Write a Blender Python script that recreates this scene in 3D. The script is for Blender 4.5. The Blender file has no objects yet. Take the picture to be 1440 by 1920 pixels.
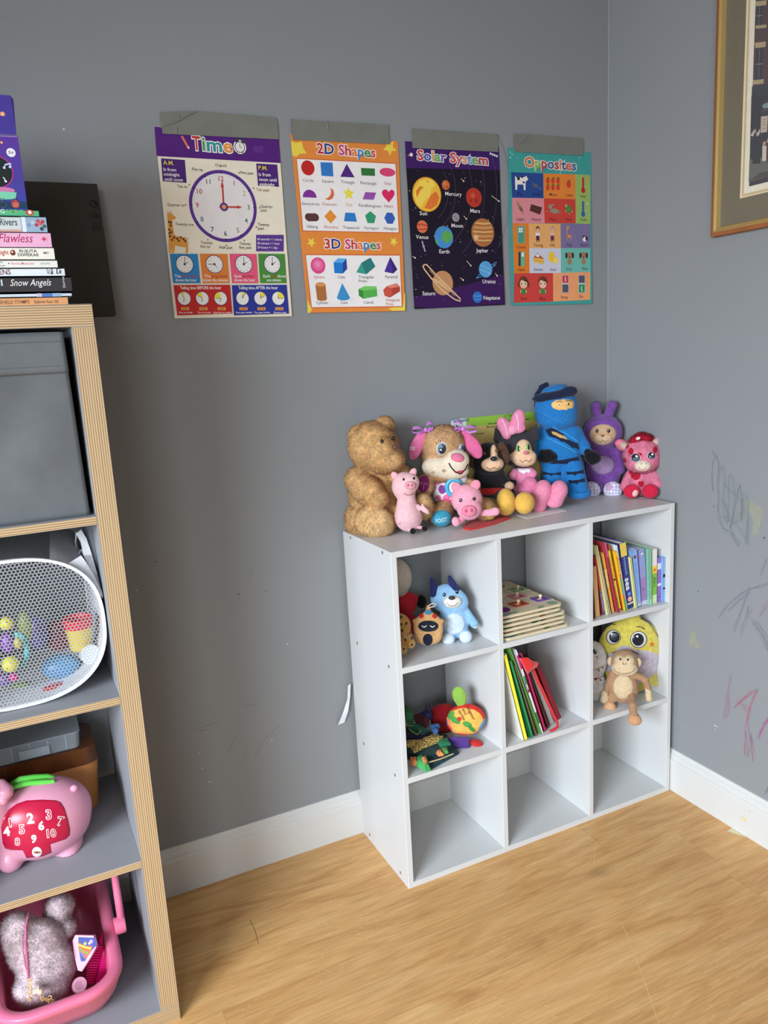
import bpy, bmesh, math, random
import numpy as np
from mathutils import Vector, Matrix, geometry
from mathutils.bvhtree import BVHTree

random.seed(7)
rng = np.random.default_rng(11)
scene = bpy.context.scene
COLL = scene.collection

# ------------------------------------------------------------------ camera
CAM = np.array([-1.69368, -1.91169, 1.35429])
YAW, PITCH, ROLL, FPX = 0.44194, 0.20006, -0.05557, 1473.24     # FPX: focal length in pixels of a 1440 x 1920 picture
_cy, _sy, _cp, _sp = math.cos(YAW), math.sin(YAW), math.cos(PITCH), math.sin(PITCH)
FWD = np.array([_sy * _cp, _cy * _cp, -_sp])
_r0 = np.array([_cy, -_sy, 0.0])
_u0 = np.cross(_r0, FWD)
RIGHT = math.cos(ROLL) * _r0 + math.sin(ROLL) * _u0
UP = -math.sin(ROLL) * _r0 + math.cos(ROLL) * _u0
cd = bpy.data.cameras.new('camera')
cd.sensor_fit = 'VERTICAL'
cd.sensor_height = 36.0
cd.lens = FPX * 36.0 / 1920.0
cd.clip_start = 0.02
cam = bpy.data.objects.new('camera', cd)
COLL.objects.link(cam)
cam.matrix_world = Matrix(((RIGHT[0], UP[0], -FWD[0], CAM[0]), (RIGHT[1], UP[1], -FWD[1], CAM[1]),
                           (RIGHT[2], UP[2], -FWD[2], CAM[2]), (0, 0, 0, 1)))
scene.camera = cam

# ------------------------------------------------------------------ world, window light, exposure
scene.view_settings.view_transform = 'Standard'
scene.view_settings.look = 'None'
scene.view_settings.gamma = 1.0
scene.view_settings.use_curve_mapping = False
scene.view_settings.exposure = 0.12
scene.cycles.use_denoising = True
scene.cycles.max_bounces = 10
scene.cycles.diffuse_bounces = 3
scene.cycles.transparent_max_bounces = 12
world = bpy.data.worlds.new('sky')
scene.world = world
world.use_nodes = True
world.node_tree.nodes['Background'].inputs['Color'].default_value = (0.78, 0.88, 1.0, 1)
world.node_tree.nodes['Background'].inputs['Strength'].default_value = 1.0

ROOM_X0, ROOM_Y0, ROOM_Z1 = -3.95, -4.4, 2.45
WIN_Y0, WIN_Y1, WIN_Z0, WIN_Z1 = -3.4, -1.6, 1.0, 2.3


def area(name, loc, aim, sx, sy, power, col, spread=180.0):
    ld = bpy.data.lights.new(name, 'AREA')
    ld.shape = 'RECTANGLE'
    ld.size, ld.size_y, ld.energy, ld.color = sx, sy, power, col
    ld.spread = math.radians(spread)
    o = bpy.data.objects.new(name, ld)
    COLL.objects.link(o)
    o.location = loc
    o.rotation_euler = (Vector(aim) - Vector(loc)).to_track_quat('-Z', 'Y').to_euler()
    return o


# daylight coming in through the window of the left wall
area('window_daylight', (ROOM_X0 + 0.03, (WIN_Y0 + WIN_Y1) / 2, (WIN_Z0 + WIN_Z1) / 2), (-0.45, -0.6, -0.1),
     WIN_Y1 - WIN_Y0 - 0.1, WIN_Z1 - WIN_Z0 - 0.1, 57.0, (0.83, 0.94, 1.06), 84.0)
# daylight of the second window, in the wall behind the camera
area('rear_window_daylight', (-2.9, ROOM_Y0 + 0.03, 1.55), (-0.8, -0.6, 0.1), 1.1, 1.2, 15.0, (0.9, 0.96, 1.02), 100.0)


# ------------------------------------------------------------------ pixel helpers (frame 1440 x 1920)
def ray(x, y):
    d = FWD + RIGHT * ((x - 720.0) / FPX) - UP * ((y - 960.0) / FPX)
    return d / np.linalg.norm(d)


def hit(x, y, axis, val):
    d = ray(x, y)
    return CAM + d * ((val - CAM[axis]) / d[axis])


def hit_plane(x, y, p0, n):
    d = ray(x, y)
    return CAM + d * (np.dot(np.asarray(p0) - CAM, n) / np.dot(d, n))


def V(a):
    return Vector((float(a[0]), float(a[1]), float(a[2])))


# ------------------------------------------------------------------ colour and materials
def lin(c):
    c = [min(max(v / 255.0, 0.0), 1.0) for v in c[:3]]
    return tuple(v / 12.92 if v <= 0.04045 else ((v + 0.055) / 1.055) ** 2.4 for v in c)


MATS = {}


def _new(name):
    m = bpy.data.materials.new(name)
    m.use_nodes = True
    nt = m.node_tree
    return m, nt, nt.nodes['Principled BSDF']


def N(nt, kind, **kw):
    n = nt.nodes.new(kind)
    for k, v in kw.items():
        if k in n.inputs:
            n.inputs[k].default_value = v
        else:
            setattr(n, k, v)
    return n


def mat(kind):
    """Materials that take their colour from the mesh's 'Col' attribute, each with its own procedural surface."""
    if kind in MATS:
        return MATS[kind]
    rough, nscale, namt, bump, bscale, sheen, spec = {
        'paper': (0.62, 30, 0.03, 0.0, 0, 0, 0.3), 'ink': (0.6, 60, 0.04, 0.0, 0, 0, 0.3),
        'card': (0.5, 40, 0.04, 0.02, 300, 0, 0.35), 'gloss': (0.28, 20, 0.03, 0.0, 0, 0, 0.5),
        'plush': (0.95, 90, 0.16, 0.35, 650, 0.35, 0.1), 'felt': (0.95, 120, 0.10, 0.2, 900, 0.15, 0.1),
        'fur': (0.85, 60, 0.22, 0.2, 500, 0.15, 0.15), 'fabric': (0.9, 70, 0.10, 0.15, 1100, 0.1, 0.15),
        'wood': (0.55, 35, 0.08, 0.05, 200, 0, 0.3), 'plastic': (0.32, 12, 0.02, 0.0, 0, 0, 0.45),
        'white': (0.42, 9, 0.008, 0.0, 160, 0, 0.35), 'metal': (0.3, 30, 0.05, 0, 0, 0, 0.5),
        'satin': (0.35, 50, 0.12, 0.05, 300, 0.3, 0.4), 'bin': (0.55, 14, 0.10, 0.12, 60, 0, 0.4),
        'duct': (0.5, 25, 0.06, 0.05, 500, 0, 0.4),
    }[kind]
    m, nt, b = _new(kind)
    at = N(nt, 'ShaderNodeAttribute', attribute_name='Col')
    tc = N(nt, 'ShaderNodeTexCoord')
    nz = N(nt, 'ShaderNodeTexNoise', Scale=nscale, Detail=3.0)
    nt.links.new(tc.outputs['Object'], nz.inputs['Vector'])
    mr = N(nt, 'ShaderNodeMapRange')
    mr.inputs['From Min'].default_value, mr.inputs['From Max'].default_value = 0.3, 0.7
    mr.inputs['To Min'].default_value, mr.inputs['To Max'].default_value = 1 - namt, 1 + namt
    nt.links.new(nz.outputs['Fac'], mr.inputs['Value'])
    mx = N(nt, 'ShaderNodeVectorMath', operation='SCALE')
    nt.links.new(at.outputs['Color'], mx.inputs[0])
    nt.links.new(mr.outputs['Result'], mx.inputs['Scale'])
    nt.links.new(mx.outputs['Vector'], b.inputs['Base Color'])
    b.inputs['Roughness'].default_value = rough
    b.inputs['Specular IOR Level'].default_value = spec
    if kind == 'metal':
        b.inputs['Metallic'].default_value = 1.0
    if sheen:
        b.inputs['Sheen Weight'].default_value = sheen
        b.inputs['Sheen Roughness'].default_value = 0.5
    if bump:
        n2 = N(nt, 'ShaderNodeTexNoise', Scale=bscale, Detail=2.0)
        nt.links.new(tc.outputs['Object'], n2.inputs['Vector'])
        bp = N(nt, 'ShaderNodeBump', Strength=bump, Distance=0.004)
        nt.links.new(n2.outputs['Fac'], bp.inputs['Height'])
        nt.links.new(bp.outputs['Normal'], b.inputs['Normal'])
    if kind == 'fur':                       # thin hairs let light through
        tr = N(nt, 'ShaderNodeBsdfTranslucent')
        nt.links.new(mx.outputs['Vector'], tr.inputs['Color'])
        mxs = N(nt, 'ShaderNodeMixShader')
        mxs.inputs['Fac'].default_value = 0.38
        nt.links.new(b.outputs[0], mxs.inputs[1])
        nt.links.new(tr.outputs[0], mxs.inputs[2])
        nt.links.new(mxs.outputs[0], nt.nodes['Material Output'].inputs['Surface'])
    MATS[kind] = m
    return m


def clear_mat(name, col, rough=0.08, alpha=0.35, trans=0.0, spec=0.5):
    if name in MATS:
        return MATS[name]
    m, nt, b = _new(name)
    b.inputs['Base Color'].default_value = (*lin(col), 1)
    b.inputs['Roughness'].default_value = rough
    b.inputs['Alpha'].default_value = alpha
    b.inputs['Transmission Weight'].default_value = trans
    b.inputs['Specular IOR Level'].default_value = spec
    MATS[name] = m
    return m


# ------------------------------------------------------------------ mesh builder
class MB:
    def __init__(s):
        s.v, s.f, s.c, s.n = [], [], [], 0

    def add(s, verts, faces, col):
        """col: one sRGB colour, or a list with one per vertex of this piece."""
        verts = np.asarray(verts, float).reshape(-1, 3)
        b = s.n
        s.v.append(verts)
        s.n += len(verts)
        per = isinstance(col, list) or (isinstance(col, np.ndarray) and col.ndim == 2)
        lc = None if per else lin(col)
        for f in faces:
            s.f.append([b + i for i in f])
            if per:
                s.c.extend([tuple(col[i]) for i in f])      # per-vertex colours arrive linear
            else:
                s.c.extend([lc] * len(f))
        return s

    def quad(s, a, b, c, d, col):
        return s.add([a, b, c, d], [(0, 1, 2, 3)], col)

    def box(s, lo, hi, col, bev=0.0, seg=2, M=None):
        bm = bmesh.new()
        bmesh.ops.create_cube(bm, size=1.0)
        lo, hi = np.asarray(lo, float), np.asarray(hi, float)
        for v in bm.verts:
            v.co = V((lo + hi) / 2 + np.array(v.co) * (hi - lo))
        if bev:
            bmesh.ops.bevel(bm, geom=bm.edges[:], offset=bev, segments=seg, affect='EDGES', profile=0.5)
        return s.bm(bm, col, M)

    def bm(s, bm, col, M=None):
        bm.verts.index_update()
        vs = [(M @ v.co if M is not None else v.co)[:] for v in bm.verts]
        fs = [[v.index for v in f.verts] for f in bm.faces]
        bm.free()
        return s.add(vs, fs, col)

    def prism(s, pts, d, col):
        """closed outline pts (3-D, coplanar, CCW seen from the front) pushed back by vector d."""
        pts = [np.asarray(p, float) for p in pts]
        n = len(pts)
        d = np.asarray(d, float)
        vs = pts + [p + d for p in pts]
        fs = [list(range(n)), list(range(2 * n - 1, n - 1, -1))]
        fs += [[i, i + n, (i + 1) % n + n, (i + 1) % n] for i in range(n)]
        return s.add(vs, fs, col)

    def tube(s, pts, r, col, seg=8, closed=False, flat=None):
        pts = [np.asarray(p, float) for p in pts]
        n = len(pts)
        rs = r if hasattr(r, '__len__') else [r] * n
        vs, prev = [], None
        for i, p in enumerate(pts):
            a = pts[(i - 1) % n] if (closed or i > 0) else p
            b = pts[(i + 1) % n] if (closed or i < n - 1) else p
            t = b - a
            t = t / (np.linalg.norm(t) + 1e-12)
            if prev is None:
                h = np.array([0, 0, 1.0]) if abs(t[2]) < 0.9 else np.array([1.0, 0, 0])
                u = np.cross(t, h)
            else:
                u = prev - t * np.dot(prev, t)
            u /= np.linalg.norm(u) + 1e-12
            w = np.cross(t, u)
            prev = u
            for k in range(seg):
                an = 2 * math.pi * k / seg
                vs.append(p + rs[i] * (math.cos(an) * u + math.sin(an) * w))
        fs = []
        for i in range(n if closed else n - 1):
            j = (i + 1) % n
            for k in range(seg):
                l = (k + 1) % seg
                fs.append([i * seg + k, i * seg + l, j * seg + l, j * seg + k])
        if not closed:
            fs.append(list(range(seg))[::-1])
            fs.append([(n - 1) * seg + k for k in range(seg)])
        return s.add(vs, fs, col)

    def lathe(s, prof, axis_o, axis_d, col, seg=24, ref=None):
        """prof: (radius, height) pairs along the axis."""
        o, d = np.asarray(axis_o, float), np.asarray(axis_d, float)
        d = d / np.linalg.norm(d)
        h = np.array([0, 0, 1.0]) if abs(d[2]) < 0.9 else np.array([1.0, 0, 0])
        u = np.cross(d, h); u /= np.linalg.norm(u)
        w = np.cross(d, u)
        vs, fs = [], []
        for r, z in prof:
            for k in range(seg):
                a = 2 * math.pi * k / seg
                vs.append(o + d * z + max(r, 1e-5) * (math.cos(a) * u + math.sin(a) * w))
        for i in range(len(prof) - 1):
            for k in range(seg):
                l = (k + 1) % seg
                fs.append([i * seg + k, i * seg + l, (i + 1) * seg + l, (i + 1) * seg + k])
        fs.append(list(range(seg))[::-1])
        fs.append([(len(prof) - 1) * seg + k for k in range(seg)])
        return s.add(vs, fs, col)

    def ball(s, c, r, col, R=None, seg=16, rings=10):
        r = np.array([r, r, r] if not hasattr(r, '__len__') else r, float)
        vs, fs = [], []
        for i in range(rings + 1):
            t = math.pi * i / rings
            for k in range(seg):
                a = 2 * math.pi * k / seg
                p = np.array([math.sin(t) * math.cos(a), math.sin(t) * math.sin(a), math.cos(t)]) * r
                vs.append(np.asarray(c) + (R @ p if R is not None else p))
        for i in range(rings):
            for k in range(seg):
                l = (k + 1) % seg
                fs.append([i * seg + k, (i + 1) * seg + k, (i + 1) * seg + l, i * seg + l])
        return s.add(vs, fs, col)

    def build(s, name, material, parent=None, smooth=False, extra=None):
        vs = np.concatenate(s.v) if s.v else np.zeros((0, 3))
        off = np.array(parent.location) if parent is not None else None
        if off is not None:
            p = parent.parent
            vs = vs - off - (np.array(p.location) if p is not None else 0)
        me = bpy.data.meshes.new(name)
        me.from_pydata(vs.tolist(), [], s.f)
        at = me.color_attributes.new('Col', 'FLOAT_COLOR', 'CORNER')
        cc = np.ones((len(s.c), 4), np.float32)
        cc[:, :3] = np.array(s.c, np.float32).reshape(-1, 3)
        if len(cc) == len(at.data):
            at.data.foreach_set('color', cc.ravel())
        me.materials.append(material if not isinstance(material, str) else mat(material))
        for m in extra or []:
            me.materials.append(m)
        if smooth:
            me.polygons.foreach_set('use_smooth', [True] * len(me.polygons))
            if smooth != 'all':
                try:
                    me.set_sharp_from_angle(angle=math.radians(40))
                except Exception:
                    pass
        me.validate()
        me.update()
        o = bpy.data.objects.new(name, me)
        COLL.objects.link(o)
        if parent is not None:
            o.parent = parent
        return o


def thing(name, label, cat, loc, group=None):
    o = bpy.data.objects.new(name, None)
    o.empty_display_size = 0.05
    COLL.objects.link(o)
    o.location = V(loc)
    return tag(o, label, cat, group)


def tag(o, label, cat, group=None):
    o['label'] = label
    o['category'] = cat
    if group:
        o['group'] = group
    return o


def struct(o):
    o['kind'] = 'structure'
    return o
# ================================================================== SETTING
def noise_wall_mat(name, col, namt=0.03):
    m, nt, b = _new(name)
    tc = N(nt, 'ShaderNodeTexCoord')
    n1 = N(nt, 'ShaderNodeTexNoise', Scale=1.6, Detail=5.0)
    n2 = N(nt, 'ShaderNodeTexNoise', Scale=420.0, Detail=2.0)
    nt.links.new(tc.outputs['Object'], n1.inputs['Vector'])
    nt.links.new(tc.outputs['Object'], n2.inputs['Vector'])
    cr = N(nt, 'ShaderNodeValToRGB')
    c = np.array(lin(col))
    cr.color_ramp.elements[0].position, cr.color_ramp.elements[1].position = 0.3, 0.7
    cr.color_ramp.elements[0].color = (*(c * (1 - namt)), 1)
    cr.color_ramp.elements[1].color = (*(c * (1 + namt)), 1)
    nt.links.new(n1.outputs['Fac'], cr.inputs['Fac'])
    nt.links.new(cr.outputs['Color'], b.inputs['Base Color'])
    bp = N(nt, 'ShaderNodeBump', Strength=0.06, Distance=0.002)
    nt.links.new(n2.outputs['Fac'], bp.inputs['Height'])
    nt.links.new(bp.outputs['Normal'], b.inputs['Normal'])
    b.inputs['Roughness'].default_value = 0.55
    b.inputs['Specular IOR Level'].default_value = 0.3
    return m


def floor_mat():
    m, nt, b = _new('oak_laminate')
    L = nt.links.new
    tc = N(nt, 'ShaderNodeTexCoord')
    sp = N(nt, 'ShaderNodeSeparateXYZ')
    L(tc.outputs['Object'], sp.inputs[0])

    def M(op, a, b_=None):
        n = N(nt, 'ShaderNodeMath', operation=op)
        for i, q in enumerate((a, b_)):
            if q is None:
                continue
            if isinstance(q, (int, float)):
                n.inputs[i].default_value = q
            else:
                L(q, n.inputs[i])
        return n.outputs[0]
    row = M('FLOOR', M('DIVIDE', M('ADD', sp.outputs['Y'], 0.06), 0.192))
    wn = N(nt, 'ShaderNodeTexWhiteNoise', noise_dimensions='1D')
    L(row, wn.inputs['W'])
    xs = M('ADD', sp.outputs['X'], M('MULTIPLY', wn.outputs['Value'], 5.0))
    colm = M('FLOOR', M('DIVIDE', xs, 1.28))
    wn2 = N(nt, 'ShaderNodeTexWhiteNoise', noise_dimensions='2D')
    cb0 = N(nt, 'ShaderNodeCombineXYZ')
    L(row, cb0.inputs[0]); L(colm, cb0.inputs[1]); L(cb0.outputs[0], wn2.inputs['Vector'])
    pid = M('ADD', M('MULTIPLY', row, 3.7), M('MULTIPLY', colm, 9.1))
    cb = N(nt, 'ShaderNodeCombineXYZ')
    L(M('MULTIPLY', sp.outputs['X'], 1.0), cb.inputs[0])
    L(M('MULTIPLY', sp.outputs['Y'], 7.0), cb.inputs[1])
    L(pid, cb.inputs[2])
    n1 = N(nt, 'ShaderNodeTexNoise', Scale=2.2, Detail=8.0, Roughness=0.6, Distortion=1.6)
    L(cb.outputs[0], n1.inputs['Vector'])
    cbf = N(nt, 'ShaderNodeCombineXYZ')
    L(M('MULTIPLY', sp.outputs['X'], 5.0), cbf.inputs[0])
    L(M('MULTIPLY', sp.outputs['Y'], 90.0), cbf.inputs[1])
    L(pid, cbf.inputs[2])
    n2 = N(nt, 'ShaderNodeTexNoise', Scale=2.2, Detail=4.0, Roughness=0.6)
    L(cbf.outputs[0], n2.inputs['Vector'])
    # rings round a few knots
    cbk = N(nt, 'ShaderNodeCombineXYZ')
    L(M('MULTIPLY', sp.outputs['X'], 2.2), cbk.inputs[0])
    L(M('MULTIPLY', sp.outputs['Y'], 5.2), cbk.inputs[1])
    vo = N(nt, 'ShaderNodeTexVoronoi', Scale=1.0)
    vo.inputs['Randomness'].default_value = 0.9
    dst = N(nt, 'ShaderNodeVectorMath', operation='ADD')
    nd = N(nt, 'ShaderNodeTexNoise', Scale=9.0, Detail=2.0)
    L(tc.outputs['Object'], nd.inputs['Vector'])
    sc_ = N(nt, 'ShaderNodeVectorMath', operation='SCALE')
    sc_.inputs['Scale'].default_value = 0.16
    L(nd.outputs['Color'], sc_.inputs[0])
    L(cbk.outputs[0], dst.inputs[0]); L(sc_.outputs[0], dst.inputs[1])
    L(dst.outputs[0], vo.inputs['Vector'])
    knot = N(nt, 'ShaderNodeMapRange')
    for k, v in (('From Min', 0.02), ('From Max', 0.13), ('To Min', 1.0), ('To Max', 0.0)):
        knot.inputs[k].default_value = v
    L(vo.outputs['Distance'], knot.inputs['Value'])
    cr = N(nt, 'ShaderNodeValToRGB')
    els = cr.color_ramp.elements
    els[0].position, els[0].color = 0.30, (*lin(FLOOR_C[0]), 1)
    els[1].position, els[1].color = 0.72, (*lin(FLOOR_C[2]), 1)
    e = els.new(0.5); e.color = (*lin(FLOOR_C[1]), 1)
    L(n1.outputs['Fac'], cr.inputs['Fac'])
    fine = N(nt, 'ShaderNodeMapRange')
    for k, v in (('From Min', 0.32), ('From Max', 0.66), ('To Min', 0.82), ('To Max', 1.06)):
        fine.inputs[k].default_value = v
    L(n2.outputs['Fac'], fine.inputs['Value'])
    tone = M('MULTIPLY', fine.outputs[0], M('ADD', 0.94, M('MULTIPLY', wn2.outputs['Value'], 0.12)))
    tone = M('MULTIPLY', tone, M('SUBTRACT', 1.0, M('MULTIPLY', knot.outputs[0], 0.32)))
    # seams between boards
    fy = M('FRACT', M('DIVIDE', M('ADD', sp.outputs['Y'], 0.06), 0.192))
    fx = M('FRACT', M('DIVIDE', xs, 1.28))
    seam = M('MAXIMUM', M('LESS_THAN', fy, 0.006), M('LESS_THAN', fx, 0.0009))
    tone = M('MULTIPLY', tone, M('SUBTRACT', 1.0, M('MULTIPLY', seam, 0.22)))
    mul = N(nt, 'ShaderNodeVectorMath', operation='SCALE')
    L(cr.outputs['Color'], mul.inputs[0]); L(tone, mul.inputs['Scale'])
    # pale specks and scratches worn into the boards
    vs = N(nt, 'ShaderNodeTexVoronoi', Scale=75.0)
    L(tc.outputs['Object'], vs.inputs['Vector'])
    nm = N(nt, 'ShaderNodeTexNoise', Scale=3.0, Detail=2.0)
    L(tc.outputs['Object'], nm.inputs['Vector'])
    speck = M('MULTIPLY', M('LESS_THAN', vs.outputs['Distance'], 0.16), M('GREATER_THAN', nm.outputs['Fac'], 0.54))
    mx = N(nt, 'ShaderNodeMix', data_type='RGBA')
    L(M('MULTIPLY', speck, 0.30), mx.inputs[0])
    L(mul.outputs[0], mx.inputs[6])
    mx.inputs[7].default_value = (*lin((232, 214, 180)), 1)
    L(mx.outputs[2], b.inputs['Base Color'])
    b.inputs['Roughness'].default_value = 0.42
    b.inputs['Specular IOR Level'].default_value = 0.4
    bp = N(nt, 'ShaderNodeBump', Strength=0.12, Distance=0.001)
    L(n2.outputs['Fac'], bp.inputs['Height'])
    L(bp.outputs['Normal'], b.inputs['Normal'])
    return m


FLOOR_C = [(196, 142, 84), (220, 168, 106), (232, 186, 126)]
WALL_C = (143, 146, 148)
wall_m = noise_wall_mat('grey_wall_paint', WALL_C, 0.025)
ceil_m = noise_wall_mat('white_ceiling_paint', (238, 238, 236), 0.01)
gloss_m = noise_wall_mat('white_gloss_paint', (214, 214, 210), 0.03)
gloss_m.node_tree.nodes['Principled BSDF'].inputs['Roughness'].default_value = 0.3

TH = 0.12
struct(MB().box((ROOM_X0 - TH, ROOM_Y0 - TH, -0.1), (TH, TH, 0.0), FLOOR_C[1]).build('floor', floor_mat()))
struct(MB().box((ROOM_X0 - TH, ROOM_Y0 - TH, ROOM_Z1), (TH, TH, ROOM_Z1 + 0.1), (238, 238, 236)).build('ceiling', ceil_m))
wall_back = struct(MB().box((ROOM_X0 - TH, 0, 0), (TH, TH, ROOM_Z1), WALL_C).build('wall_back', wall_m))
wall_right = struct(MB().box((0, ROOM_Y0, 0), (TH, 0, ROOM_Z1), WALL_C).build('wall_right', wall_m))
wf = MB()
RW = (-3.5, -2.3, 0.9, 2.2)
wf.box((ROOM_X0 - TH, ROOM_Y0 - TH, 0), (RW[0], ROOM_Y0, ROOM_Z1), WALL_C)
wf.box((RW[1], ROOM_Y0 - TH, 0), (TH, ROOM_Y0, ROOM_Z1), WALL_C)
wf.box((RW[0], ROOM_Y0 - TH, 0), (RW[1], ROOM_Y0, RW[2]), WALL_C)
wf.box((RW[0], ROOM_Y0 - TH, RW[3]), (RW[1], ROOM_Y0, ROOM_Z1), WALL_C)
struct(wf.build('wall_front', wall_m))
wl = MB()
wl.box((ROOM_X0 - TH, ROOM_Y0, 0), (ROOM_X0, WIN_Y0, ROOM_Z1), WALL_C)
wl.box((ROOM_X0 - TH, WIN_Y1, 0), (ROOM_X0, 0, ROOM_Z1), WALL_C)
wl.box((ROOM_X0 - TH, WIN_Y0, 0), (ROOM_X0, WIN_Y1, WIN_Z0), WALL_C)
wl.box((ROOM_X0 - TH, WIN_Y0, WIN_Z1), (ROOM_X0, WIN_Y1, ROOM_Z1), WALL_C)
struct(wl.build('wall_left', wall_m))
glass_m = clear_mat('window_glass', (235, 242, 245), 0.02, 0.12)


def window(name, lo, hi, axis):
    """frame and pane filling the opening lo..hi (a box in the wall); axis: the wall's normal axis."""
    root = struct(bpy.data.objects.new(name, None))
    COLL.objects.link(root)
    lo, hi = np.array(lo, float), np.array(hi, float)
    mid = (lo[axis] + hi[axis]) / 2
    h = 1 - axis
    fr = MB()
    t = 0.05
    a, b = lo.copy(), hi.copy()
    a[axis], b[axis] = mid - 0.03, mid + 0.03
    def bar(h0, h1, z0, z1):
        p, q = a.copy(), b.copy()
        p[h], q[h], p[2], q[2] = h0, h1, z0, z1
        fr.box(p, q, (240, 240, 238), 0.004)
    bar(lo[h], lo[h] + t, lo[2], hi[2]); bar(hi[h] - t, hi[h], lo[2], hi[2])
    bar(lo[h], hi[h], lo[2], lo[2] + t); bar(lo[h], hi[h], hi[2] - t, hi[2])
    m_ = (lo[h] + hi[h]) / 2
    bar(m_ - t / 2, m_ + t / 2, lo[2], hi[2])
    fr.build('window_frame', 'white', root)
    g = MB()
    p, q = a.copy(), b.copy()
    p[axis], q[axis] = mid - 0.004, mid + 0.004
    g.box(p, q, (235, 240, 242))
    g.build('pane', glass_m, root)


window('window_1', (ROOM_X0 - TH, WIN_Y0, WIN_Z0), (ROOM_X0, WIN_Y1, WIN_Z1), 0)
window('window_2', (RW[0], ROOM_Y0 - TH, RW[2]), (RW[1], ROOM_Y0, RW[3]), 1)

# baseboards: a moulded profile (depth, height) run along the wall
PROF = [(0.0, 0.0), (0.0177, 0.0), (0.0177, 0.096), (0.0165, 0.1), (0.0135, 0.102), (0.0135, 0.109), (0.0115, 0.114), (0.0075, 0.1185),
        (0.0068, 0.1245), (0.005, 0.1286), (0.0, 0.1286)]


def baseboard(name, p, q, nrm):
    p, q, nrm = np.array(p, float), np.array(q, float), np.array(nrm, float)
    n = len(PROF)
    vs = [p + nrm * d + np.array([0, 0, z]) for d, z in PROF] + [q + nrm * d + np.array([0, 0, z]) for d, z in PROF]
    fs = [[i, (i + 1) % n, (i + 1) % n + n, i + n] for i in range(n)] + [list(range(n))[::-1], list(range(n, 2 * n))]
    o = MB().add(vs, fs, (232, 232, 228)).build(name, gloss_m)
    bm = bmesh.new(); bm.from_mesh(o.data)
    bmesh.ops.recalc_face_normals(bm, faces=bm.faces[:]); bm.to_mesh(o.data); bm.free()
    return struct(o)


bb_back = baseboard('baseboard_back', (ROOM_X0, 0, 0), (0, 0, 0), (0, -1, 0))
bb_right = baseboard('baseboard_right', (0, 0, 0), (0, ROOM_Y0, 0), (-1, 0, 0))
baseboard('baseboard_left', (ROOM_X0, ROOM_Y0, 0), (ROOM_X0, 0, 0), (1, 0, 0))
baseboard('baseboard_front', (0, ROOM_Y0, 0), (ROOM_X0, ROOM_Y0, 0), (0, 1, 0))
# ================================================================== SHELVING
XK, YK, HK, TK, TS = -1.52785, 0.4211, 1.465, 0.038, 0.016
CELL = 0.335
WK = 2 * CELL + TS + 2 * TK                 # two columns wide; the left column is outside the picture
XL, WS, HS, DS, GAP, T = -0.92044, 0.89783, 0.89405, 0.28652, 0.01459, 0.015


def stripe_mat(name, axis):
    m, nt, b = _new(name)
    L = nt.links.new
    tc = N(nt, 'ShaderNodeTexCoord')
    mp = N(nt, 'ShaderNodeMapping')
    s = [6.0, 6.0, 6.0]
    s[axis] = 260.0
    mp.inputs['Scale'].default_value = s
    L(tc.outputs['Object'], mp.inputs['Vector'])
    nz = N(nt, 'ShaderNodeTexNoise', Scale=1.0, Detail=2.0, Roughness=0.4)
    L(mp.outputs[0], nz.inputs['Vector'])
    sp = N(nt, 'ShaderNodeSeparateXYZ')
    L(tc.outputs['Object'], sp.inputs[0])
    sn = N(nt, 'ShaderNodeMath', operation='MULTIPLY')
    sn.inputs[1].default_value = 2 * math.pi / 0.0041
    L(sp.outputs[axis], sn.inputs[0])
    ad = N(nt, 'ShaderNodeMath', operation='MULTIPLY_ADD')
    L(nz.outputs['Fac'], ad.inputs[0]); ad.inputs[1].default_value = 2.2; L(sn.outputs[0], ad.inputs[2])
    si = N(nt, 'ShaderNodeMath', operation='SINE')
    L(ad.outputs[0], si.inputs[0])
    cr = N(nt, 'ShaderNodeValToRGB')
    e = cr.color_ramp.elements
    e[0].position, e[0].color = 0.0, (*lin((200, 170, 130)), 1)
    e[1].position, e[1].color = 1.0, (*lin((122, 98, 70)), 1)
    k = e.new(0.62); k.color = (*lin((194, 164, 122)), 1)
    mr = N(nt, 'ShaderNodeMapRange')
    mr.inputs['From Min'].default_value = -1.0
    L(si.outputs[0], mr.inputs['Value']); L(mr.outputs[0], cr.inputs['Fac'])
    L(cr.outputs['Color'], b.inputs['Base Color'])
    b.inputs['Roughness'].default_value = 0.5
    return m


grey_m = noise_wall_mat('grey_laminate', (152, 153, 157), 0.02)
edge_v = stripe_mat('ply_edge_upright', 0)
edge_h = stripe_mat('ply_edge_level', 2)


def ply_board(lo, hi, name, parent, vertical):
    """a grey board whose front (-y) edge carries the striped oak band."""
    b = MB()
    b.box(lo, hi, (152, 153, 157), 0.0006, 1)
    o = b.build(name, grey_m, parent, extra=[edge_v if vertical else edge_h])
    for p in o.data.polygons:
        if p.normal.y < -0.9:
            p.material_index = 1
    return o


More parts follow.
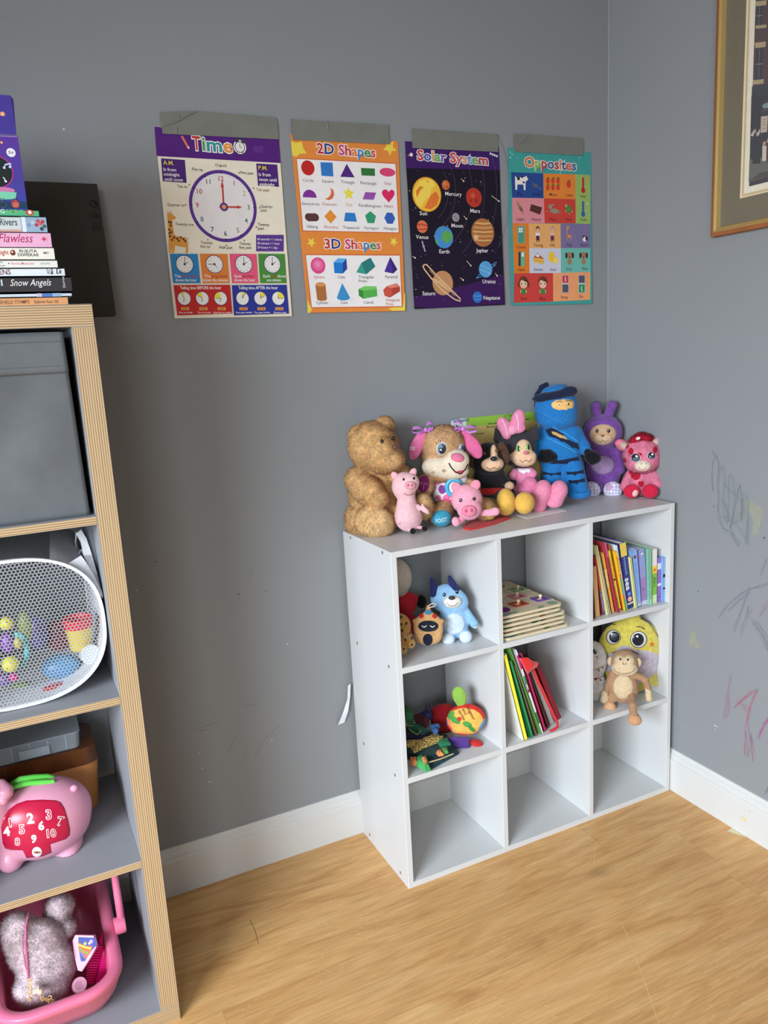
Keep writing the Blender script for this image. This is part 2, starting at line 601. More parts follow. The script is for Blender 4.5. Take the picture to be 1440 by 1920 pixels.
kal = thing('cube_shelving_unit', 'tall grey shelving unit with striped oak edges at the left of the picture', 'shelving unit',
            (XK - WK / 2, -YK / 2, 0))
yb = -0.0311
ply_board((XK - WK, -YK, HK - TK), (XK, yb, HK), 'top_board', kal, False)
ply_board((XK - WK, -YK, 0), (XK, yb, TK), 'bottom_board', kal, False)
ply_board((XK - TK, -YK, TK), (XK, yb, HK - TK), 'side_panel', kal, True)
ply_board((XK - WK, -YK, TK), (XK - WK + TK, yb, HK - TK), 'side_panel', kal, True)
xd = XK - TK - CELL
ply_board((xd - TS, -YK, TK), (xd, yb, HK - TK), 'divider', kal, True)
KZ = [TK + i * (CELL + TS) for i in range(4)]          # the surface each row stands on
KZ = [0.038, 0.389, 0.74, 1.092]
for z in KZ[1:]:
    ply_board((xd, -YK, z - TS), (XK - TK, yb, z), 'shelf_board', kal, False)
    ply_board((XK - WK + TK, -YK, z - TS), (xd - TS, yb, z), 'shelf_board', kal, False)

WHITE = (212, 212, 210)
YF = -GAP - DS
cub = thing('cube_bookcase', 'low white bookcase of nine open cubes in the corner of the room', 'bookcase', (XL + WS / 2, -GAP - DS / 2, 0))


def wbox(lo, hi, name):
    return MB().box(lo, hi, WHITE, 0.0007, 1).build(name, 'white', cub)


wbox((XL, YF, 0), (XL + T, -GAP, HS), 'side_panel')
wbox((XL + WS - T, YF, 0), (XL + WS, -GAP, HS), 'side_panel')
wbox((XL + T, YF, HS - T), (XL + WS - T, -GAP, HS), 'top_panel')
wbox((XL + T, YF, 0), (XL + WS - T, -GAP, T), 'bottom_panel')
WC = (WS - 4 * T) / 3
HC = (HS - 4 * T) / 3
for i in (1, 2):
    x = XL + T + i * WC + (i - 1) * T
    wbox((x, YF, T), (x + T, -GAP, HS - T), 'divider')
for j in (1, 2):
    z = T + j * HC + (j - 1) * T
    for i in range(3):
        x = XL + T + i * (WC + T)
        wbox((x, YF, z), (x + WC, -GAP, z + T), 'shelf')
RZ = [T, 2 * T + HC, 3 * T + 2 * HC]                   # bottom, middle and top row surfaces
# dowel covers on the left side panel
for z in (0.02, 0.3, 0.594, 0.885):
    for y in (YF + 0.045, -GAP - 0.05):
        MB().lathe([(0.0001, -0.0004), (0.0042, -0.0004), (0.0042, 0.0006), (0.0001, 0.0007)], (XL, y, z), (-1, 0, 0), (120, 118, 112), 12) \
            .build('dowel_cover', 'plastic', cub)
# ================================================================== PRINTED SURFACES
_GL = {}


def glyphs(txt, offset=0.0, shear=0.0):
    """2-D outline mesh of a text at size 1: (verts, faces)."""
    k = (txt, offset, shear)
    if k not in _GL:
        cu = bpy.data.curves.new('t', 'FONT')
        cu.body, cu.size, cu.offset, cu.shear, cu.resolution_u = txt, 1.0, offset, shear, 2
        o = bpy.data.objects.new('t', cu)
        COLL.objects.link(o)
        me = bpy.data.meshes.new_from_object(o.evaluated_get(bpy.context.evaluated_depsgraph_get()))
        _GL[k] = (np.array([v.co[:2] for v in me.vertices]).reshape(-1, 2), [list(p.vertices) for p in me.polygons])
        bpy.data.objects.remove(o)
        bpy.data.curves.remove(cu)
        bpy.data.meshes.remove(me)
    return _GL[k]


def adv(s):
    if not s:
        return 0.0
    a, b = glyphs('H' + s + 'H')[0], glyphs('HH')[0]
    return (a[:, 0].max() - a[:, 0].min()) - (b[:, 0].max() - b[:, 0].min())


CAPH = None


class Sheet:
    """A flat printed face: plane through p0 with unit normal n (towards the viewer) and in-plane unit vectors right, up.
    Positions are read off the photograph: (u, v) in a crop whose corner is (ox, oy) and whose scale is sc."""

    def __init__(s, p0, n, right, crop=(0, 0, 1.0), lift0=1.2e-4, step=8e-6):
        s.p0, s.n, s.r = np.asarray(p0, float), np.asarray(n, float), np.asarray(right, float)
        s.n /= np.linalg.norm(s.n)
        s.r -= s.n * np.dot(s.r, s.n)
        s.r /= np.linalg.norm(s.r)
        s.u = np.cross(s.n, s.r)
        s.ox, s.oy, s.sc = crop
        s.mb, s.lift, s.step = MB(), lift0, step

    def at(s, u, v, lift=0.0):
        return hit_plane(s.ox + u / s.sc, s.oy + v / s.sc, s.p0, s.n) + s.n * lift

    def _up(s):
        s.lift += s.step
        return s.lift

    def mv(s, u, v, h):
        """metres of a vertical (in the photo) length h at u, v"""
        return float(np.linalg.norm(s.at(u, v - h / 2) - s.at(u, v + h / 2)))

    def poly(s, pts, col):
        l = s._up()
        P = [s.at(*p) + s.n * l for p in pts]
        return s.poly3(P, col)

    def poly3(s, P, col):
        q = [Vector(((p - P[0]) @ s.r, (p - P[0]) @ s.u, 0)) for p in P]
        tri = geometry.tessellate_polygon([q])
        fs = []
        for t in tri:
            a, b, c = (q[i] for i in t)
            fs.append(list(t) if (b - a).cross(c - a).z > 0 else list(t)[::-1])
        s.mb.add(P, fs, col)

    def loc(s, c, pts, col):
        """outline in metres (x right, y up) about the photo point c"""
        l = s._up()
        o = s.at(*c) + s.n * l
        s.poly3([o + s.r * x + s.u * y for x, y in pts], col)

    def rect(s, u0, v0, u1, v1, col):
        return s.poly([(u0, v0), (u1, v0), (u1, v1), (u0, v1)], col)

    def disc(s, u, v, rv, col, ratio=1.0, rot=0.0, n=22, a0=0.0, a1=360.0):
        """ellipse of vertical radius rv (photo pixels), width ratio in real proportions; a0..a1: a pie slice (clockwise from noon)."""
        r = s.mv(u, v, 2 * rv) / 2
        cr, sr = math.cos(math.radians(rot)), math.sin(math.radians(rot))
        pts = []
        if a1 - a0 < 360:
            pts.append((0, 0))
        for i in range(n + (1 if a1 - a0 < 360 else 0)):
            a = math.radians(a0 + (a1 - a0) * i / n)
            x, y = r * ratio * math.sin(a), r * math.cos(a)
            pts.append((x * cr - y * sr, x * sr + y * cr))
        s.loc((u, v), pts[::-1], col)

    def ring(s, u, v, rv, w, col, ratio=1.0, rot=0.0, n=40):
        r = s.mv(u, v, 2 * rv) / 2
        ww = r * w / rv
        l = s._up()
        o = s.at(u, v) + s.n * l
        cr, sr = math.cos(math.radians(rot)), math.sin(math.radians(rot))
        vs, fs = [], []
        for i in range(n):
            a = 2 * math.pi * i / n
            for q in (r - ww, r):
                x, y = q * ratio * math.cos(a), q * math.sin(a)
                vs.append(o + s.r * (x * cr - y * sr) + s.u * (x * sr + y * cr))
            j = (i + 1) % n
            fs.append([2 * i, 2 * i + 1, 2 * j + 1, 2 * j])
        s.mb.add(vs, fs, col)

    def star(s, u, v, rv, col, n=5, inner=0.45, rot=0.0):
        r = s.mv(u, v, 2 * rv) / 2
        s.loc((u, v), [(r * (1 if i % 2 == 0 else inner) * math.sin(math.radians(rot) - math.pi * i / n),
                        r * (1 if i % 2 == 0 else inner) * math.cos(math.radians(rot) - math.pi * i / n)) for i in range(2 * n)], col)

    def ngon(s, u, v, rv, k, col, rot=0.0):
        r = s.mv(u, v, 2 * rv) / 2
        s.loc((u, v), [(-r * math.sin(math.radians(rot) + 2 * math.pi * i / k), r * math.cos(math.radians(rot) + 2 * math.pi * i / k))
                       for i in range(k)], col)

    def line(s, pts, w, col, closed=False):
        l = s._up()
        P = [s.at(*p) + s.n * l for p in pts]
        ww = s.mv(*pts[0], w) / 2
        n = len(P)
        vs, fs = [], []
        for i, p in enumerate(P):
            a, b = (P[(i - 1) % n], P[(i + 1) % n]) if closed else (P[max(i - 1, 0)], P[min(i + 1, n - 1)])
            t = b - a
            t /= np.linalg.norm(t) + 1e-12
            q = np.cross(s.n, t) * ww
            vs += [p + q, p - q]
        for i in range(n if closed else n - 1):
            j = (i + 1) % n
            fs.append([2 * i, 2 * i + 1, 2 * j + 1, 2 * j])
        s.mb.add(vs, fs, col)

    def text(s, txt, u, v, h, col, u1=None, bold=0.0, shear=0.0, align='l', right=None, up=None, vert=None):
        """baseline starts at photo point (u, v); h: capital height in photo pixels; u1: photo x (or point) where the line ends."""
        global CAPH
        if CAPH is None:
            g = glyphs('H')[0]
            CAPH = g[:, 1].max() - g[:, 1].min()
        vs, fs = glyphs(txt, bold, shear)
        if not len(vs):
            return
        r = s.r if right is None else right
        up_ = s.u if up is None else up
        x0, x1 = vs[:, 0].min(), vs[:, 0].max()
        o = s.at(u, v)
        m = (s.mv(u, v, h) if vert is None else vert) / CAPH
        kx = m
        if u1 is not None:
            e = s.at(*u1) if hasattr(u1, '__len__') else s.at(u1, v)
            d = e - o
            kx = abs(float(d @ r)) / max(x1 - x0, 1e-6)
        if align == 'c':
            x0 = (x0 + x1) / 2
        elif align == 'r':
            x0 = x1
        l = s._up()
        P = [o + r * ((x - x0) * kx) + up_ * (y * m) + s.n * l for x, y in vs]
        s.mb.add(P, fs, col)

    def title(s, txt, u, v, h, u1, cols, edge=(245, 240, 236), eb=0.075, bold=0.022):
        """one colour per letter, each with a pale rim"""
        full = glyphs(txt, 0.0)[0]
        x0, x1 = full[:, 0].min(), full[:, 0].max()
        g = glyphs('H')[0]
        cap = g[:, 1].max() - g[:, 1].min()
        o = s.at(u, v)
        kx = abs(float((s.at(u1, v) - o) @ s.r)) / (x1 - x0)
        m = s.mv(u, v, h) / cap
        for pas in (0, 1):
            l = s._up()
            k = 0
            for i, ch in enumerate(txt):
                if ch == ' ':
                    continue
                vs, fs = glyphs(ch, eb if pas == 0 else bold)
                w0 = glyphs(ch, 0.0)[0]
                cen = (w0[:, 0].min() + w0[:, 0].max()) / 2
                pre = glyphs(txt[:i + 1], 0.0)[0][:, 0].max() - (w0[:, 0].max() - cen)
                P = [o + s.r * ((pre - x0 + (x - cen)) * kx) + s.u * (y * m) + s.n * l for x, y in vs]
                s.mb.add(P, fs, edge if pas == 0 else cols[k % len(cols)])
                k += 1
# ================================================================== POSTERS
POST = {}


def poster(name, label, corners, crop, paper):
    """corners: TL, TR, BR, BL in photo pixels; the sheet hangs from its tape and stands a few millimetres off the wall at the bottom."""
    zt, zb = 1.88, 1.46
    p0, p1 = np.array([0, -0.0016, zt]), np.array([0, -0.0055, zb])
    right = np.array([1.0, 0, -0.012])
    up = p0 - p1
    n = np.cross(right, up); n /= np.linalg.norm(n)
    if n[1] > 0:
        n = -n
    ox, oy, sc = crop
    S = Sheet(p0, n, right, crop)
    P = [hit_plane(x, y, p0, n) for x, y in corners]
    S.mb.prism([P[3], P[2], P[1], P[0]], -n * 0.0004, paper)
    S.corners = P
    S.finish = lambda: tag(S.mb.build(name, 'paper'), label, 'poster', 'learning posters taped to the wall')
    return S


CREAM = (240, 230, 208)
PUR, DPUR = (84, 30, 120), (78, 36, 122)
# ---- clock poster
S = poster('clock_poster', 'cream poster about telling time with a big purple clock face', [(289.2, 236.5), (522.5, 261.5), (547.6, 593), (327.5, 597)],
           (280, 190, 4.464), CREAM)
S.poly([(42, 210), (1083, 318), (1098, 517), (62, 458)], PUR)
for k, (t, u0, u1, v) in enumerate((('T', 365, 432, 405), ('i', 447, 470, 410), ('m', 484, 610, 415), ('e', 622, 700, 425))):
    c = [(196, 54, 44), (70, 150, 60), (40, 150, 150), (236, 150, 60)][k]
    hh = 112 if t in 'Ti' else 112
    S.text(t, u0 - 6, v, hh, (250, 246, 240), u1=u1 + 6, bold=0.07)
    S.text(t, u0, v, hh, c, u1=u1, bold=0.02)
S.disc(757, 383, 58, (248, 244, 238)); S.disc(757, 383, 48, (60, 60, 66)); S.disc(757, 383, 41, (236, 232, 228))
S.disc(730, 325, 20, (60, 60, 66)); S.disc(787, 332, 20, (60, 60, 66))
S.line([(757, 383), (757, 352)], 5, (50, 50, 56)); S.line([(757, 383), (776, 388)], 5, (50, 50, 56))
S.line([(735, 425), (722, 445)], 9, (60, 60, 66)); S.line([(780, 425), (790, 447)], 9, (60, 60, 66))
S.poly([(262, 292), (280, 288), (336, 390), (332, 400), (318, 394)], (222, 120, 90)); S.poly([(318, 380), (332, 376), (336, 392), (330, 400), (322, 394)], (240, 210, 180))
S.rect(870, 375, 950, 430, (98, 46, 134))
for (a, b, c, d, t, ls) in ((97, 477, 312, 683, 'A.M.', ('Is from', 'midnight', 'until noon')), (894, 520, 1085, 716, 'P.M.', ('Is from', 'noon until', 'midnight'))):
    dv = 14 if a < 500 else 10
    S.poly([(a, b), (c - 15, b + dv), (c, d), (a + 15, d - dv)], (76, 34, 116))
    S.text(t, a + 20, b + 52, 34, (240, 220, 70), bold=0.01)
    for i, l in enumerate(ls):
        S.text(l, a + 22 + 4 * i, b + 104 + 41 * i, 27, (246, 240, 236), bold=0.012)
cx, cv, R = 620, 879, 300
S.disc(cx, cv, R, (92, 50, 140), n=64); S.disc(cx, cv, R - 28, (236, 230, 228), n=64)
rm = S.mv(cx, cv, 2) / 2
o3 = S.at(cx, cv)


def clk(r, hour):
    a = hour * math.pi / 6
    p = o3 + (S.r * math.sin(a) + S.u * math.cos(a)) * r * rm
    d = p - CAM
    z = d @ FWD
    x, y = 720 + FPX * (d @ RIGHT) / z, 960 - FPX * (d @ UP) / z
    return (x - S.ox) * S.sc, (y - S.oy) * S.sc


hc = [(40, 60, 60), (176, 50, 40), (206, 160, 90), (60, 110, 60), (50, 130, 140), (110, 150, 80), (40, 40, 46), (50, 40, 90), (50, 130, 140), (190, 60, 50), (170, 50, 44), (60, 80, 60), (176, 56, 46)]
for h in range(1, 13):
    u, v = clk(228, h)
    S.text(str(h), u, v + 19, 40, hc[h], align='c', bold=0.008)
    u, v = clk(R - 24, h); S.disc(u, v, 7, (40, 30, 70), n=10)
    u, v = clk(R + 28, h); S.disc(u, v, 6, (70, 60, 60), n=10)
for mnt in range(60):
    if mnt % 5:
        u, v = clk(R - 42, mnt / 5); S.disc(u, v, 2.5, (120, 110, 120), n=6)
S.line([(624, 920), (610, 690)], 14, (196, 60, 44)); S.poly([(596, 720), (608, 660), (622, 720)], (196, 60, 44))
S.line([(585, 884), (740, 886)], 14, (196, 60, 44)); S.poly([(735, 872), (776, 886), (735, 900)], (196, 60, 44))
S.disc(624, 884, 36, (92, 50, 140)); S.disc(624, 884, 19, (230, 160, 70))
for t, u, v, c in (("O'clock", 550, 545, (150, 90, 60)), ('Five to', 357, 578, (90, 100, 90)), ('Five past', 764, 608, (80, 76, 70)), ('Ten to', 232, 722, (70, 66, 62)),
                   ('Ten past', 895, 750, (140, 110, 70)), ('Quarter to', 150, 876, (130, 84, 60)), ('Quarter', 930, 890, (100, 110, 90)), ('past', 932, 922, (100, 110, 90)),
                   ('Twenty to', 218, 1038, (80, 76, 80)), ('Twenty', 908, 1042, (90, 80, 76)), ('past', 908, 1074, (90, 80, 76)), ('Twenty', 430, 1194, (120, 90, 60)),
                   ('five to', 428, 1226, (120, 90, 60)), ('Half past', 585, 1234, (90, 80, 76)), ('Twenty', 752, 1202, (90, 90, 70)), ('five past', 752, 1234, (90, 90, 70))):
    S.text(t, u, v, 23, c, bold=0.004)
# giraffe drawn at the left edge
gy = (226, 156, 64)
S.poly([(150, 960), (185, 965), (190, 1010), (205, 1110), (225, 1130), (300, 1140), (322, 1180), (322, 1270), (300, 1270), (308, 1225), (250, 1215), (215, 1205), (206, 1270), (188, 1270), (184, 1200), (178, 1270), (162, 1268), (160, 1100)][::-1], gy)
S.poly([(150, 935), (185, 940), (222, 975), (205, 992), (150, 985)][::-1], gy)
S.line([(158, 940), (154, 918)], 7, gy); S.line([(178, 940), (180, 920)], 7, gy)
for u, v in ((165, 1010), (178, 1040), (166, 1075), (184, 1095), (172, 1130), (206, 1140), (190, 1160), (232, 1150), (262, 1140), (246, 1168), (284, 1155), (168, 1105), (180, 1015), (300, 1170)):
    S.disc(u, v, 11, (112, 62, 30), n=7)
S.line([(300, 1140), (328, 1155)], 4, (160, 110, 60))
S.rect(892, 1118, 1122, 1256, (94, 56, 142))
for i, t in enumerate(('60 seconds = 1 minute', '60 minutes = 1 hour', '24 hours = 1 day')):
    S.text(t, 903, 1162 + 35 * i, 19, (236, 230, 236), u1=1108 - 18 * i, bold=0.01)
HA = ((0, 2), (9, 4.7), (0, 2), (0, 2))
for k, (a, c, a2, c2, col, l1, l1b, l1c, l2) in enumerate((
        (170, 403, 198, 428, (46, 132, 190), 'The ', 'short hand', '', 'shows the hour'), (420, 652, 446, 670, (226, 130, 56), 'The ', 'long hand', '', 'shows the minutes'),
        (668, 894, 690, 910, (232, 90, 124), 'Each ', 'number', '', 'shows the hour'), (908, 1130, 926, 1146, (74, 142, 58), 'Each ', 'tick', ' shows', 'one minute'))):
    S.poly([(a, 1276), (c, 1278), (c2, 1522), (a2, 1522)], col)
    u = (a + c) / 2 + 8
    S.disc(u, 1364, 77, (70, 50, 100), n=32); S.disc(u, 1364, 71, (238, 234, 230), n=32)
    for h in range(12):
        an = h * math.pi / 6
        S.disc(u + 54 * math.sin(an), 1364 - 60 * math.cos(an), 4, (130, 110, 130), n=6)
    for q, (hh, ln) in enumerate(zip(HA[k], (58, 36))):
        an = hh * math.pi / 6
        S.line([(u, 1364), (u + ln * 0.9 * math.sin(an), 1364 - ln * math.cos(an))], 5, (70, 60, 80))
    S.disc(u, 1364, 10, (60, 50, 60), n=10)
    x = a + (40 if k < 2 else 44)
    S.text(l1, x, 1475, 24, (246, 236, 230), bold=0.01)
    x2 = x + (60 if k < 2 else 66)
    S.text(l1b, x2, 1475, 24, (170, 50, 40), bold=0.01)
    if l1c:
        S.text('shows', x2 + 52, 1475, 24, (246, 236, 230), bold=0.01)
    S.text(l2, a + (48 if k == 0 else 28 if k == 1 else 44 if k == 2 else 72), 1508, 24, (246, 240, 236), u1=a + (225 if k == 0 else 238 if k == 1 else 216 if k == 2 else 192), bold=0.01)
for (a, c, a2, c2, col, t1, t2, t3, cells, uu) in (
        (200, 673, 233, 692, (196, 40, 36), 'Telling time ', 'BEFORE', ' the hour', (('6:55', 'Five to seven', 330, 360), ('6:50', 'Ten to seven', 300, 360), ('6:45', 'Quarter to seven', 270, 360)), (290, 442, 595)),
        (688, 1146, 706, 1166, (44, 54, 150), 'Telling time ', 'AFTER', ' the hour', (('12:05', 'Five past twelve', 0, 30), ('12:10', 'Ten past twelve', 0, 60), ('12:15', 'Quarter past', 0, 90)), (778, 928, 1077))):
    S.poly([(a, 1540), (c, 1536), (c2, 1776), (a2, 1792)], col)
    S.text(t1 + t2 + t3, a + 56, 1574, 25, (246, 240, 236), u1=c - 72, bold=0.014)
    for (lab, cap, a0, a1), u in zip(cells, uu):
        S.disc(u, 1650, 59, (70, 60, 100), n=28); S.disc(u, 1650, 54, (240, 238, 234), n=28)
        S.disc(u, 1650, 53, (244, 224, 70), a0=a0, a1=a1, n=8)
        S.line([(u, 1650), (u + 44 * math.sin(math.radians(a1 if a0 == 0 else a0)), 1650 - 50 * math.cos(math.radians(a1 if a0 == 0 else a0)))], 4, (90, 70, 100))
        S.line([(u, 1650), (u - 4, 1680)] if a0 else [(u, 1650), (u, 1622)], 5, (60, 50, 60))
        S.rect(u - 26, 1724, u + 42, 1749, (232, 160, 80))
        S.text(lab, u + 8, 1745, 17, (110, 60, 30), align='c', bold=0.01)
        S.text(cap, u + 14, 1775, 15, (244, 236, 232), align='c', bold=0.01)
        if cap.startswith('Quarter past'):
            S.text('twelve', u + 14, 1792, 12, (244, 236, 232), align='c', bold=0.01)
POST['clock'] = S
S.finish()

# ---- shapes poster
S = poster('shapes_poster', 'orange bordered poster of 2D and 3D shapes with yellow stars', [(543.9, 250.5), (746.5, 265.5), (760, 583), (577.5, 586.5)],
           (530, 200, 4.684), (232, 140, 62))
YS = (240, 214, 80)
S.poly([(72, 300), (120, 318), (165, 302), (180, 360), (208, 412), (150, 412), (120, 443), (84, 430)][::-1], YS)
S.star(940, 360, 76, YS, rot=180)
S.poly([(215, 1690), (235, 1740), (262, 1768), (240, 1812), (218, 1810)][::-1], YS); S.poly([(1068, 1640), (1076, 1640), (1076, 1790), (960, 1792), (930, 1770), (1060, 1750)][::-1], YS)
S.title('2D Shapes', 305, 408, 88, 812, [(196, 44, 44), (44, 60, 130), (200, 60, 110), (206, 50, 50), (230, 120, 60), (54, 140, 200), (60, 140, 70), (214, 80, 70)])
S.title('3D Shapes', 372, 1244, 82, 860, [(196, 44, 44), (44, 60, 130), (200, 60, 110), (206, 50, 50), (230, 120, 60), (54, 140, 200), (60, 140, 70), (214, 80, 70)])
S.star(252, 1192, 46, YS, rot=175); S.star(975, 1186, 44, YS, rot=175)
PWH = (243, 238, 236)
S.poly([(118, 450), (996, 496), (1026, 1112), (174, 1094)], (206, 90, 50)); S.poly([(124, 458), (990, 503), (1019, 1105), (180, 1087)], PWH)
S.poly([(196, 1296), (1034, 1300), (1052, 1760), (250, 1770)], (206, 90, 50)); S.poly([(203, 1304), (1028, 1308), (1045, 1752), (256, 1762)], PWH)
S.disc(221, 538, 66, (196, 38, 34)); S.poly([(331, 488), (438, 492), (446, 614), (340, 607)], (52, 122, 196)); S.poly([(562, 502), (632, 622), (506, 616)], (80, 40, 126))
S.poly([(687, 538), (809, 544), (811, 609), (692, 604)], (52, 116, 56)); S.disc(920, 576, 38, (222, 70, 116), ratio=2.15)
S.disc(238, 798, 68, (130, 50, 150), a0=-90, a1=90, n=14)
S.poly([(418, 710), (446, 735), (452, 775), (436, 808), (404, 822), (370, 808), (398, 800), (420, 775), (426, 745)][::-1], (228, 108, 62))
S.star(580, 764, 62, (240, 226, 70)); S.poly([(725, 750), (820, 755), (800, 818), (702, 814)], (158, 84, 172))
S.poly([(932, 842), (884, 790), (870, 762), (876, 736), (898, 726), (918, 732), (930, 750), (942, 734), (962, 728), (980, 744), (983, 770), (970, 796)], (222, 44, 98))
S.disc(226, 970, 34, (90, 56, 52)); S.disc(288, 973, 34, (90, 56, 52)); S.rect(222, 937, 290, 1007, (90, 56, 52))
S.poly([(419, 904), (473, 968), (423, 1028), (365, 964)], (232, 148, 54)); S.poly([(550, 930), (634, 934), (652, 1011), (538, 1006)], (44, 126, 200))
S.ngon(772, 976, 58, 5, (50, 158, 110)); S.ngon(940, 980, 56, 6, (56, 96, 180), rot=30)
g_ = (96, 92, 100)
for t, u, v, u1, c in (('Circle', 178, 657, 271, (150, 80, 74)), ('Square', 344, 664, 447, g_), ('Triangle', 513, 672, 632, g_), ('Rectangle', 684, 680, 823, g_), ('Oval', 892, 686, 952, (190, 90, 90)),
                       ('Semicircle', 167, 862, 322, g_), ('Crescent', 346, 866, 474, (190, 100, 80)), ('Star', 555, 872, 617, (222, 180, 110)), ('Parallelogram', 668, 878, 864, g_), ('Heart', 892, 884, 970, (190, 90, 100)),
                       ('Oblong', 211, 1064, 308, (90, 80, 80)), ('Rhombus', 365, 1068, 488, (206, 120, 80)), ('Trapezoid', 529, 1072, 670, g_), ('Pentagon', 716, 1076, 843, (120, 140, 120)), ('Hexagon', 888, 1080, 1000, g_),
                       ('Sphere', 276, 1508, 366, (210, 110, 130)), ('Cube', 484, 1508, 547, g_), ('Triangular', 666, 1508, 803, (90, 100, 100)), ('Prism', 668, 1543, 740, (90, 100, 100)), ('Pyramid', 902, 1507, 1006, g_),
                       ('Cylinder', 295, 1735, 402, g_), ('Cone', 510, 1733, 569, g_), ('Cuboid', 711, 1731, 796, (90, 110, 90)), ('Hexagonal', 908, 1710, 1026, (200, 110, 80)), ('Prism', 908, 1746, 974, (200, 110, 80))):
    S.text(t, u, v, 25, c, u1=u1, bold=0.006)
S.disc(310, 1396, 72, (226, 76, 138)); S.disc(308, 1390, 50, (236, 110, 160)); S.disc(306, 1384, 26, (242, 140, 180))
S.poly([(446, 1368), (528, 1372), (528, 1466), (454, 1462)], (30, 124, 206)); S.poly([(446, 1368), (486, 1332), (558, 1334), (528, 1372)], (90, 176, 234)); S.poly([(528, 1372), (558, 1334), (566, 1424), (528, 1466)], (40, 70, 160))
S.poly([(646, 1456), (690, 1372), (734, 1472)], (60, 158, 140)); S.poly([(690, 1372), (770, 1326), (814, 1404), (734, 1472)], (44, 124, 122))
S.poly([(944, 1320), (970, 1466), (892, 1450)], (76, 50, 150)); S.poly([(944, 1320), (1006, 1430), (970, 1466)], (54, 34, 110))
S.poly([(286, 1565), (374, 1560), (388, 1690), (302, 1694)], (176, 110, 60)); S.disc(345, 1692, 14, (176, 110, 60), ratio=3.3); S.disc(331, 1562, 20, (222, 150, 90), ratio=2.3)
S.poly([(522, 1550), (592, 1680), (474, 1680)], (62, 146, 204)); S.disc(533, 1680, 22, (62, 146, 204), ratio=2.8)
S.poly([(664, 1602), (706, 1616), (708, 1688), (668, 1660)], (60, 140, 60)); S.poly([(706, 1616), (826, 1604), (830, 1664), (708, 1688)], (86, 178, 76)); S.poly([(664, 1602), (720, 1576), (822, 1578), (826, 1604), (706, 1616)], (120, 204, 100))
S.ngon(926, 1626, 52, 6, (206, 84, 66), rot=12); S.poly([(912, 1578), (1000, 1550), (1028, 1580), (1030, 1622), (938, 1678), (962, 1640), (950, 1590)][::-1], (180, 66, 54)); S.poly([(912, 1578), (1000, 1550), (1028, 1580), (950, 1596)], (226, 128, 110))
S.finish()

# ---- planets poster
S = poster('planets_poster', 'dark purple poster of the solar system with labelled planets', [(759.3, 264.8), (934.5, 275), (946.8, 571.5), (777, 579.5)],
           (750, 220, 5.052), (30, 16, 44))
S.poly([(47, 226), (935, 276), (945, 500), (58, 480)], (62, 26, 100))
S.poly([(58, 482), (945, 502), (962, 1150), (106, 1150)], (24, 16, 34)); S.poly([(106, 1150), (962, 1150), (972, 1480), (125, 1520)], (27, 16, 40))
S.poly([(560, 1540), (974, 1490), (985, 1765), (300, 1810), (136, 1790), (128, 1680)], (58, 20, 84)); S.poly([(100, 1150), (960, 1150), (976, 1490), (400, 1650), (128, 1700)], (26, 15, 40))
S.title('Solar System', 168, 402, 92, 830, [(206, 54, 60), (60, 90, 180), (226, 160, 80), (90, 170, 80), (120, 80, 170), (206, 54, 60), (214, 90, 90), (226, 160, 110), (80, 150, 200), (100, 160, 90), (190, 54, 54)], edge=(240, 230, 230))
og = (96, 84, 116)
for ru, n0, n1 in ((330, 55, 140), (420, 55, 150), (620, 65, 150), (770, 60, 140), (920, 60, 130), (1080, 60, 120)):
    S.line([(200 + ru * 0.78 * math.sin(math.radians(a)), 700 - ru * 1.0 * math.cos(math.radians(a))) for a in range(n0, n1 + 1, 5)], 3, og)
S.disc(254, 731, 166, (196, 130, 40), n=36); S.disc(254, 731, 159, (246, 190, 60), n=36)
S.poly([(195, 600), (250, 585), (300, 590), (340, 640), (300, 680), (280, 750), (230, 790), (200, 860), (160, 820), (132, 740), (140, 680)], (250, 216, 90))
for c, pts in (((226, 130, 40), [(150, 700), (185, 650), (205, 665), (180, 720), (160, 760)]), ((232, 120, 50), [(290, 740), (340, 700), (372, 760), (350, 830), (290, 872), (230, 860), (260, 800)]), ((220, 140, 60), [(200, 650), (222, 660), (200, 690)]), ((226, 130, 40), [(250, 600), (268, 598), (262, 626)])):
    S.poly(pts, c)
S.disc(433, 642, 46, (206, 104, 56)); S.disc(425, 630, 14, (226, 140, 90)); S.disc(447, 660, 12, (176, 80, 40))
S.disc(700, 760, 92, (186, 56, 40), n=30); S.disc(690, 740, 26, (214, 84, 60)); S.disc(722, 790, 20, (160, 40, 30)); S.disc(670, 790, 14, (160, 40, 30))
S.disc(528, 948, 43, (150, 146, 150)); S.disc(520, 940, 9, (124, 120, 126)); S.disc(540, 962, 8, (124, 120, 126))
S.disc(210, 1036, 60, (222, 120, 76)); S.line([(160, 1020), (200, 1012), (256, 1030)], 16, (196, 64, 44)); S.line([(165, 1058), (210, 1064), (256, 1054)], 12, (196, 64, 44))
S.disc(415, 1136, 106, (72, 142, 206), n=32)
for pts in ([(400, 1100), (440, 1070), (480, 1090), (498, 1130), (470, 1180), (430, 1190), (392, 1150)], [(338, 1150), (360, 1170), (352, 1210), (335, 1180)], [(370, 1060), (400, 1045), (395, 1075)]):
    S.poly(pts, (92, 170, 80))
S.disc(784, 1092, 134, (176, 110, 60), n=36)
for v, w, c in ((1000, 18, (222, 172, 112)), (1040, 22, (206, 150, 92)), (1080, 14, (226, 180, 120)), (1120, 22, (206, 148, 90)), (1160, 12, (226, 180, 120))):
    e = 96 * math.sqrt(max(0, 1 - ((v - 1092) / 134) ** 2))
    S.line([(786 - e, v), (786, v + 8), (786 + e * 0.96, v + 4)], w, c)
S.disc(720, 1136, 20, (222, 190, 140), ratio=1.4)
S.disc(405, 1570, 116, (196, 140, 96), n=32)
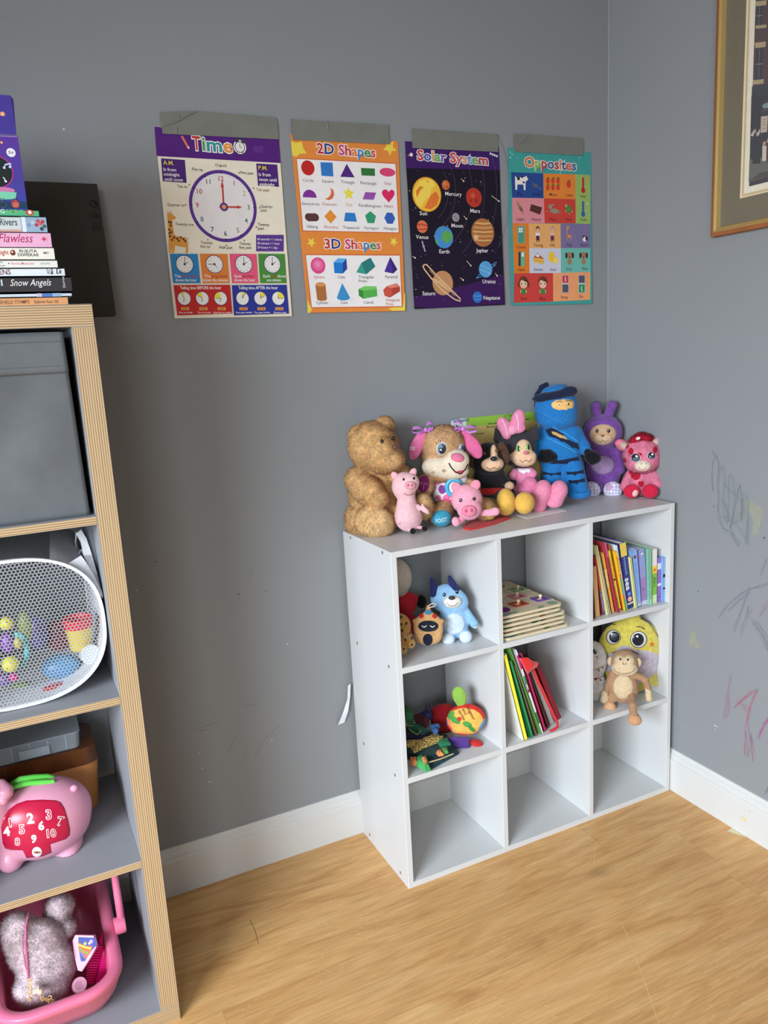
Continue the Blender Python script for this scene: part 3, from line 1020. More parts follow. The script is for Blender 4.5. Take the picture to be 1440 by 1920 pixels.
for d in (-44, -6, 40):
    S.line([(330 + d, 1530 + d * 0.3), (405 + d, 1580 + d * 0.3), (470 + d * 0.6, 1640 + d * 0.3)], 14, (222, 176, 130))
S.line([(220, 1400), (250, 1394), (330, 1480), (470, 1620), (570, 1720), (572, 1742), (520, 1726), (400, 1640), (300, 1530), (230, 1440), (214, 1404)], 14, (222, 184, 138))
S.line([(280, 1450), (330, 1500), (470, 1640), (520, 1690)], 6, (206, 160, 112))
S.disc(810, 1440, 78, (88, 160, 214), n=28); S.line([(760, 1400), (850, 1440)], 8, (130, 190, 230)); S.line([(755, 1440), (860, 1482)], 8, (130, 190, 230))
S.line([(720, 1526), (750, 1490), (775, 1478)], 7, (80, 150, 206)); S.line([(865, 1400), (915, 1368), (905, 1396), (872, 1424)], 7, (80, 150, 206)); S.line([(720, 1526), (770, 1508)], 6, (80, 150, 206))
S.disc(733, 1704, 54, (46, 112, 190)); S.line([(695, 1690), (733, 1696), (770, 1688)], 8, (90, 156, 220)); S.line([(700, 1720), (740, 1726), (768, 1718)], 6, (90, 156, 220))
for t, u, v, u1 in (('Mercury', 428, 740, 583), ('Mars', 666, 902, 756), ('Sun', 186, 926, 257), ('Moon', 487, 1042, 596), ('Venus', 150, 1150, 268), ('Earth', 372, 1288, 468), ('Jupiter', 720, 1278, 835),
                    ('Uranus', 781, 1572, 904), ('Saturn', 212, 1686, 333), ('Neptune', 791, 1728, 946)):
    S.text(t, u, v, 36, (238, 232, 232), u1=u1, bold=0.008)
rr = random.Random(3)
for _ in range(70):
    v = rr.uniform(500, 1760); u = rr.uniform(75 + (v - 500) * 0.05, 930 + (v - 500) * 0.03)
    S.disc(u, v, rr.choice((2, 2.5, 3, 5)), (226, 220, 226), n=6)
for u, v, du, dv in ((600, 605, -24, -24), (625, 962, -24, -28), (596, 1542, -28, -22), (918, 1502, -18, -26), (935, 796, -70, -52), (668, 1405, -40, -46), (140, 1332, -24, -16)):
    S.line([(u, v), (u + du, v + dv)], 6, (222, 200, 170)); S.disc(u, v, 8, (246, 240, 226), n=8)
S.disc(104, 355, 18, (236, 232, 232)); S.poly([(66, 362), (88, 350), (88, 372)], (206, 120, 90))
for k in range(4):
    S.disc(855 + 20 * k, 345 + 8 * k, 12, (222, 222, 226), n=8)
S.line([(206, 1172), (236, 1272)], 14, (176, 170, 200)); S.line([(208, 1228), (234, 1220)], 6, (176, 170, 200))
S.finish()

# ---- opposites poster
S = poster('opposites_poster', 'teal poster of opposites with a grid of small pictures', [(952, 276.5), (1108, 285.5), (1110.2, 569.5), (958.8, 572.5)],
           (940, 230, 5.332), (66, 158, 152))
for u, v in ((90, 296), (108, 316), (92, 348), (782, 348), (596, 480), (590, 506)):
    S.disc(u, v, 7, (190, 226, 220), n=8)
S.title('Opposites', 234, 440, 100, 745, [(206, 110, 60), (140, 190, 80), (190, 60, 90), (60, 90, 150), (190, 60, 60), (214, 130, 80), (50, 84, 140), (206, 90, 90), (50, 100, 140)], edge=(240, 226, 210))
cells = [((96, 495), (418, 508), (420, 755), (108, 750), (40, 72, 142)), ((418, 508), (738, 517), (740, 766), (424, 756), (232, 132, 52)), ((738, 517), (890, 524), (890, 1014), (744, 1008), (156, 182, 100)),
         ((108, 750), (424, 756), (434, 1006), (112, 1006), (222, 140, 148)), ((424, 756), (740, 766), (744, 1008), (434, 1006), (206, 66, 56)), ((112, 1006), (272, 1008), (282, 1506), (128, 1506), (226, 126, 44)),
         ((272, 1008), (592, 1012), (594, 1256), (278, 1256), (232, 170, 104)), ((592, 1012), (890, 1014), (890, 1254), (594, 1254), (126, 112, 154)), ((278, 1256), (594, 1256), (596, 1504), (282, 1504), (206, 206, 220)),
         ((594, 1254), (890, 1254), (890, 1490), (598, 1504), (112, 186, 172)), ((128, 1506), (516, 1504), (518, 1790), (120, 1802), (206, 66, 60)), ((516, 1504), (890, 1492), (888, 1770), (518, 1788), (240, 160, 106))]
for a, b, c, d, col in cells:
    S.poly([a, b, c, d], col)
tk = (66, 44, 40)
for t, u, v, u1, c in (('Big', 160, 722, 208, (24, 30, 60)), ('Small', 306, 726, 390, (24, 30, 60)), ('More', 480, 730, 556, tk), ('Less', 648, 735, 714, tk), ('Hot', 790, 748, 842, (40, 60, 30)), ('Light', 152, 976, 230, tk), ('Heavy', 302, 978, 396, tk),
                       ('Fast', 484, 978, 547, tk), ('Slow', 642, 980, 708, tk), ('Cold', 788, 982, 848, (40, 60, 30)), ('Close', 152, 1256, 238, tk), ('Young', 320, 1236, 415, tk), ('Old', 484, 1236, 532, tk), ('Tall', 650, 1236, 700, (40, 30, 60)), ('Short', 788, 1236, 866, (40, 30, 60)),
                       ('Open', 160, 1482, 236, tk), ('Sweet', 324, 1480, 414, tk), ('Sour', 484, 1480, 552, tk), ('Dry', 650, 1476, 702, tk), ('Wet', 802, 1472, 860, tk), ('Girl', 192, 1774, 252, (70, 20, 20)), ('Boy', 384, 1772, 440, (70, 20, 20)), ('Stop', 596, 1758, 666, tk), ('Go', 778, 1750, 816, tk)):
    S.text(t, u, v, 27, c, u1=u1, bold=0.008)
# cow, mouse, strawberries
S.poly([(136, 530), (150, 548), (225, 545), (250, 532), (270, 545), (262, 575), (242, 590), (240, 675), (224, 675), (220, 620), (160, 618), (156, 672), (140, 672), (136, 600)], (240, 234, 226))
for u, v, r in ((170, 560, 16), (222, 598, 11), (206, 545, 10), (262, 545, 9)):
    S.disc(u, v, r, (30, 30, 36), ratio=1.2)
S.disc(340, 632, 22, (90, 92, 112), ratio=1.6); S.disc(318, 612, 11, (110, 100, 120)); S.line([(370, 645), (396, 662), (380, 668)], 4, (190, 140, 130))
for u in (463, 514, 565):
    for v in (580, 648):
        S.disc(u, v, 30, (206, 62, 50), ratio=0.75); S.disc(u + 4, v - 26, 9, (70, 120, 50), ratio=1.6)
S.disc(672, 615, 36, (206, 62, 50), ratio=0.8); S.disc(680, 584, 10, (70, 120, 50), ratio=1.6)
for v0, c in ((552, (190, 40, 36)), (790, (50, 100, 170))):
    S.rect(806, v0, 826, v0 + 120, c); S.disc(817, v0 + 126, 27, c); S.disc(816, v0 + 4, 11, c)
S.star(854, 562, 18, (230, 160, 60), n=8); S.star(860, 810, 20, (206, 226, 210), n=6, inner=0.3)
S.poly([(146, 780), (180, 800), (212, 860), (214, 905), (176, 870), (150, 820)], (190, 140, 110)); S.line([(150, 785), (220, 915)], 4, (110, 70, 60)); S.poly([(170, 820), (212, 862), (212, 900), (180, 866)], (130, 84, 70))
S.poly([(296, 816), (406, 848), (386, 920), (282, 880)], (84, 46, 34)); S.line([(300, 850), (380, 880)], 6, (110, 64, 48))
gr = (150, 140, 116)
S.disc(530, 884, 26, gr, ratio=2.1); S.disc(488, 842, 24, gr); S.disc(514, 822, 9, gr, ratio=3); S.line([(470, 890), (448, 884)], 8, gr); S.line([(570, 890), (588, 908)], 10, gr)
S.disc(672, 864, 36, (60, 130, 56)); S.disc(672, 864, 22, (84, 150, 66)); S.disc(646, 832, 16, (170, 180, 100)); S.disc(704, 890, 10, (170, 180, 100)); S.disc(644, 884, 10, (170, 180, 100)); S.disc(680, 912, 8, (170, 180, 100))
# doors
S.rect(158, 1034, 232, 1206, (110, 176, 150)); S.rect(166, 1042, 224, 1200, (84, 150, 128)); S.rect(172, 1052, 212, 1098, (226, 236, 226)); S.line([(192, 1052), (192, 1098)], 4, (84, 150, 128)); S.line([(172, 1076), (212, 1076)], 4, (84, 150, 128))
S.rect(170, 1290, 232, 1434, (110, 176, 150)); S.rect(170, 1292, 192, 1434, (54, 54, 60)); S.rect(200, 1300, 224, 1340, (226, 236, 226))
# small figures
for u, hair, top, bot in ((362, (60, 36, 28), (236, 230, 226), (96, 36, 56)), (508, (150, 150, 154), (226, 190, 160), (120, 36, 84))):
    S.disc(u, 1066, 30, hair, ratio=0.8); S.disc(u, 1076, 23, (226, 180, 146), ratio=0.85)
    S.poly([(u - 20, 1102), (u + 20, 1102), (u + 24, 1150), (u - 22, 1150)], top); S.poly([(u - 18, 1130), (u + 18, 1130), (u + 16, 1176), (u - 16, 1176)], bot)
    S.line([(u - 8, 1176), (u - 10, 1192)], 8, (70, 40, 40)); S.line([(u + 8, 1176), (u + 12, 1192)], 8, (70, 40, 40))
S.disc(664, 1048, 16, (222, 150, 96)); S.line([(655, 1050), (652, 1120)], 10, (222, 150, 96)); S.disc(676, 1136, 18, (222, 140, 80), ratio=1.6); S.line([(660, 1150), (658, 1174)], 8, (222, 150, 96)); S.line([(694, 1150), (698, 1174)], 8, (222, 150, 96))
S.disc(832, 1168, 22, (240, 236, 232), ratio=1.3); S.disc(822, 1142, 16, (50, 44, 60)); S.disc(850, 1160, 22, (50, 44, 60), ratio=0.7); S.disc(826, 1150, 9, (240, 236, 232))
S.poly([(318, 1352), (360, 1304), (424, 1362), (420, 1416), (320, 1396)], (236, 184, 84)); S.poly([(318, 1352), (360, 1304), (424, 1362)], (176, 92, 60)); S.disc(362, 1330, 16, (240, 226, 210), ratio=1.4); S.line([(320, 1372), (420, 1390)], 6, (206, 140, 60))
S.disc(500, 1344, 54, (240, 196, 60), ratio=0.75); S.disc(542, 1378, 30, (246, 214, 90))
for u in (680, 820):
    S.disc(u, 1326, 32, (166, 124, 90)); S.disc(u - 32, 1328, 30, (66, 44, 40), ratio=0.5); S.disc(u + 32, 1328, 30, (66, 44, 40), ratio=0.5); S.disc(u, 1388, 32, (166, 124, 90), ratio=0.85); S.disc(u, 1346, 7, (40, 30, 30)); S.disc(u - 12, 1320, 4, (40, 30, 30)); S.disc(u + 12, 1320, 4, (40, 30, 30))
for u, hr in ((220, 46), (412, 44)):
    S.disc(u, 1594, 58, (112, 56, 38), ratio=0.95); S.disc(u, 1612, 46, (240, 196, 166), ratio=1.0)
    if u < 300:
        S.disc(u - 48, 1620, 26, (112, 56, 38), ratio=0.5); S.disc(u + 48, 1620, 26, (112, 56, 38), ratio=0.5)
    S.poly([(u - 48, 1596), (u - 20, 1572), (u, 1582), (u + 40, 1572), (u + 48, 1600), (u + 30, 1550), (u - 30, 1550)][::-1], (112, 56, 38))
    for d in (-20, 20):
        S.disc(u + d, 1612, 9, (60, 36, 30), ratio=0.8)
    S.line([(u - 8, 1640), (u, 1644), (u + 8, 1640)], 4, (170, 90, 80))
    S.poly([(u - 22, 1660), (u + 22, 1660), (u + 26, 1712), (u - 26, 1712)], (70, 130, 60)); S.line([(u - 24, 1672), (u - 32, 1704)], 8, (240, 196, 166)); S.line([(u + 24, 1672), (u + 30, 1704)], 8, (240, 196, 166))
for u, c0, c1 in ((637, (206, 60, 70), (90, 86, 100)), (801, (90, 86, 100), (40, 146, 96))):
    S.rect(u - 36, 1524, u + 36, 1704, (206, 196, 196)); S.rect(u - 30, 1528, u + 30, 1602, c0); S.rect(u - 30, 1618, u + 30, 1698, c1)
    S.line([(u, 1540), (u, 1590)] if u < 700 else [(u, 1634), (u - 4, 1660), (u + 6, 1686)], 10, (236, 226, 226))
S.finish()

# ---- grey tape strips
DUCT = (124, 124, 116)


def tape(label, pts, crop, creases):
    n = np.array([0, -1.0, 0])
    p0 = np.array([0, -0.0041, 1.88])
    S = Sheet(p0, n, (1, 0, 0), crop)
    P = [S.at(*p) for p in pts]
    S.mb.prism(P, -n * 0.0011, DUCT)
    for path, w in creases:
        S.mb.tube([S.at(*p) + n * 0.0002 for p in path], [0.0003 + 0.0011 * w * (0.4 + 0.6 * math.sin(math.pi * min(1, i / max(1, len(path) - 1)))) for i in range(len(path))], DUCT, 6)
    tag(S.mb.build('tape_strip', 'duct'), label, 'tape', 'grey tape strips holding up the posters')


tape('wide wrinkled grey tape strip above the clock poster', [(112, 270), (104, 215), (88, 122), (96, 88), (380, 78), (1058, 132), (1072, 180), (1082, 318)], (280, 190, 4.464),
     [([(118, 208), (230, 168), (330, 110), (400, 88)], 2.2), ([(226, 268), (228, 240), (232, 215)], 1.8), ([(240, 96), (250, 128), (244, 150)], 1.6)])
tape('grey tape strip above the orange shapes poster', [(92, 290), (80, 160), (66, 106), (200, 118), (934, 158), (930, 200), (942, 330)], (530, 200, 4.684),
     [([(382, 122), (394, 170), (406, 215)], 1.8), ([(78, 120), (76, 190), (80, 245)], 1.2)])
tape('smooth grey tape strip above the dark planets poster', [(120, 290), (112, 104), (924, 158), (930, 328)], (750, 220, 5.052), [])
tape('short grey tape strip above the teal poster', [(132, 290), (124, 112), (240, 112), (824, 156), (820, 328)], (940, 230, 5.332),
     [([(272, 116), (230, 175), (176, 222)], 1.6)])
# ================================================================== SOFT TOYS: smooth bodies from blended solids
def surface_net(fn, lo, hi, h):
    lo, hi = np.asarray(lo, float), np.asarray(hi, float)
    n = np.maximum(np.ceil((hi - lo) / h).astype(int) + 1, 4)
    ax = [lo[i] + h * np.arange(n[i]) for i in range(3)]
    G = np.stack(np.meshgrid(*ax, indexing='ij'), -1)
    g = fn(G.reshape(-1, 3)).reshape(n)
    acc = np.zeros((n[0] - 1, n[1] - 1, n[2] - 1, 3))
    cnt = np.zeros((n[0] - 1, n[1] - 1, n[2] - 1))
    edges = []
    for a in range(3):
        sa = [slice(None)] * 3; sb = [slice(None)] * 3
        sa[a], sb[a] = slice(0, -1), slice(1, None)
        ga, gb = g[tuple(sa)], g[tuple(sb)]
        cr = (ga < 0) != (gb < 0)
        t = np.where(cr, ga / np.where(cr, ga - gb, 1), 0)
        p = G[tuple(sa)].copy()
        p[..., a] += t * h
        p *= cr[..., None]
        o = [i for i in range(3) if i != a]
        for d0 in (0, 1):
            for d1 in (0, 1):
                sl = [slice(None)] * 3
                sl[o[0]] = slice(d0, n[o[0]] - 1 + d0)
                sl[o[1]] = slice(d1, n[o[1]] - 1 + d1)
                acc += p[tuple(sl)]
                cnt += cr[tuple(sl)]
        edges.append((a, cr, ga < 0))
    act = cnt > 0
    idx = np.full(act.shape, -1, int)
    idx[act] = np.arange(act.sum())
    V_ = acc[act] / cnt[act][:, None]
    F = []
    for a, cr, ins in edges:
        o = [i for i in range(3) if i != a]
        sl = [slice(None)] * 3
        sl[o[0]], sl[o[1]] = slice(1, -1), slice(1, -1)
        w = np.argwhere(cr[tuple(sl)])
        if not len(w):
            continue
        w[:, o[0]] += 1; w[:, o[1]] += 1
        s = ins[tuple(w.T)]
        q = []
        for d0, d1 in ((1, 1), (0, 1), (0, 0), (1, 0)):
            c = w.copy(); c[:, o[0]] -= d0; c[:, o[1]] -= d1
            q.append(idx[tuple(c.T)])
        q = np.stack(q, 1)
        flip = s if a != 1 else ~s
        q[~flip] = q[~flip][:, ::-1]
        F.append(q)
    return V_, np.concatenate(F)


def sd_ell(p, c, r, R):
    q = (p - c) @ R
    k0 = np.linalg.norm(q / r, axis=1)
    k1 = np.linalg.norm(q / (r * r), axis=1)
    return np.where(k1 > 1e-9, k0 * (k0 - 1) / np.maximum(k1, 1e-9), -r.min())


def sd_cap(p, a, b, ra, rb):
    ab = b - a
    t = np.clip(((p - a) @ ab) / max(ab @ ab, 1e-12), 0, 1)
    return np.linalg.norm(p - a - t[:, None] * ab, axis=1) - (ra + (rb - ra) * t)


def sd_box(p, c, r, R, rd):
    q = np.abs((p - c) @ R) - (r - rd)
    return np.linalg.norm(np.maximum(q, 0), axis=1) + np.minimum(q.max(axis=1), 0) - rd


class Toy:
    """A soft toy. Its frame: x to the right and z up as one stands in front of it, y towards the viewer.
    Lengths and places are given in photo pixels at its distance; depth d is towards the viewer."""

    def __init__(s, name, label, cat, base, z=None, y=None, group=None, face=None):
        # base: photo column of the toy's middle; y: how far from the back wall its middle stands; z: what it stands on
        s.o = hit(*base, 1, y)
        s.o[2] = z
        s.n = CAM - s.o
        s.n[2] = 0
        s.n /= np.linalg.norm(s.n)
        if face is not None:
            e = np.asarray(face[1]) - np.asarray(face[0])         # face: two points of the toy's middle plane, left and right
            s.n = np.array([e[1], -e[0], 0.0])
            s.n /= np.linalg.norm(s.n)
        s.r = np.array([-s.n[1], s.n[0], 0.0])
        s.up = np.array([0, 0, 1.0])
        s.s = float((s.o - CAM) @ FWD) / FPX
        s.root = thing(name, label, cat, s.o, group)
        s.bvh = None
        s.tag = name

    def pt(s, x, y, d=0.0):
        return hit_plane(x, y, s.o + s.n * d * s.s, s.n)

    def rot(s, roll=0.0, yaw=0.0):
        a, b = math.radians(roll), math.radians(yaw)
        r = s.r * math.cos(a) + s.up * math.sin(a)
        u = -s.r * math.sin(a) + s.up * math.cos(a)
        n = s.n * math.cos(b) + r * math.sin(b)
        r = r * math.cos(b) - s.n * math.sin(b)
        return np.stack([r, n, u], 1)

    # solids ------------------------------------------------------------
    def el(s, x, y, d, rx, ry, rd, col, roll=0.0, yaw=0.0):
        return ('e', s.pt(x, y, d), np.array([rx, rd, ry], float) * s.s, s.rot(roll, yaw), col)

    def cap(s, a, b, ra, rb, col):
        return ('c', s.pt(*a), s.pt(*b), ra * s.s, rb * s.s, col)

    def bx(s, x, y, d, rx, ry, rd, col, roll=0.0, yaw=0.0, rnd=4):
        return ('b', s.pt(x, y, d), np.array([rx, rd, ry], float) * s.s, s.rot(roll, yaw), col, rnd * s.s)

    @staticmethod
    def dist(p, g):
        if g[0] == 'e':
            return sd_ell(p, g[1], g[2], g[3])
        if g[0] == 'c':
            return sd_cap(p, *g[1:5])
        return sd_box(p, g[1], g[2], g[3], g[5])

    def body(s, name, prims, material='plush', k=3.0, h=1.6, paint=(), parent=None, fuzz=0.0, fur=None, clip=None, floor=True):
        """one blended surface; k: blend radius, h: mesh step (photo pixels). paint: [(solid, colour)] recolours what lies inside a solid."""
        kk, hh = k * s.s, h * s.s
        lo, hi = np.full(3, 1e9), np.full(3, -1e9)
        for g in prims:
            if g[0] == 'c':
                for c, r in ((g[1], g[3]), (g[2], g[4])):
                    lo, hi = np.minimum(lo, c - r), np.maximum(hi, c + r)
            else:
                e = np.abs(g[3]) @ g[2]
                lo, hi = np.minimum(lo, g[1] - e), np.maximum(hi, g[1] + e)
        lo, hi = lo - 3 * hh - kk, hi + 3 * hh + kk
        zf = s.o[2] + 0.0004

        def fn(P):
            d = None
            for g in prims:
                e = s.dist(P, g)
                if d is None:
                    d = e
                else:
                    q = np.clip(0.5 + 0.5 * (d - e) / kk, 0, 1)
                    d = d + (e - d) * q - kk * q * (1 - q)
            if floor:
                d = np.maximum(d, zf - P[:, 2])
            if clip is not None:
                for c0, cn in clip:
                    d = np.maximum(d, (P - c0) @ cn)
            return d
        V_, F = surface_net(fn, lo, hi, hh)
        D = np.stack([s.dist(V_, g) for g in prims], 1)
        near = D.argmin(1)
        C = np.array([lin(g[4] if g[0] != 'c' else g[5]) for g in prims])[near]
        for g, col in paint:
            C[s.dist(V_, g) < 0] = lin(col)
        if fuzz:
            e = fuzz * s.s
            g = np.gradient
            nn = np.stack([fn(V_ + np.eye(3)[i] * 1e-4) - fn(V_ - np.eye(3)[i] * 1e-4) for i in range(3)], 1)
            nn /= np.linalg.norm(nn, axis=1)[:, None] + 1e-12
            V_ = V_ + nn * rng.normal(0, 1, len(V_))[:, None] * e * (V_[:, 2] > zf + 2 * e)[:, None]
        mb = MB().add(V_, F.tolist(), C)
        s.bvh = BVHTree.FromPolygons(V_.tolist(), F.tolist())
        o = mb.build(name, material, parent or s.root, smooth='all')
        if fur:
            cnt, ln, wd, droop = fur
            s.blades(o, V_, F, C, cnt, ln * s.s, wd * s.s, droop, zf, material)
        return o

    def blades(s, o, V_, F, C, cnt, ln, wd, droop, zf, material):
        """pile: short tapering hairs rooted all over the surface, part of the same mesh."""
        T = np.concatenate([F[:, :3], F[:, [0, 2, 3]]])
        a, b, c = V_[T[:, 0]], V_[T[:, 1]], V_[T[:, 2]]
        nrm = np.cross(b - a, c - a)
        ar = np.linalg.norm(nrm, axis=1)
        pick = rng.choice(len(T), cnt, p=ar / ar.sum())
        u, v = rng.random(cnt), rng.random(cnt)
        f = u + v > 1
        u[f], v[f] = 1 - u[f], 1 - v[f]
        P = a[pick] + (b - a)[pick] * u[:, None] + (c - a)[pick] * v[:, None]
        Nn = nrm[pick] / (ar[pick][:, None] + 1e-12)
        keep = P[:, 2] > zf + 0.15 * ln
        P, Nn, cnt = P[keep], Nn[keep], int(keep.sum())
        col = C[T[pick[keep], 0]] * rng.uniform(0.72, 1.26, cnt)[:, None]
        d = rng.normal(0, 0.55, (cnt, 3)) + np.array([0, 0, -droop])
        d += Nn * (0.7 - (d * Nn).sum(1))[:, None]                # combed flat, the tips standing a little off
        d /= np.linalg.norm(d, axis=1)[:, None]
        side = np.cross(d, Nn) + rng.normal(0, 0.12, (cnt, 3))
        side /= np.linalg.norm(side, axis=1)[:, None] + 1e-12
        side *= np.where((np.cross(side, d) * Nn).sum(1) < 0, -1.0, 1.0)[:, None]
        L = ln * rng.uniform(0.6, 1.25, cnt)[:, None]
        tip = P + d * L
        tip[:, 2] = np.maximum(tip[:, 2], zf)
        vv = np.stack([P - side * wd, P + side * wd, tip], 1).reshape(-1, 3)
        me = o.data
        base = np.array([x.co[:] for x in me.vertices])
        ofs = np.array(s.o) if o.parent is s.root else np.array(s.o) + np.array(o.parent.location)
        allv = np.concatenate([base, vv - ofs])
        fs = [list(p.vertices) for p in me.polygons] + (np.arange(3 * cnt).reshape(-1, 3) + len(base)).tolist()
        cc = np.concatenate([C[F].reshape(-1, 3), np.repeat(col, 3, 0)])
        m2 = bpy.data.meshes.new(me.name)
        m2.from_pydata(allv.tolist(), [], fs)
        at = m2.color_attributes.new('Col', 'FLOAT_COLOR', 'CORNER')
        c4 = np.ones((len(cc), 4), np.float32)
        c4[:, :3] = cc
        at.data.foreach_set('color', c4.ravel())
        m2.materials.append(mat(material))
        sm = np.ones(len(m2.polygons), bool)
        m2.polygons.foreach_set('use_smooth', sm)
        m2.update()
        nv = np.zeros((len(allv), 3), np.float32)
        bn = np.zeros(len(base) * 3, np.float32)
        me.vertices.foreach_get('normal', bn)
        nv[:len(base)] = bn.reshape(-1, 3)
        nv[len(base):] = np.repeat(Nn + 0.35 * d, 3, 0)
        nv /= np.linalg.norm(nv, axis=1)[:, None] + 1e-9
        m2.normals_split_custom_set_from_vertices(nv.tolist())
        o.data = m2
        bpy.data.meshes.remove(me)

    # things laid on the surface ------------------------------------------
    def on(s, x, y, lift=0.0):
        h, nn, *_ = s.bvh.ray_cast(V(CAM), V(ray(x, y)))
        if h is None:
            return None, None
        h, nn = np.array(h), np.array(nn)
        if nn @ (CAM - h) < 0:
            nn = -nn
        return h + nn * lift, nn

    def patch(s, name, outline, col, bulge=0.5, lift=0.35, material='felt', parent=None, rings=5, mb=None):
        """a piece of cloth or thread lying on the body: outline in photo pixels round its middle."""
        pts = np.array(outline, float)
        cx, cy = pts.mean(0)
        P0, n0 = s.on(cx, cy)
        if P0 is None:
            P0, n0 = s.pt(cx, cy), s.n
        n = len(pts)
        vs, fs = [P0 + n0 * (lift + bulge) * s.s], []
        for j in range(1, rings + 1):
            f = j / rings
            for x, y in pts:
                q = (cx + (x - cx) * f, cy + (y - cy) * f)
                h, nn = s.on(*q)
                if h is None or np.linalg.norm(h - P0) > 3.2 * max(np.ptp(pts[:, 0]), np.ptp(pts[:, 1])) * s.s:
                    h, nn = hit_plane(*q, P0, n0), n0
                vs.append(h + nn * (lift + bulge * (1 - f * f)) * s.s)
        for i in range(n):
            fs.append([0, 1 + i, 1 + (i + 1) % n])
        for j in range(rings - 1):
            for i in range(n):
                k = (i + 1) % n
                a, b = 1 + j * n, 1 + (j + 1) * n
                fs.append([a + i, b + i, b + k, a + k])
        # a rim that dips into the surface, so the piece has an edge
        a = 1 + (rings - 1) * n
        b = len(vs)
        for i in range(n):
            vs.append(vs[a + i] - n0 * (lift + 0.6) * s.s)
        for i in range(n):
            k = (i + 1) % n
            fs.append([a + i, b + i, b + k, a + k])
        f0 = fs[0]
        nn_ = np.cross(vs[f0[1]] - vs[f0[0]], vs[f0[2]] - vs[f0[0]])
        if nn_ @ n0 < 0:
            fs = [f[::-1] for f in fs]
        if mb is not None:
            return mb.add(vs, fs, col)
        return MB().add(vs, fs, col).build(name, material, parent or s.root, smooth='all')

    @staticmethod
    def oval(x, y, rx, ry, rot=0.0, n=18):
        c, q = math.cos(math.radians(rot)), math.sin(math.radians(rot))
        return [(x + rx * math.cos(a) * c + ry * math.sin(a) * q, y - rx * math.cos(a) * q + ry * math.sin(a) * c)
                for a in [2 * math.pi * i / n for i in range(n)]]

    def eye(s, layers, material='gloss', name='eye', bulge=0.8, parent=None):
        """layers: (x, y, rx, ry, rot, colour) from the outside in; one mesh."""
        mb = MB()
        for i, (x, y, rx, ry, rot, col) in enumerate(layers):
            s.patch(name, s.oval(x, y, rx, ry, rot), col, bulge, 0.25 + 0.35 * i, mb=mb, rings=3)
        return mb.build(name, material, parent or s.root, smooth='all')

    def stroke(s, name, paths, w, col, material='felt', lift=0.2, parent=None):
        for path in paths:
            mb = MB()
            P = []
            for (x0, y0), (x1, y1) in zip(path[:-1], path[1:]):
                for t in np.linspace(0, 1, max(2, int(math.hypot(x1 - x0, y1 - y0) / 2.5) + 1), endpoint=False):
                    h, nn = s.on(x0 + (x1 - x0) * t, y0 + (y1 - y0) * t, lift * s.s)
                    if h is not None:
                        P.append(h)
            h, nn = s.on(*path[-1], lift * s.s)
            if h is not None:
                P.append(h)
            if len(P) > 1:
                mb.tube(P, w * s.s / 2, col, 6).build(name, material, parent or s.root, smooth=True)

    def write(s, name, txt, x, y, hpx, col, u1=None, slope=0.0, material='ink', bold=0.0, lift=0.6, parent=None):
        """embroidered or printed words on the curved surface: baseline from (x, y) in photo pixels."""
        vs, fs = glyphs(txt, bold)
        g = glyphs('H')[0]
        m = hpx / (g[:, 1].max() - g[:, 1].min())
        x0 = vs[:, 0].min()
        kx = m if u1 is None else (u1 - x) / (vs[:, 0].max() - x0)
        cs, sn = math.cos(math.radians(slope)), math.sin(math.radians(slope))
        P, ok = [], True
        for a, b in vs:
            X, Y = (a - x0) * kx, b * m
            h, nn = s.on(x + X * cs - Y * sn, y - X * sn - Y * cs, lift * s.s)
            if h is None:
                h = s.pt(x + X * cs - Y * sn, y - X * sn - Y * cs)
            P.append(h)
        return MB().add(P, fs, col).build(name, material, parent or s.root)
# ================================================================== TOYS ON TOP OF THE BOOKCASE
GRP = 'soft toys sitting along the top of the white bookcase'
ZT = HS
# ---- teddy bear
B = (238, 196, 138)
t = Toy('teddy_bear', 'large honey brown teddy bear at the left end of the white bookcase top', 'soft toy', (705, 960), ZT, -0.074, group=GRP)
t.body('body', [
    t.el(700, 838, 0, 45, 46, 40, B), t.el(716, 852, 22, 32, 34, 34, B), t.el(731, 862, 30, 25, 21, 24, (242, 204, 148)), t.el(700, 925, -8, 46, 62, 34, B),
    t.el(704, 968, -6, 46, 38, 34, B),
    t.cap((672, 900, 4), (694, 922, 30), 24, 25, B), t.cap((684, 915, 20), (708, 935, 34), 25, 20, B),
    t.el(672, 975, -4, 25, 32, 34, B), t.el(700, 978, 36, 33, 31, 20, (240, 202, 146)), t.el(710, 982, 44, 27, 27, 14, (244, 208, 154)),
    t.cap((742, 888, -6), (764, 896, -4), 22, 15, B), t.cap((745, 965, 4), (790, 950, 12), 20, 15, B), t.el(794, 950, 16, 17, 24, 13, (240, 202, 146))],
    'fur', k=4, h=1.8, fur=(42000, 5.5, 0.55, 0.35))
for x, y, rx, ry, r in ((674, 817, 21, 19, 30), (722, 797, 16, 15, -20)):
    t.body('ear', [t.el(x, y, 0, rx, ry, 9, B, r), t.el(x + 3, y + 5, 5, rx - 7, ry - 7, 6, (196, 154, 100), r)], 'fur', k=4, h=1.5, fur=(5000, 4.5, 0.45, 0.1), floor=False)
t.body('nose', [t.el(741, 838, 50, 6.5, 5.5, 5, (92, 52, 44))], 'satin', h=1.0, floor=False)
t.body('eye', [t.el(716, 829, 44, 3.6, 5.0, 4, (36, 22, 16))], 'gloss', h=0.7, floor=False)
t.body('eye', [t.el(738, 822, 30, 3.4, 4.4, 4, (36, 22, 16))], 'gloss', h=0.7, floor=False)

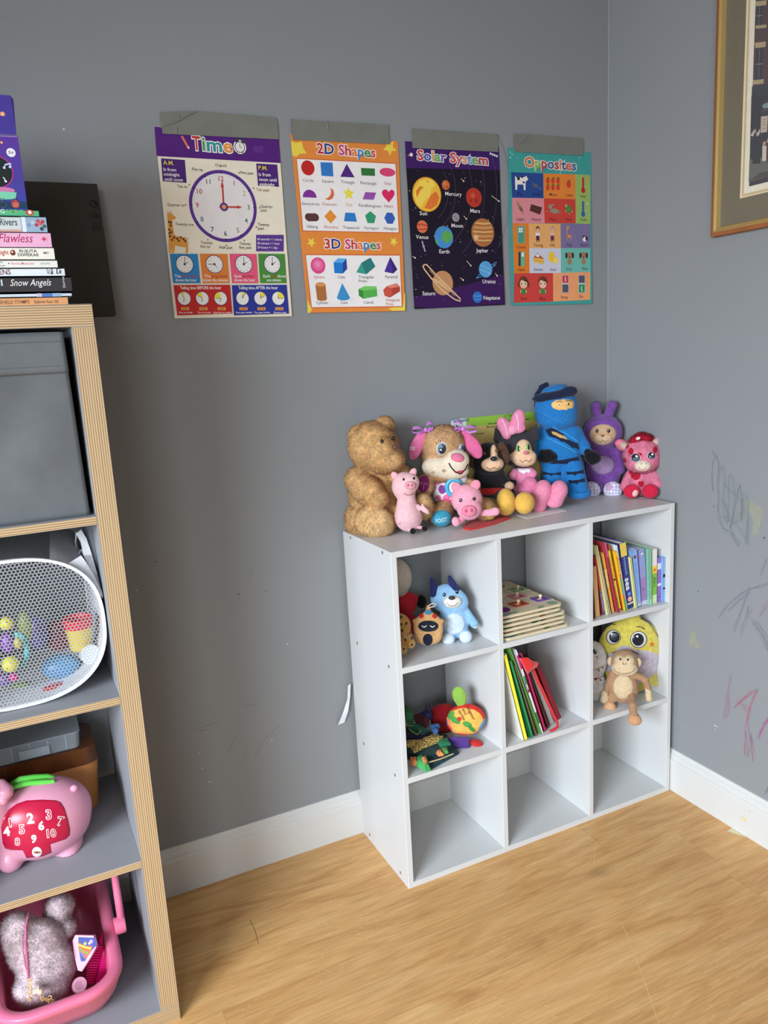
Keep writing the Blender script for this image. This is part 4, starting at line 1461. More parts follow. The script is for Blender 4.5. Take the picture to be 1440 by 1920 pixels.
# ---- puppy with pink ears
P_ = (232, 188, 140)
t = Toy('puppy_toy', 'fawn plush puppy with long pink ears, purple ribbons and a printed romper', 'soft toy', (842, 940), ZT, -0.098, group=GRP)
t.body('body', [
    t.el(832, 850, 0, 40, 48, 38, P_), t.el(832, 832, 2, 39, 34, 38, P_), t.el(834, 878, 6, 41, 28, 36, P_), t.el(844, 920, -6, 34, 36, 30, P_),
    t.cap((808, 900, 6), (794, 914, 26), 13, 15, P_), t.el(797, 910, 28, 17, 20, 12, P_),
    t.cap((866, 905, 0), (888, 912, 12), 12, 12, P_),
    t.cap((838, 945, 14), (826, 966, 36), 15, 21, P_), t.cap((880, 945, 6), (910, 956, 20), 18, 20, P_)],
    'fur', k=5, h=1.6, fur=(26000, 3.0, 0.5, 0.1))
pup = t
bv = t.bvh
mz = t.body('muzzle', [t.el(831, 874, 22, 39, 22, 26, (224, 208, 182)), t.el(856, 864, 34, 23, 21, 20, (226, 212, 188)), t.el(850, 884, 30, 28, 15, 18, (224, 208, 182))], 'felt', k=6, h=1.3, floor=False,
            paint=[(t.el(812, 886, 44, 4, 3, 8, 0), (196, 172, 140)), (t.el(832, 883, 48, 4, 3, 8, 0), (170, 148, 118))])
t.patch('nose', t.oval(858, 858, 13, 8.5, -12), (222, 120, 150), 3.5, 0.4)
t.stroke('mouth', [[(842, 868), (846, 876), (854, 885), (864, 888), (872, 880), (877, 870)]], 2.6, (40, 24, 26))
t.patch('tongue', [(855, 884), (862, 882), (871, 881), (867, 888), (861, 890)], (190, 70, 90), 0.6, 0.5)
t.bvh = bv
for x, y, rx, ry, rot in ((828, 841, 9, 11.5, -8), (867.5, 843, 6.5, 10.5, 6)):
    t.eye([(x, y, rx + 1.2, ry + 1.2, rot, (226, 232, 236)), (x + 0.6, y + 0.4, rx - 0.6, ry - 1, rot, (64, 128, 170)), (x + 1.4, y + 1, rx - 2.6, ry - 3, rot, (18, 22, 34)), (x - 1.2, y + 2.2, 2.1, 2.1, 0, (232, 238, 242))])
t.stroke('eyelashes', [[(821, 833), (817, 829)], [(824, 831), (821, 826)], [(827, 830), (825, 825)]], 1.0, (40, 30, 30))
for pts, nm in (([(799, 812, 6), (784, 824, 8), (772, 842, 10), (778, 856, 10)], 0), ([(869, 812, 2), (884, 824, 4), (892, 842, 6), (890, 852, 6)], 1)):
    if nm == 0:
        pr = [t.el(781, 838, 12, 12, 26, 5, (222, 116, 160), -24), t.el(790, 822, 10, 10, 14, 5, (222, 116, 160), -30)]
    else:
        pr = [t.el(888, 838, 10, 13, 24, 5, (218, 104, 150), 28), t.el(876, 819, 6, 10, 16, 5, (218, 104, 150), 34)]
    e = t.body('ear', pr, 'felt', k=4, h=1.3, floor=False)
    if nm == 0:
        t.write('ear_print', 'EIS', 768.5, 843, 6, (240, 226, 232), u1=778, slope=-8, bold=0.02, parent=None)
# ribbons: loops and tails
RB = (196, 110, 196)
for cx, cy, sgn in ((798, 806, 1), (868, 804, -1)):
    mb = MB()
    for lp in ([(0, 0), (-12, -8), (-24, -6), (-25, 0), (-12, 3), (0, 0)], [(0, 0), (2, -14), (12, -18), (14, -8), (4, -2), (0, 0)], [(0, 0), (8, -6), (16, -2), (14, 2), (0, 0)]):
        a = [t.pt(cx + sgn * x, cy + y, 14) for x, y in lp]
        b = [t.pt(cx + sgn * x * 1.02, cy + y + (5.5 if (x, y) != (0, 0) else 2.0), 18 + 0.12 * abs(x)) for x, y in lp]
        vs = a + b
        k = len(lp)
        mb.add(vs, [[i, i + 1, k + i + 1, k + i] for i in range(k - 1)], RB)
    mb.ball(t.pt(cx, cy, 17), 4 * t.s, (206, 130, 206), seg=10, rings=6)
    o = mb.build('ribbon_bow', 'satin', t.root, smooth=True)
    sol = o.modifiers.new('thickness', 'SOLIDIFY'); sol.thickness = 0.0006
# romper
ro = t.body('romper', [t.el(842, 922, 4, 31, 30, 30, (236, 222, 222)), t.cap((822, 898, 12), (862, 898, 12), 14, 14, (236, 222, 222))], 'fabric', k=5, h=1.4,
            paint=[(t.el(x, y, 30, rx, ry, 30, 0, r), c) for x, y, rx, ry, r, c in ((821, 904, 7, 6, 20, (214, 90, 150)), (829, 918, 7, 8, 0, (140, 70, 150)), (838, 932, 8, 6, 30, (222, 110, 150)), (822, 934, 5, 5, 0, (222, 110, 150)), (846, 906, 6, 6, 0, (214, 90, 150)), (836, 912, 4, 3, 0, (176, 120, 176)))] + [(t.el(836, 944, 34, 26, 7, 16, 0), (214, 70, 120))])
# music badge on the paw, blue ring, foot pads
t.bvh = bv
t.patch('paw_badge', t.oval(794.5, 907.5, 9.5, 15, -8, 24), (132, 40, 104), 0.6, 2.4)
h0, n0 = t.on(794, 907)
t.write('badge_print', 'MUSIC', 787, 908, 4.5, (190, 130, 170), u1=803, slope=-10, lift=3.4)
t.write('badge_print', 'J', 793, 916, 5, (206, 150, 186), lift=3.4)
mb = MB()
c0 = t.pt(851, 914, 34)
mb.tube([c0 + (t.r * math.cos(a) * 13 + t.up * math.sin(a) * 15) * t.s for a in np.linspace(0, 2 * math.pi, 25)[:-1]], 3.6 * t.s, (72, 178, 214), 10, closed=True)
mb.ball(c0, np.array([9, 4, 11]) * t.s, (214, 224, 226), t.rot(), 14, 8)
mb.build('teether_ring', 'plastic', t.root, smooth='all')
t.bvh = bv
t.patch('foot_pad', t.oval(828, 972, 17, 14, 8, 24), (62, 150, 176), 0.8, 2.4)
t.write('foot_print', 'FOOT', 819, 979, 6.5, (206, 226, 226), u1=838, slope=10, lift=3.6, bold=0.01)
t.patch('foot_pad', t.oval(918, 962, 9, 11, 20, 20), (206, 176, 70), 0.8, 2.4)

# ---- small pink pig sitting
K = (232, 182, 186)
t = Toy('pig_toy', 'slim pale pink plush pig with black shoes sitting against the teddy bear', 'soft toy', (768, 960), ZT, -0.16, group=GRP)
t.body('body', [t.el(758, 912, 0, 23, 27, 22, K), t.el(768, 905, 8, 18, 18, 18, K), t.el(766, 970, -2, 26, 27, 22, K), t.cap((762, 935, 0), (764, 965, 0), 17, 24, K),
                t.cap((751, 962, 8), (747, 978, 16), 6, 4, K), t.cap((784, 950, 6), (800, 958, 12), 4.5, 4, K), t.cap((797, 957, 10), (803, 962, 12), 3, 2.2, K), t.cap((797, 957, 10), (792, 946, 13), 3, 2.2, K)], 'felt', k=4, h=1.1)
pg1 = t.bvh
t.stroke('seam', [[(758, 948), (765, 951), (775, 947)]], 0.5, (206, 150, 156))
t.body('snout', [t.el(769, 910, 26, 10, 8, 6, (226, 158, 166))], 'felt', h=0.9, floor=False)
t.patch('nostril', t.oval(765.5, 910, 1.8, 2.6), (176, 96, 108), 0.3, 0.4)
t.patch('nostril', t.oval(772.5, 910, 1.8, 2.6), (176, 96, 108), 0.3, 0.4)
t.bvh = pg1
t.stroke('mouth', [[(757, 924), (762, 928), (770, 928), (776, 924)]], 1.2, (150, 60, 66))
t.eye([(757, 899, 2.2, 2.6, 0, (30, 24, 24))])
t.eye([(776, 897, 2.2, 2.6, 0, (30, 24, 24))])
for x, y, r in ((741, 893, 34), (774, 887, -30)):
    t.body('ear', [t.el(x, y, 4, 6.5, 10, 4, (230, 172, 178), r)], 'felt', h=1.0, floor=False)
for (x0, y0), (x1, y1) in (((764, 992), (774, 998)), ((784, 988), (796, 993))):
    t.body('leg', [t.cap((x0 - 4, y0, 4), (x1, y1 - 3, 16), 3.4, 3.2, (222, 166, 172))], 'felt', h=1.0)
    t.body('shoe', [t.el(x1, y1 - 2, 18, 5.6, 5.8, 6, (24, 24, 28))], 'felt', h=1.0)

# ---- pig lying forward on a red cloth
K2 = (238, 162, 180)
t = Toy('pig_toy', 'bright pink plush pig slumped forward on a red cloth', 'soft toy', (880, 960), ZT + 0.005, -0.184, group=GRP)
t.body('body', [t.el(875, 936, 6, 29, 28, 24, K2), t.el(880, 954, 20, 23, 21, 20, K2), 
                t.cap((900, 962, 6), (922, 961, 18), 6, 7, K2), t.el(929, 959, 18, 8, 8, 7, K2), t.cap((866, 974, 12), (856, 980, 24), 7, 7, K2), t.el(854, 977, 26, 7, 8, 7, K2)], 'felt', k=4, h=1.1)
pigb = t.bvh
for x, y, r in ((856, 914, 40), (891, 910, -40)):
    t.body('ear', [t.el(x, y, 10, 9, 11, 4, (236, 146, 166), r)], 'felt', h=1.0, floor=False)
t.bvh = pigb
for x, y in ((864, 938), (889, 935)):
    t.eye([(x, y, 3.2, 3.6, 0, (26, 20, 24)), (x - 0.8, y - 1, 1, 1, 0, (236, 236, 240))])
t.body('snout', [t.el(879, 958, 40, 14, 11, 7, (230, 132, 156))], 'felt', h=1.0, floor=False)
for x, y in ((874, 958), (884.5, 957)):
    t.patch('nostril', t.oval(x, y, 2.4, 3.4), (190, 84, 110), 0.3, 0.4)
dp = [(868, 992), (874, 983), (892, 976), (910, 973), (930, 971), (946, 966), (957, 973), (930, 983), (900, 991), (880, 995)]
mb = MB()
c = np.mean([hit(x, y, 2, ZT) for x, y in dp], 0)
ring_ = [hit(x, y, 2, ZT) for x, y in dp]
ring2 = []
for i in range(len(ring_)):
    a, b = ring_[i], ring_[(i + 1) % len(ring_)]
    for q in range(4):
        ring2.append(a + (b - a) * q / 4)
vs = []
nr = len(ring2)
for f, zz in ((1.0, 0.0004), (1.0, 0.003), (0.8, 0.0042), (0.5, 0.0046), (0.2, 0.0046)):
    for i, p in enumerate(ring2):
        q = c + (p - c) * f
        vs.append(np.array([q[0], q[1], ZT + zz + (0.0022 * max(0, math.sin(i * 1.3)) * (f == 1.0) if zz > 0.002 else 0)]))
fs = []
for j in range(4):
    for i in range(nr):
        k = (i + 1) % nr
        fs.append([j * nr + i, j * nr + k, (j + 1) * nr + k, (j + 1) * nr + i])
fs.append([4 * nr + i for i in range(nr)])
fs.append([i for i in range(nr)][::-1])
mb.add(vs, fs, (214, 48, 44))
tag(mb.build('red_cloth', 'fabric', smooth=True), 'folded red cloth lying flat under the slumped pink pig', 'cloth')

# ---- black puppy with mustard feet
BK, SK = (34, 32, 34), (234, 192, 156)
t = Toy('puppy_toy', 'black plush puppy with droopy brown ears, red waistband and mustard yellow feet', 'soft toy', (930, 930), ZT, -0.098, group=GRP)
t.body('body', [t.el(916, 862, -2, 33, 32, 28, BK), t.el(918, 905, -6, 29, 28, 22, BK), t.cap((898, 890, 0), (892, 918, 12), 9, 9, BK), t.cap((938, 890, 0), (950, 906, 12), 9, 8, BK),
                t.cap((920, 925, 4), (944, 930, 26), 8, 9, (60, 56, 56)), t.cap((932, 926, 4), (976, 934, 26), 8, 8, (60, 56, 56))], 'felt', k=4, h=1.3)
t.body('waistband', [t.el(919, 919, 0, 27, 9, 23.5, (200, 44, 46))], 'felt', h=1.3)
t.body('muzzle', [t.el(923, 870, 18, 21, 14, 20, SK), t.el(926, 852, 16, 7, 18, 15, SK)], 'felt', k=5, h=1.1, floor=False)
t.stroke('mouth', [[(912, 876), (919, 880), (926, 876), (932, 880), (938, 876)]], 1.1, (70, 40, 36))
t.body('nose', [t.el(926, 860, 40, 6.5, 4.6, 5, (22, 20, 22))], 'satin', h=0.9, floor=False)
for x, y in ((908, 850), (932, 845)):
    t.body('eye', [t.el(x, y, 29 if x < 920 else 31, 3.2, 3.6, 3, (96, 60, 34))], 'gloss', h=0.7, floor=False)
for x, y, r in ((890, 856, -14), (944, 850, 14)):
    t.body('ear', [t.el(x, y, 8, 10, 22, 6, (84, 58, 44), r)], 'felt', h=1.2, floor=False)
for x, y, d in ((892, 920, 16), (955, 911, 18)):
    t.body('paw', [t.el(x, y, d, 9, 8, 8, (206, 170, 136))], 'felt', k=2, h=0.9)
YL = (236, 184, 84)
t.body('foot', [t.el(949, 940, 34, 17, 24, 22, YL, 6), t.el(948, 950, 38, 16, 16, 20, YL)], 'felt', k=5, h=1.2)
t.body('foot', [t.el(983, 945, 34, 18, 18, 24, YL), t.el(984, 940, 34, 17, 17, 18, YL)], 'felt', k=5, h=1.2)

# ---- charcoal cat in a pink dress
BK = (58, 55, 60)
t = Toy('cat_toy', 'charcoal plush cat in a pink dress with a tall pink bow', 'soft toy', (985, 930), ZT, -0.088, group=GRP)
PK = (228, 136, 170)
t.body('body', [t.el(968, 838, -6, 36, 36, 28, BK), t.el(980, 902, -8, 24, 34, 16, BK), t.cap((966, 890, -4), (962, 905, 8), 7, 7, BK), t.cap((998, 890, -4), (1006, 900, 6), 7, 7, BK),
                t.cap((984, 920, 0), (1006, 938, 24), 9, 8, BK), t.cap((990, 918, 0), (1030, 930, 22), 9, 8, BK)], 'felt', k=4, h=1.3)
t.body('muzzle', [t.el(980, 856, 16, 25, 14, 18, SK), t.el(984, 864, 18, 19, 11, 15, SK), t.el(981, 842, 16, 15, 18, 14, SK)], 'felt', k=5, h=1.1, floor=False)
t.stroke('mouth', [[(974, 862), (980, 867), (986, 862), (992, 866), (997, 861)]], 1.1, (90, 50, 46))
t.stroke('whisker', [[(964, 856), (954, 853)], [(965, 861), (955, 862)], [(1000, 852), (1006, 848)]], 0.7, (236, 230, 226))
for x, y in ((972, 841), (990, 838)):
    t.eye([(x, y, 5.0, 6.4, 4, (150, 190, 110)), (x + 0.6, y + 0.4, 2.0, 5.2, 4, (18, 18, 20))])
t.body('nose', [t.el(986, 849, 35, 5, 3.4, 4, (214, 110, 130))], 'satin', h=0.8, floor=False)
for x, y, r in ((936, 818, 24), (1000, 812, -20)):
    t.body('ear', [t.cap((x, y + 4, -6), (x + (-6 if r > 0 else 5), y - 14, -6), 11, 2.5, BK)], 'felt', h=1.2, floor=False)
bw = t.body('bow', [t.el(946, 800, 16, 12, 19, 9, PK, 28), t.el(949, 812, 18, 9, 12, 8, PK, 20), t.el(971, 790, 16, 13, 22, 9, PK, -12), t.el(972, 802, 18, 13, 10, 8, PK), t.el(961, 807, 20, 7, 8, 7, (236, 160, 188))], 'felt', k=3, h=1.0, floor=False)
t.stroke('bow_seam', [[(968, 775), (972, 790), (972, 806)], [(942, 786), (948, 800), (952, 818)]], 2.0, (240, 206, 220))
t.body('dress', [t.el(980, 896, -6, 22, 22, 19, PK), t.cap((966, 886, 4), (962, 892, 10), 8, 8, PK), t.cap((994, 884, 0), (999, 888, 6), 8, 8, PK), t.el(986, 916, 6, 23, 14, 22, (224, 126, 162)), t.el(994, 908, 14, 14, 14, 14, (224, 126, 162))], 'felt', k=4, h=1.2)
t.patch('collar', [(970, 878), (980, 880), (990, 879), (996, 881), (994, 886), (987, 885), (983, 889), (977, 886), (972, 883)], (240, 234, 236), 0.6, 0.8)
PK2 = (234, 140, 168)
t.body('boot', [t.el(1018, 922, 26, 17, 22, 20, PK2, -8), t.el(1012, 938, 30, 13, 20, 16, PK2, 10), t.el(1010, 950, 30, 12, 10, 14, PK2)], 'felt', k=5, h=1.2)
t.body('boot', [t.el(1048, 920, 26, 16, 19, 18, PK2, -10), t.el(1043, 934, 28, 13, 16, 15, PK2, 24), t.el(1037, 943, 28, 13, 9, 12, PK2, -10)], 'felt', k=5, h=1.2)

# ---- hooded rag doll
NB, ND = (38, 116, 182), (30, 38, 62)
t = Toy('hooded_doll', 'tall blue hooded rag doll with a navy headband and black mittens', 'soft toy', (1050, 880), ZT, -0.088, group=GRP)
t.body('body', [t.el(1042, 768, 0, 39, 38, 33, NB), t.el(1044, 784, 3, 37, 24, 32, NB), t.el(1042, 754, -2, 36, 26, 31, NB), t.el(1048, 834, -2, 40, 40, 27, NB), t.el(1048, 856, -2, 38, 26, 25, NB), t.bx(1048, 832, -4, 38, 36, 20, NB, -4, rnd=16),
                t.cap((1016, 816, -2), (1008, 842, 2), 14, 13, NB), t.cap((1008, 842, 2), (1018, 852, 12), 12, 10, NB), t.cap((1080, 812, -6), (1092, 836, -4), 13, 12, NB), t.cap((1092, 836, -4), (1102, 848, 2), 12, 9, NB),
                t.cap((1036, 872, 0), (1034, 915, 6), 20, 19, NB), t.cap((1072, 872, 0), (1080, 912, 8), 21, 22, NB), t.el(1086, 924, 16, 22, 12, 20, NB), t.el(1034, 926, 14, 19, 11, 18, NB)], 'felt', k=5, h=1.5)
nb = t.bvh
t.patch('face_opening', [(1034, 756), (1042, 750), (1056, 748), (1068, 749), (1075, 752), (1077, 758), (1074, 766), (1062, 769), (1048, 769), (1038, 766), (1034, 761)], (236, 190, 120), 0.8, 0.3)
for x, y in ((1049, 759), (1065, 757.5)):
    t.eye([(x, y, 4.0, 4.6, 0, (34, 26, 24)), (x - 0.8, y - 1.0, 1.2, 1.2, 0, (240, 240, 240))])
t.stroke('eyebrow', [[(1044, 754), (1049, 752.5), (1054, 754)], [(1060, 752.5), (1066, 751), (1071, 752.5)]], 1.6, (84, 52, 26))
t.stroke('stitching', [[(1016, 774), (1034, 784), (1056, 792)], [(1006, 830), (1002, 846)], [(1066, 778), (1058, 790)]], 0.7, (86, 156, 208))
t.body('headband', [t.el(1040, 741, 0, 41, 10, 35, ND, 8), t.el(1066, 733, 22, 15, 8, 12, ND, 8), t.el(1020, 745, 16, 20, 8, 14, ND, 6), t.el(1044, 740, 24, 22, 7, 12, ND, 10), t.cap((1008, 744, 4), (1003, 762, 4), 3.5, 2.2, ND)], 'fabric', k=3, h=1.2, floor=False)
t.body('headband_knot', [t.bx(1020, 724, -4, 9, 5, 6, ND, 24, rnd=3), t.cap((1014, 729, -2), (1006, 740, -2), 4, 4, ND)], 'felt', k=2, h=1.1, floor=False)
t.body('hood_top', [t.el(1040, 732, -4, 25, 11, 24, NB, 10)], 'felt', h=1.3, floor=False)
t.bvh = nb
t.patch('sash', [(1022, 806), (1034, 802), (1056, 814), (1084, 832), (1086, 844), (1076, 842), (1052, 828), (1030, 818)], ND, 0.4, 0.4)
t.stroke('sash_trim', [[(1024, 820), (1050, 832), (1080, 848)], [(1036, 800), (1058, 811), (1084, 828)]], 2.0, (64, 160, 212))
t.patch('sash_patch', [(1034, 808), (1044, 810), (1060, 819), (1064, 825), (1050, 821), (1036, 814)], (206, 164, 100), 0.4, 1.0)
t.patch('belt', [(1012, 858), (1034, 862), (1060, 862), (1084, 856), (1086, 864), (1062, 870), (1034, 870), (1012, 866)], ND, 0.4, 0.6)
for pts in ([(1018, 884), (1034, 887), (1052, 885), (1052, 891), (1034, 893), (1018, 890)], [(1062, 884), (1078, 884), (1094, 880), (1095, 888), (1079, 892), (1063, 890)], [(1066, 900), (1080, 900), (1096, 896), (1097, 904), (1082, 908), (1067, 907)]):
    t.patch('leg_strap', pts, ND, 0.3, 0.4)
t.stroke('toe_stitch', [[(1078, 922), (1090, 925), (1102, 921)]], 1.2, (20, 70, 124))
MT = (24, 24, 28)
t.body('mitten', [t.el(1026, 855, 26, 13, 13, 12, MT), t.cap((1016, 848, 26), (1020, 862, 30), 5, 5, MT), t.el(1036, 857, 24, 9, 9, 9, MT)], 'felt', k=4, h=1.2)
t.body('mitten', [t.el(1110, 857, 12, 14, 12, 12, MT), t.el(1116, 860, 14, 10, 9, 9, MT), t.cap((1102, 848, 8), (1110, 866, 18), 7, 6, MT)], 'felt', k=4, h=1.2)

# ---- purple rabbit
PU = (124, 76, 156)
t = Toy('rabbit_toy', 'purple plush rabbit with a tan face in the corner of the room', 'soft toy', (1135, 870), ZT, -0.057, group=GRP)
t.body('body', [t.el(1130, 810, -4, 36, 33, 26, PU), t.el(1132, 880, -4, 33, 42, 22, PU), t.cap((1112, 850, 0), (1108, 872, 6), 10, 9, PU), t.cap((1156, 850, 0), (1163, 880, 4), 11, 9, PU), t.cap((1122, 905, 4), (1118, 915, 16), 12, 12, PU), t.cap((1148, 905, 4), (1148, 915, 18), 12, 12, PU)],
       'plush', k=5, h=1.4, fur=(9000, 1.6, 0.35, 0.1))
pb = t.bvh
t.body('face', [t.el(1130, 814, 14, 24, 20, 12, (206, 166, 128)), t.el(1130, 822, 18, 15, 10, 12, (220, 186, 150))], 'plush', k=6, h=1.0, floor=False)
for x, y in ((1119.5, 808), (1141, 808)):
    t.eye([(x, y, 3.2, 3.6, 0, (30, 20, 18)), (x - 0.8, y - 1, 1, 1, 0, (236, 236, 236))])
t.patch('nose', [(1125, 815), (1135, 815), (1130, 821)], (150, 84, 80), 0.8, 0.4)
t.stroke('mouth', [[(1122, 826), (1126, 829), (1130, 825), (1134, 829), (1138, 826)]], 1.1, (120, 70, 60))
t.bvh = pb
t.patch('tummy', t.oval(1130, 872, 22, 17, 0, 24), (160, 132, 168), 0.4, 1.2)
for (xa, ya), (xb, yb) in (((1122, 786), (1117, 762)), ((1138, 786), (1148, 760))):
    t.body('ear', [t.cap((xa, ya, -4), (xb, yb, -4), 8, 9, PU)], 'plush', h=1.1, floor=False, fur=(1500, 1.6, 0.35, 0.0))
for x, y in ((1108, 919), (1149, 919)):
    f_ = t.body('foot', [t.el(x, y, 24, 17, 16, 11, (226, 222, 236))], 'plush', h=1.2, paint=[(t.el(x + dx * 6, y + dy * 6, 34, 1.6, 1.6, 10, 0), (170, 150, 206)) for dx in (-2, -1, 0, 1, 2) for dy in (-2, -1, 0, 1, 2)])
    t.patch('foot_pad', t.oval(x - 7, y - 6, 6, 6.5, 0), (206, 160, 190), 0.4, 0.3)

# ---- pink giraffe toy
PG, RD = (250, 150, 178), (206, 36, 66)
t = Toy('calf_toy', 'pink plush calf with red spots and big round eyes at the bookcase corner', 'soft toy', (1205, 890), ZT, -0.173, group=GRP)
hearts = [(1183, 846, 5, 6), (1171, 864, 4, 5), (1198, 851, 6, 3), (1228, 844, 4, 6), (1192, 893, 9, 8), (1202, 908, 6, 6), (1214, 824, 4, 3), (1176, 838, 4, 4), (1182, 887, 3, 4)]
t.body('body', [t.el(1203, 852, 0, 34, 32, 28, PG), t.el(1204, 868, 6, 30, 20, 24, PG), t.el(1204, 902, -4, 27, 28, 20, PG), t.cap((1182, 892, 2), (1172, 912, 10), 10, 9, PG), t.cap((1224, 890, 2), (1234, 908, 8), 10, 9, PG),
                t.cap((1190, 915, 6), (1186, 922, 20), 12, 12, PG), t.cap((1216, 915, 6), (1218, 922, 20), 12, 12, PG)], 'fur', k=5, h=1.4, paint=[(t.el(x, y, 20, a, b, 30, 0), RD) for x, y, a, b in hearts], fur=(14000, 2.4, 0.4, 0.05))
gb = t.bvh
t.body('muzzle', [t.el(1205, 873, 26, 14.5, 10.5, 12, (232, 214, 190))], 'felt', h=0.9, floor=False)
t.stroke('smile', [[(1198, 874), (1199, 879), (1206, 881), (1212, 876)]], 0.9, (206, 110, 100))
for x, y in ((1203, 870), (1212, 869)):
    t.patch('nostril', t.oval(x, y, 1.6, 1.2), (176, 150, 126), 0.2, 0.2)
t.bvh = gb
for x, y, r in ((1192, 858, 8), (1221, 854.5, 7)):
    t.eye([(x, y, r + 1, r + 0.5, -10, (226, 232, 236)), (x, y, r, r - 0.4, -10, (24, 26, 34)), (x, y + 1.5, r * 0.62, r * 0.6, 0, (44, 120, 130)), (x, y + 0.6, r * 0.4, r * 0.4, 0, (12, 14, 18)), (x + 1.5, y - 2.5, 2, 2, 0, (240, 244, 246)), (x - 2.4, y + 2, 1, 1, 0, (240, 244, 246))])
t.stroke('eyelashes', [[(1183, 856), (1179, 854)], [(1185, 852), (1182, 849)], [(1228, 850), (1231, 847)]], 1.0, (24, 22, 26))
for x, y, r in ((1168, 835, -28), (1233, 828, 30)):
    e = t.body('ear', [t.el(x, y, 2, 15, 10, 5, PG, r), t.el(x + (3 if x < 1200 else -3), y + 1, 6, 9, 6, 3, (236, 216, 196), r)], 'fur', k=1.5, h=1.0, floor=False, fur=(2500, 2.0, 0.4, 0.0))
t.body('hair_tuft', [t.el(1194, 823, 8, 13, 7, 9, RD, 24), t.el(1212, 821, 8, 11, 6, 9, RD, -8), t.el(1202, 817, 4, 9, 5, 7, RD)], 'fur', k=3, h=1.0, floor=False, fur=(3500, 4, 0.4, -0.3))
t.body('hair_clip', [t.el(1196.5, 822, 22, 4.5, 3, 2, (236, 196, 186), 20)], 'satin', h=0.7, floor=False)
for x, y in ((1184, 921), (1219, 921)):
    t.body('hoof', [t.el(x, y, 26, 14.5, 13, 9, RD, 10 if x < 1200 else -10)], 'felt', h=1.0)
    if x < 1200:
        t.patch('paw_print', t.oval(1191, 925, 5, 6.5, -30), (236, 196, 186), 0.3, 0.3)

# ---- activity board leaning behind the mice
nb_ = np.array([0, -math.cos(0.085), math.sin(0.085)])
S = Sheet(np.array([-0.4, -0.031, HS]), nb_, (1, 0, 0), (750, 760, 5.76), lift0=1e-4)
rt, upv = S.r, S.u
tl, tr = S.at(548, 178), S.at(1440, 36)
W_ = 0.30


def bp(a, b):
    """a metres right of the board's left edge, b metres below its top"""
    p = tl + rt * a - upv * b
    return p


hgt = (tl[2] - HS - 0.0015) / upv[2]
out = [bp(0.012, -0.006), bp(0.003, 0.0), bp(0, 0.01), bp(0, hgt), bp(W_, hgt), bp(W_, -0.006)]
S.mb.prism(out[::-1][::-1], -nb_ * 0.003, (226, 232, 236))
S.poly3([p + nb_ * S._up() for p in (bp(0.05, -0.006), bp(W_, -0.006), bp(W_, 0.02), bp(0.05, 0.02))][::-1], (150, 196, 68))
S.poly3([p + nb_ * S._up() for p in (bp(0.0, 0.02), bp(W_, 0.02), bp(W_, hgt), bp(0.0, hgt))][::-1], (206, 182, 110))
S.text('Skillmatics', 575, 188, 40, (30, 70, 130), u1=748, bold=0.02)
S.text('ty Day', 1120, 126, 30, (60, 90, 40), bold=0.01)
for tx, u, v in (('What time is', 950, 210), ('Fill in the blanks', 935, 246), ('to eat at', 820, 318), ('start!', 1345, 160)):
    S.text(tx, u, v, 20, (70, 60, 36), bold=0.03)
tag(S.mb.build('activity_board', 'card'), 'green and tan activity board standing behind the two black toys', 'activity board')
# ---- sheet of white card under the shoes
pp = [hit(x, y, 2, HS + 0.0008) for x, y in ((1000, 968), (968, 962), (1010, 942), (1062, 955), (1040, 962))]
mb = MB()
mb.prism([hit(x, y, 2, HS + 0.0016) for x, y in ((968, 966), (990, 972), (1062, 957), (1040, 949))], (0, 0, -0.001), (236, 234, 230))
tag(mb.build('paper_sheet', 'paper'), 'small white paper sheet lying under the toy shoes', 'paper')
# ================================================================== IN THE CUBES OF THE BOOKCASE
Z1, Z2 = RZ[2], RZ[1]                 # upper and middle row
G1 = 'soft toys in the upper left cube'
# ---- cream toy in a red shirt at the left edge
t = Toy('cream_doll', 'cream headed soft toy in a red shirt half hidden at the left of its cube', 'soft toy', (752, 1150), Z1, -0.075, group=G1)
t.body('body', [t.el(738, 1083, 0, 34, 38, 26, (206, 194, 178)), t.el(752, 1135, -2, 30, 24, 20, (186, 40, 48)), t.el(756, 1178, 0, 32, 34, 22, (176, 36, 44)), t.cap((764, 1118, 0), (778, 1124, 2), 9, 9, (186, 40, 48)), t.cap((776, 1122, 2), (786, 1128, 2), 7, 6, (200, 192, 184))], 'felt', k=3, h=1.6)
sb = t.bvh
t.body('mitten', [t.el(790, 1128, 4, 10, 13, 9, (22, 22, 24))], 'felt', h=1.4, floor=False)
t.patch('belt', [(748, 1144), (762, 1145), (774, 1143), (774, 1151), (762, 1153), (748, 1152)], (26, 24, 26), 0.8, 0.8)
t.patch('buckle', [(751, 1143), (763, 1144), (763, 1155), (752, 1155)], (190, 150, 110), 0.8, 2.0)
t.stroke('closed_eye', [[(742, 1068), (745, 1070), (748, 1067)]], 1.4, (30, 26, 26))
# ---- leopard print toy lying at the front
LP = (190, 140, 74)
t = Toy('leopard_toy', 'spotted tan plush toy slumped at the left of the star shaped plush', 'soft toy', (756, 1205), Z1, -0.212, group=G1)
sp_ = [(752, 1160), (762, 1171), (754, 1182), (768, 1186), (760, 1197), (772, 1204), (757, 1212), (752, 1172), (765, 1160), (773, 1194), (766, 1214), (750, 1200), (776, 1182)]
t.body('body', [t.el(750, 1172, -4, 20, 24, 15, LP, 20), t.el(756, 1196, 0, 18, 22, 14, LP), t.cap((760, 1180, 8), (768, 1206, 16), 9, 10, LP), t.el(770, 1206, 18, 8, 9, 9, (196, 150, 86)), t.el(754, 1218, 20, 10, 10, 9, (196, 150, 86)), t.cap((750, 1200, 10), (753, 1215, 18), 9, 9, LP)], 'plush', k=3, h=1.1,
       paint=[(t.el(x, y, 14, 3.0, 2.4, 22, 0, 30), (70, 44, 26)) for x, y in sp_])
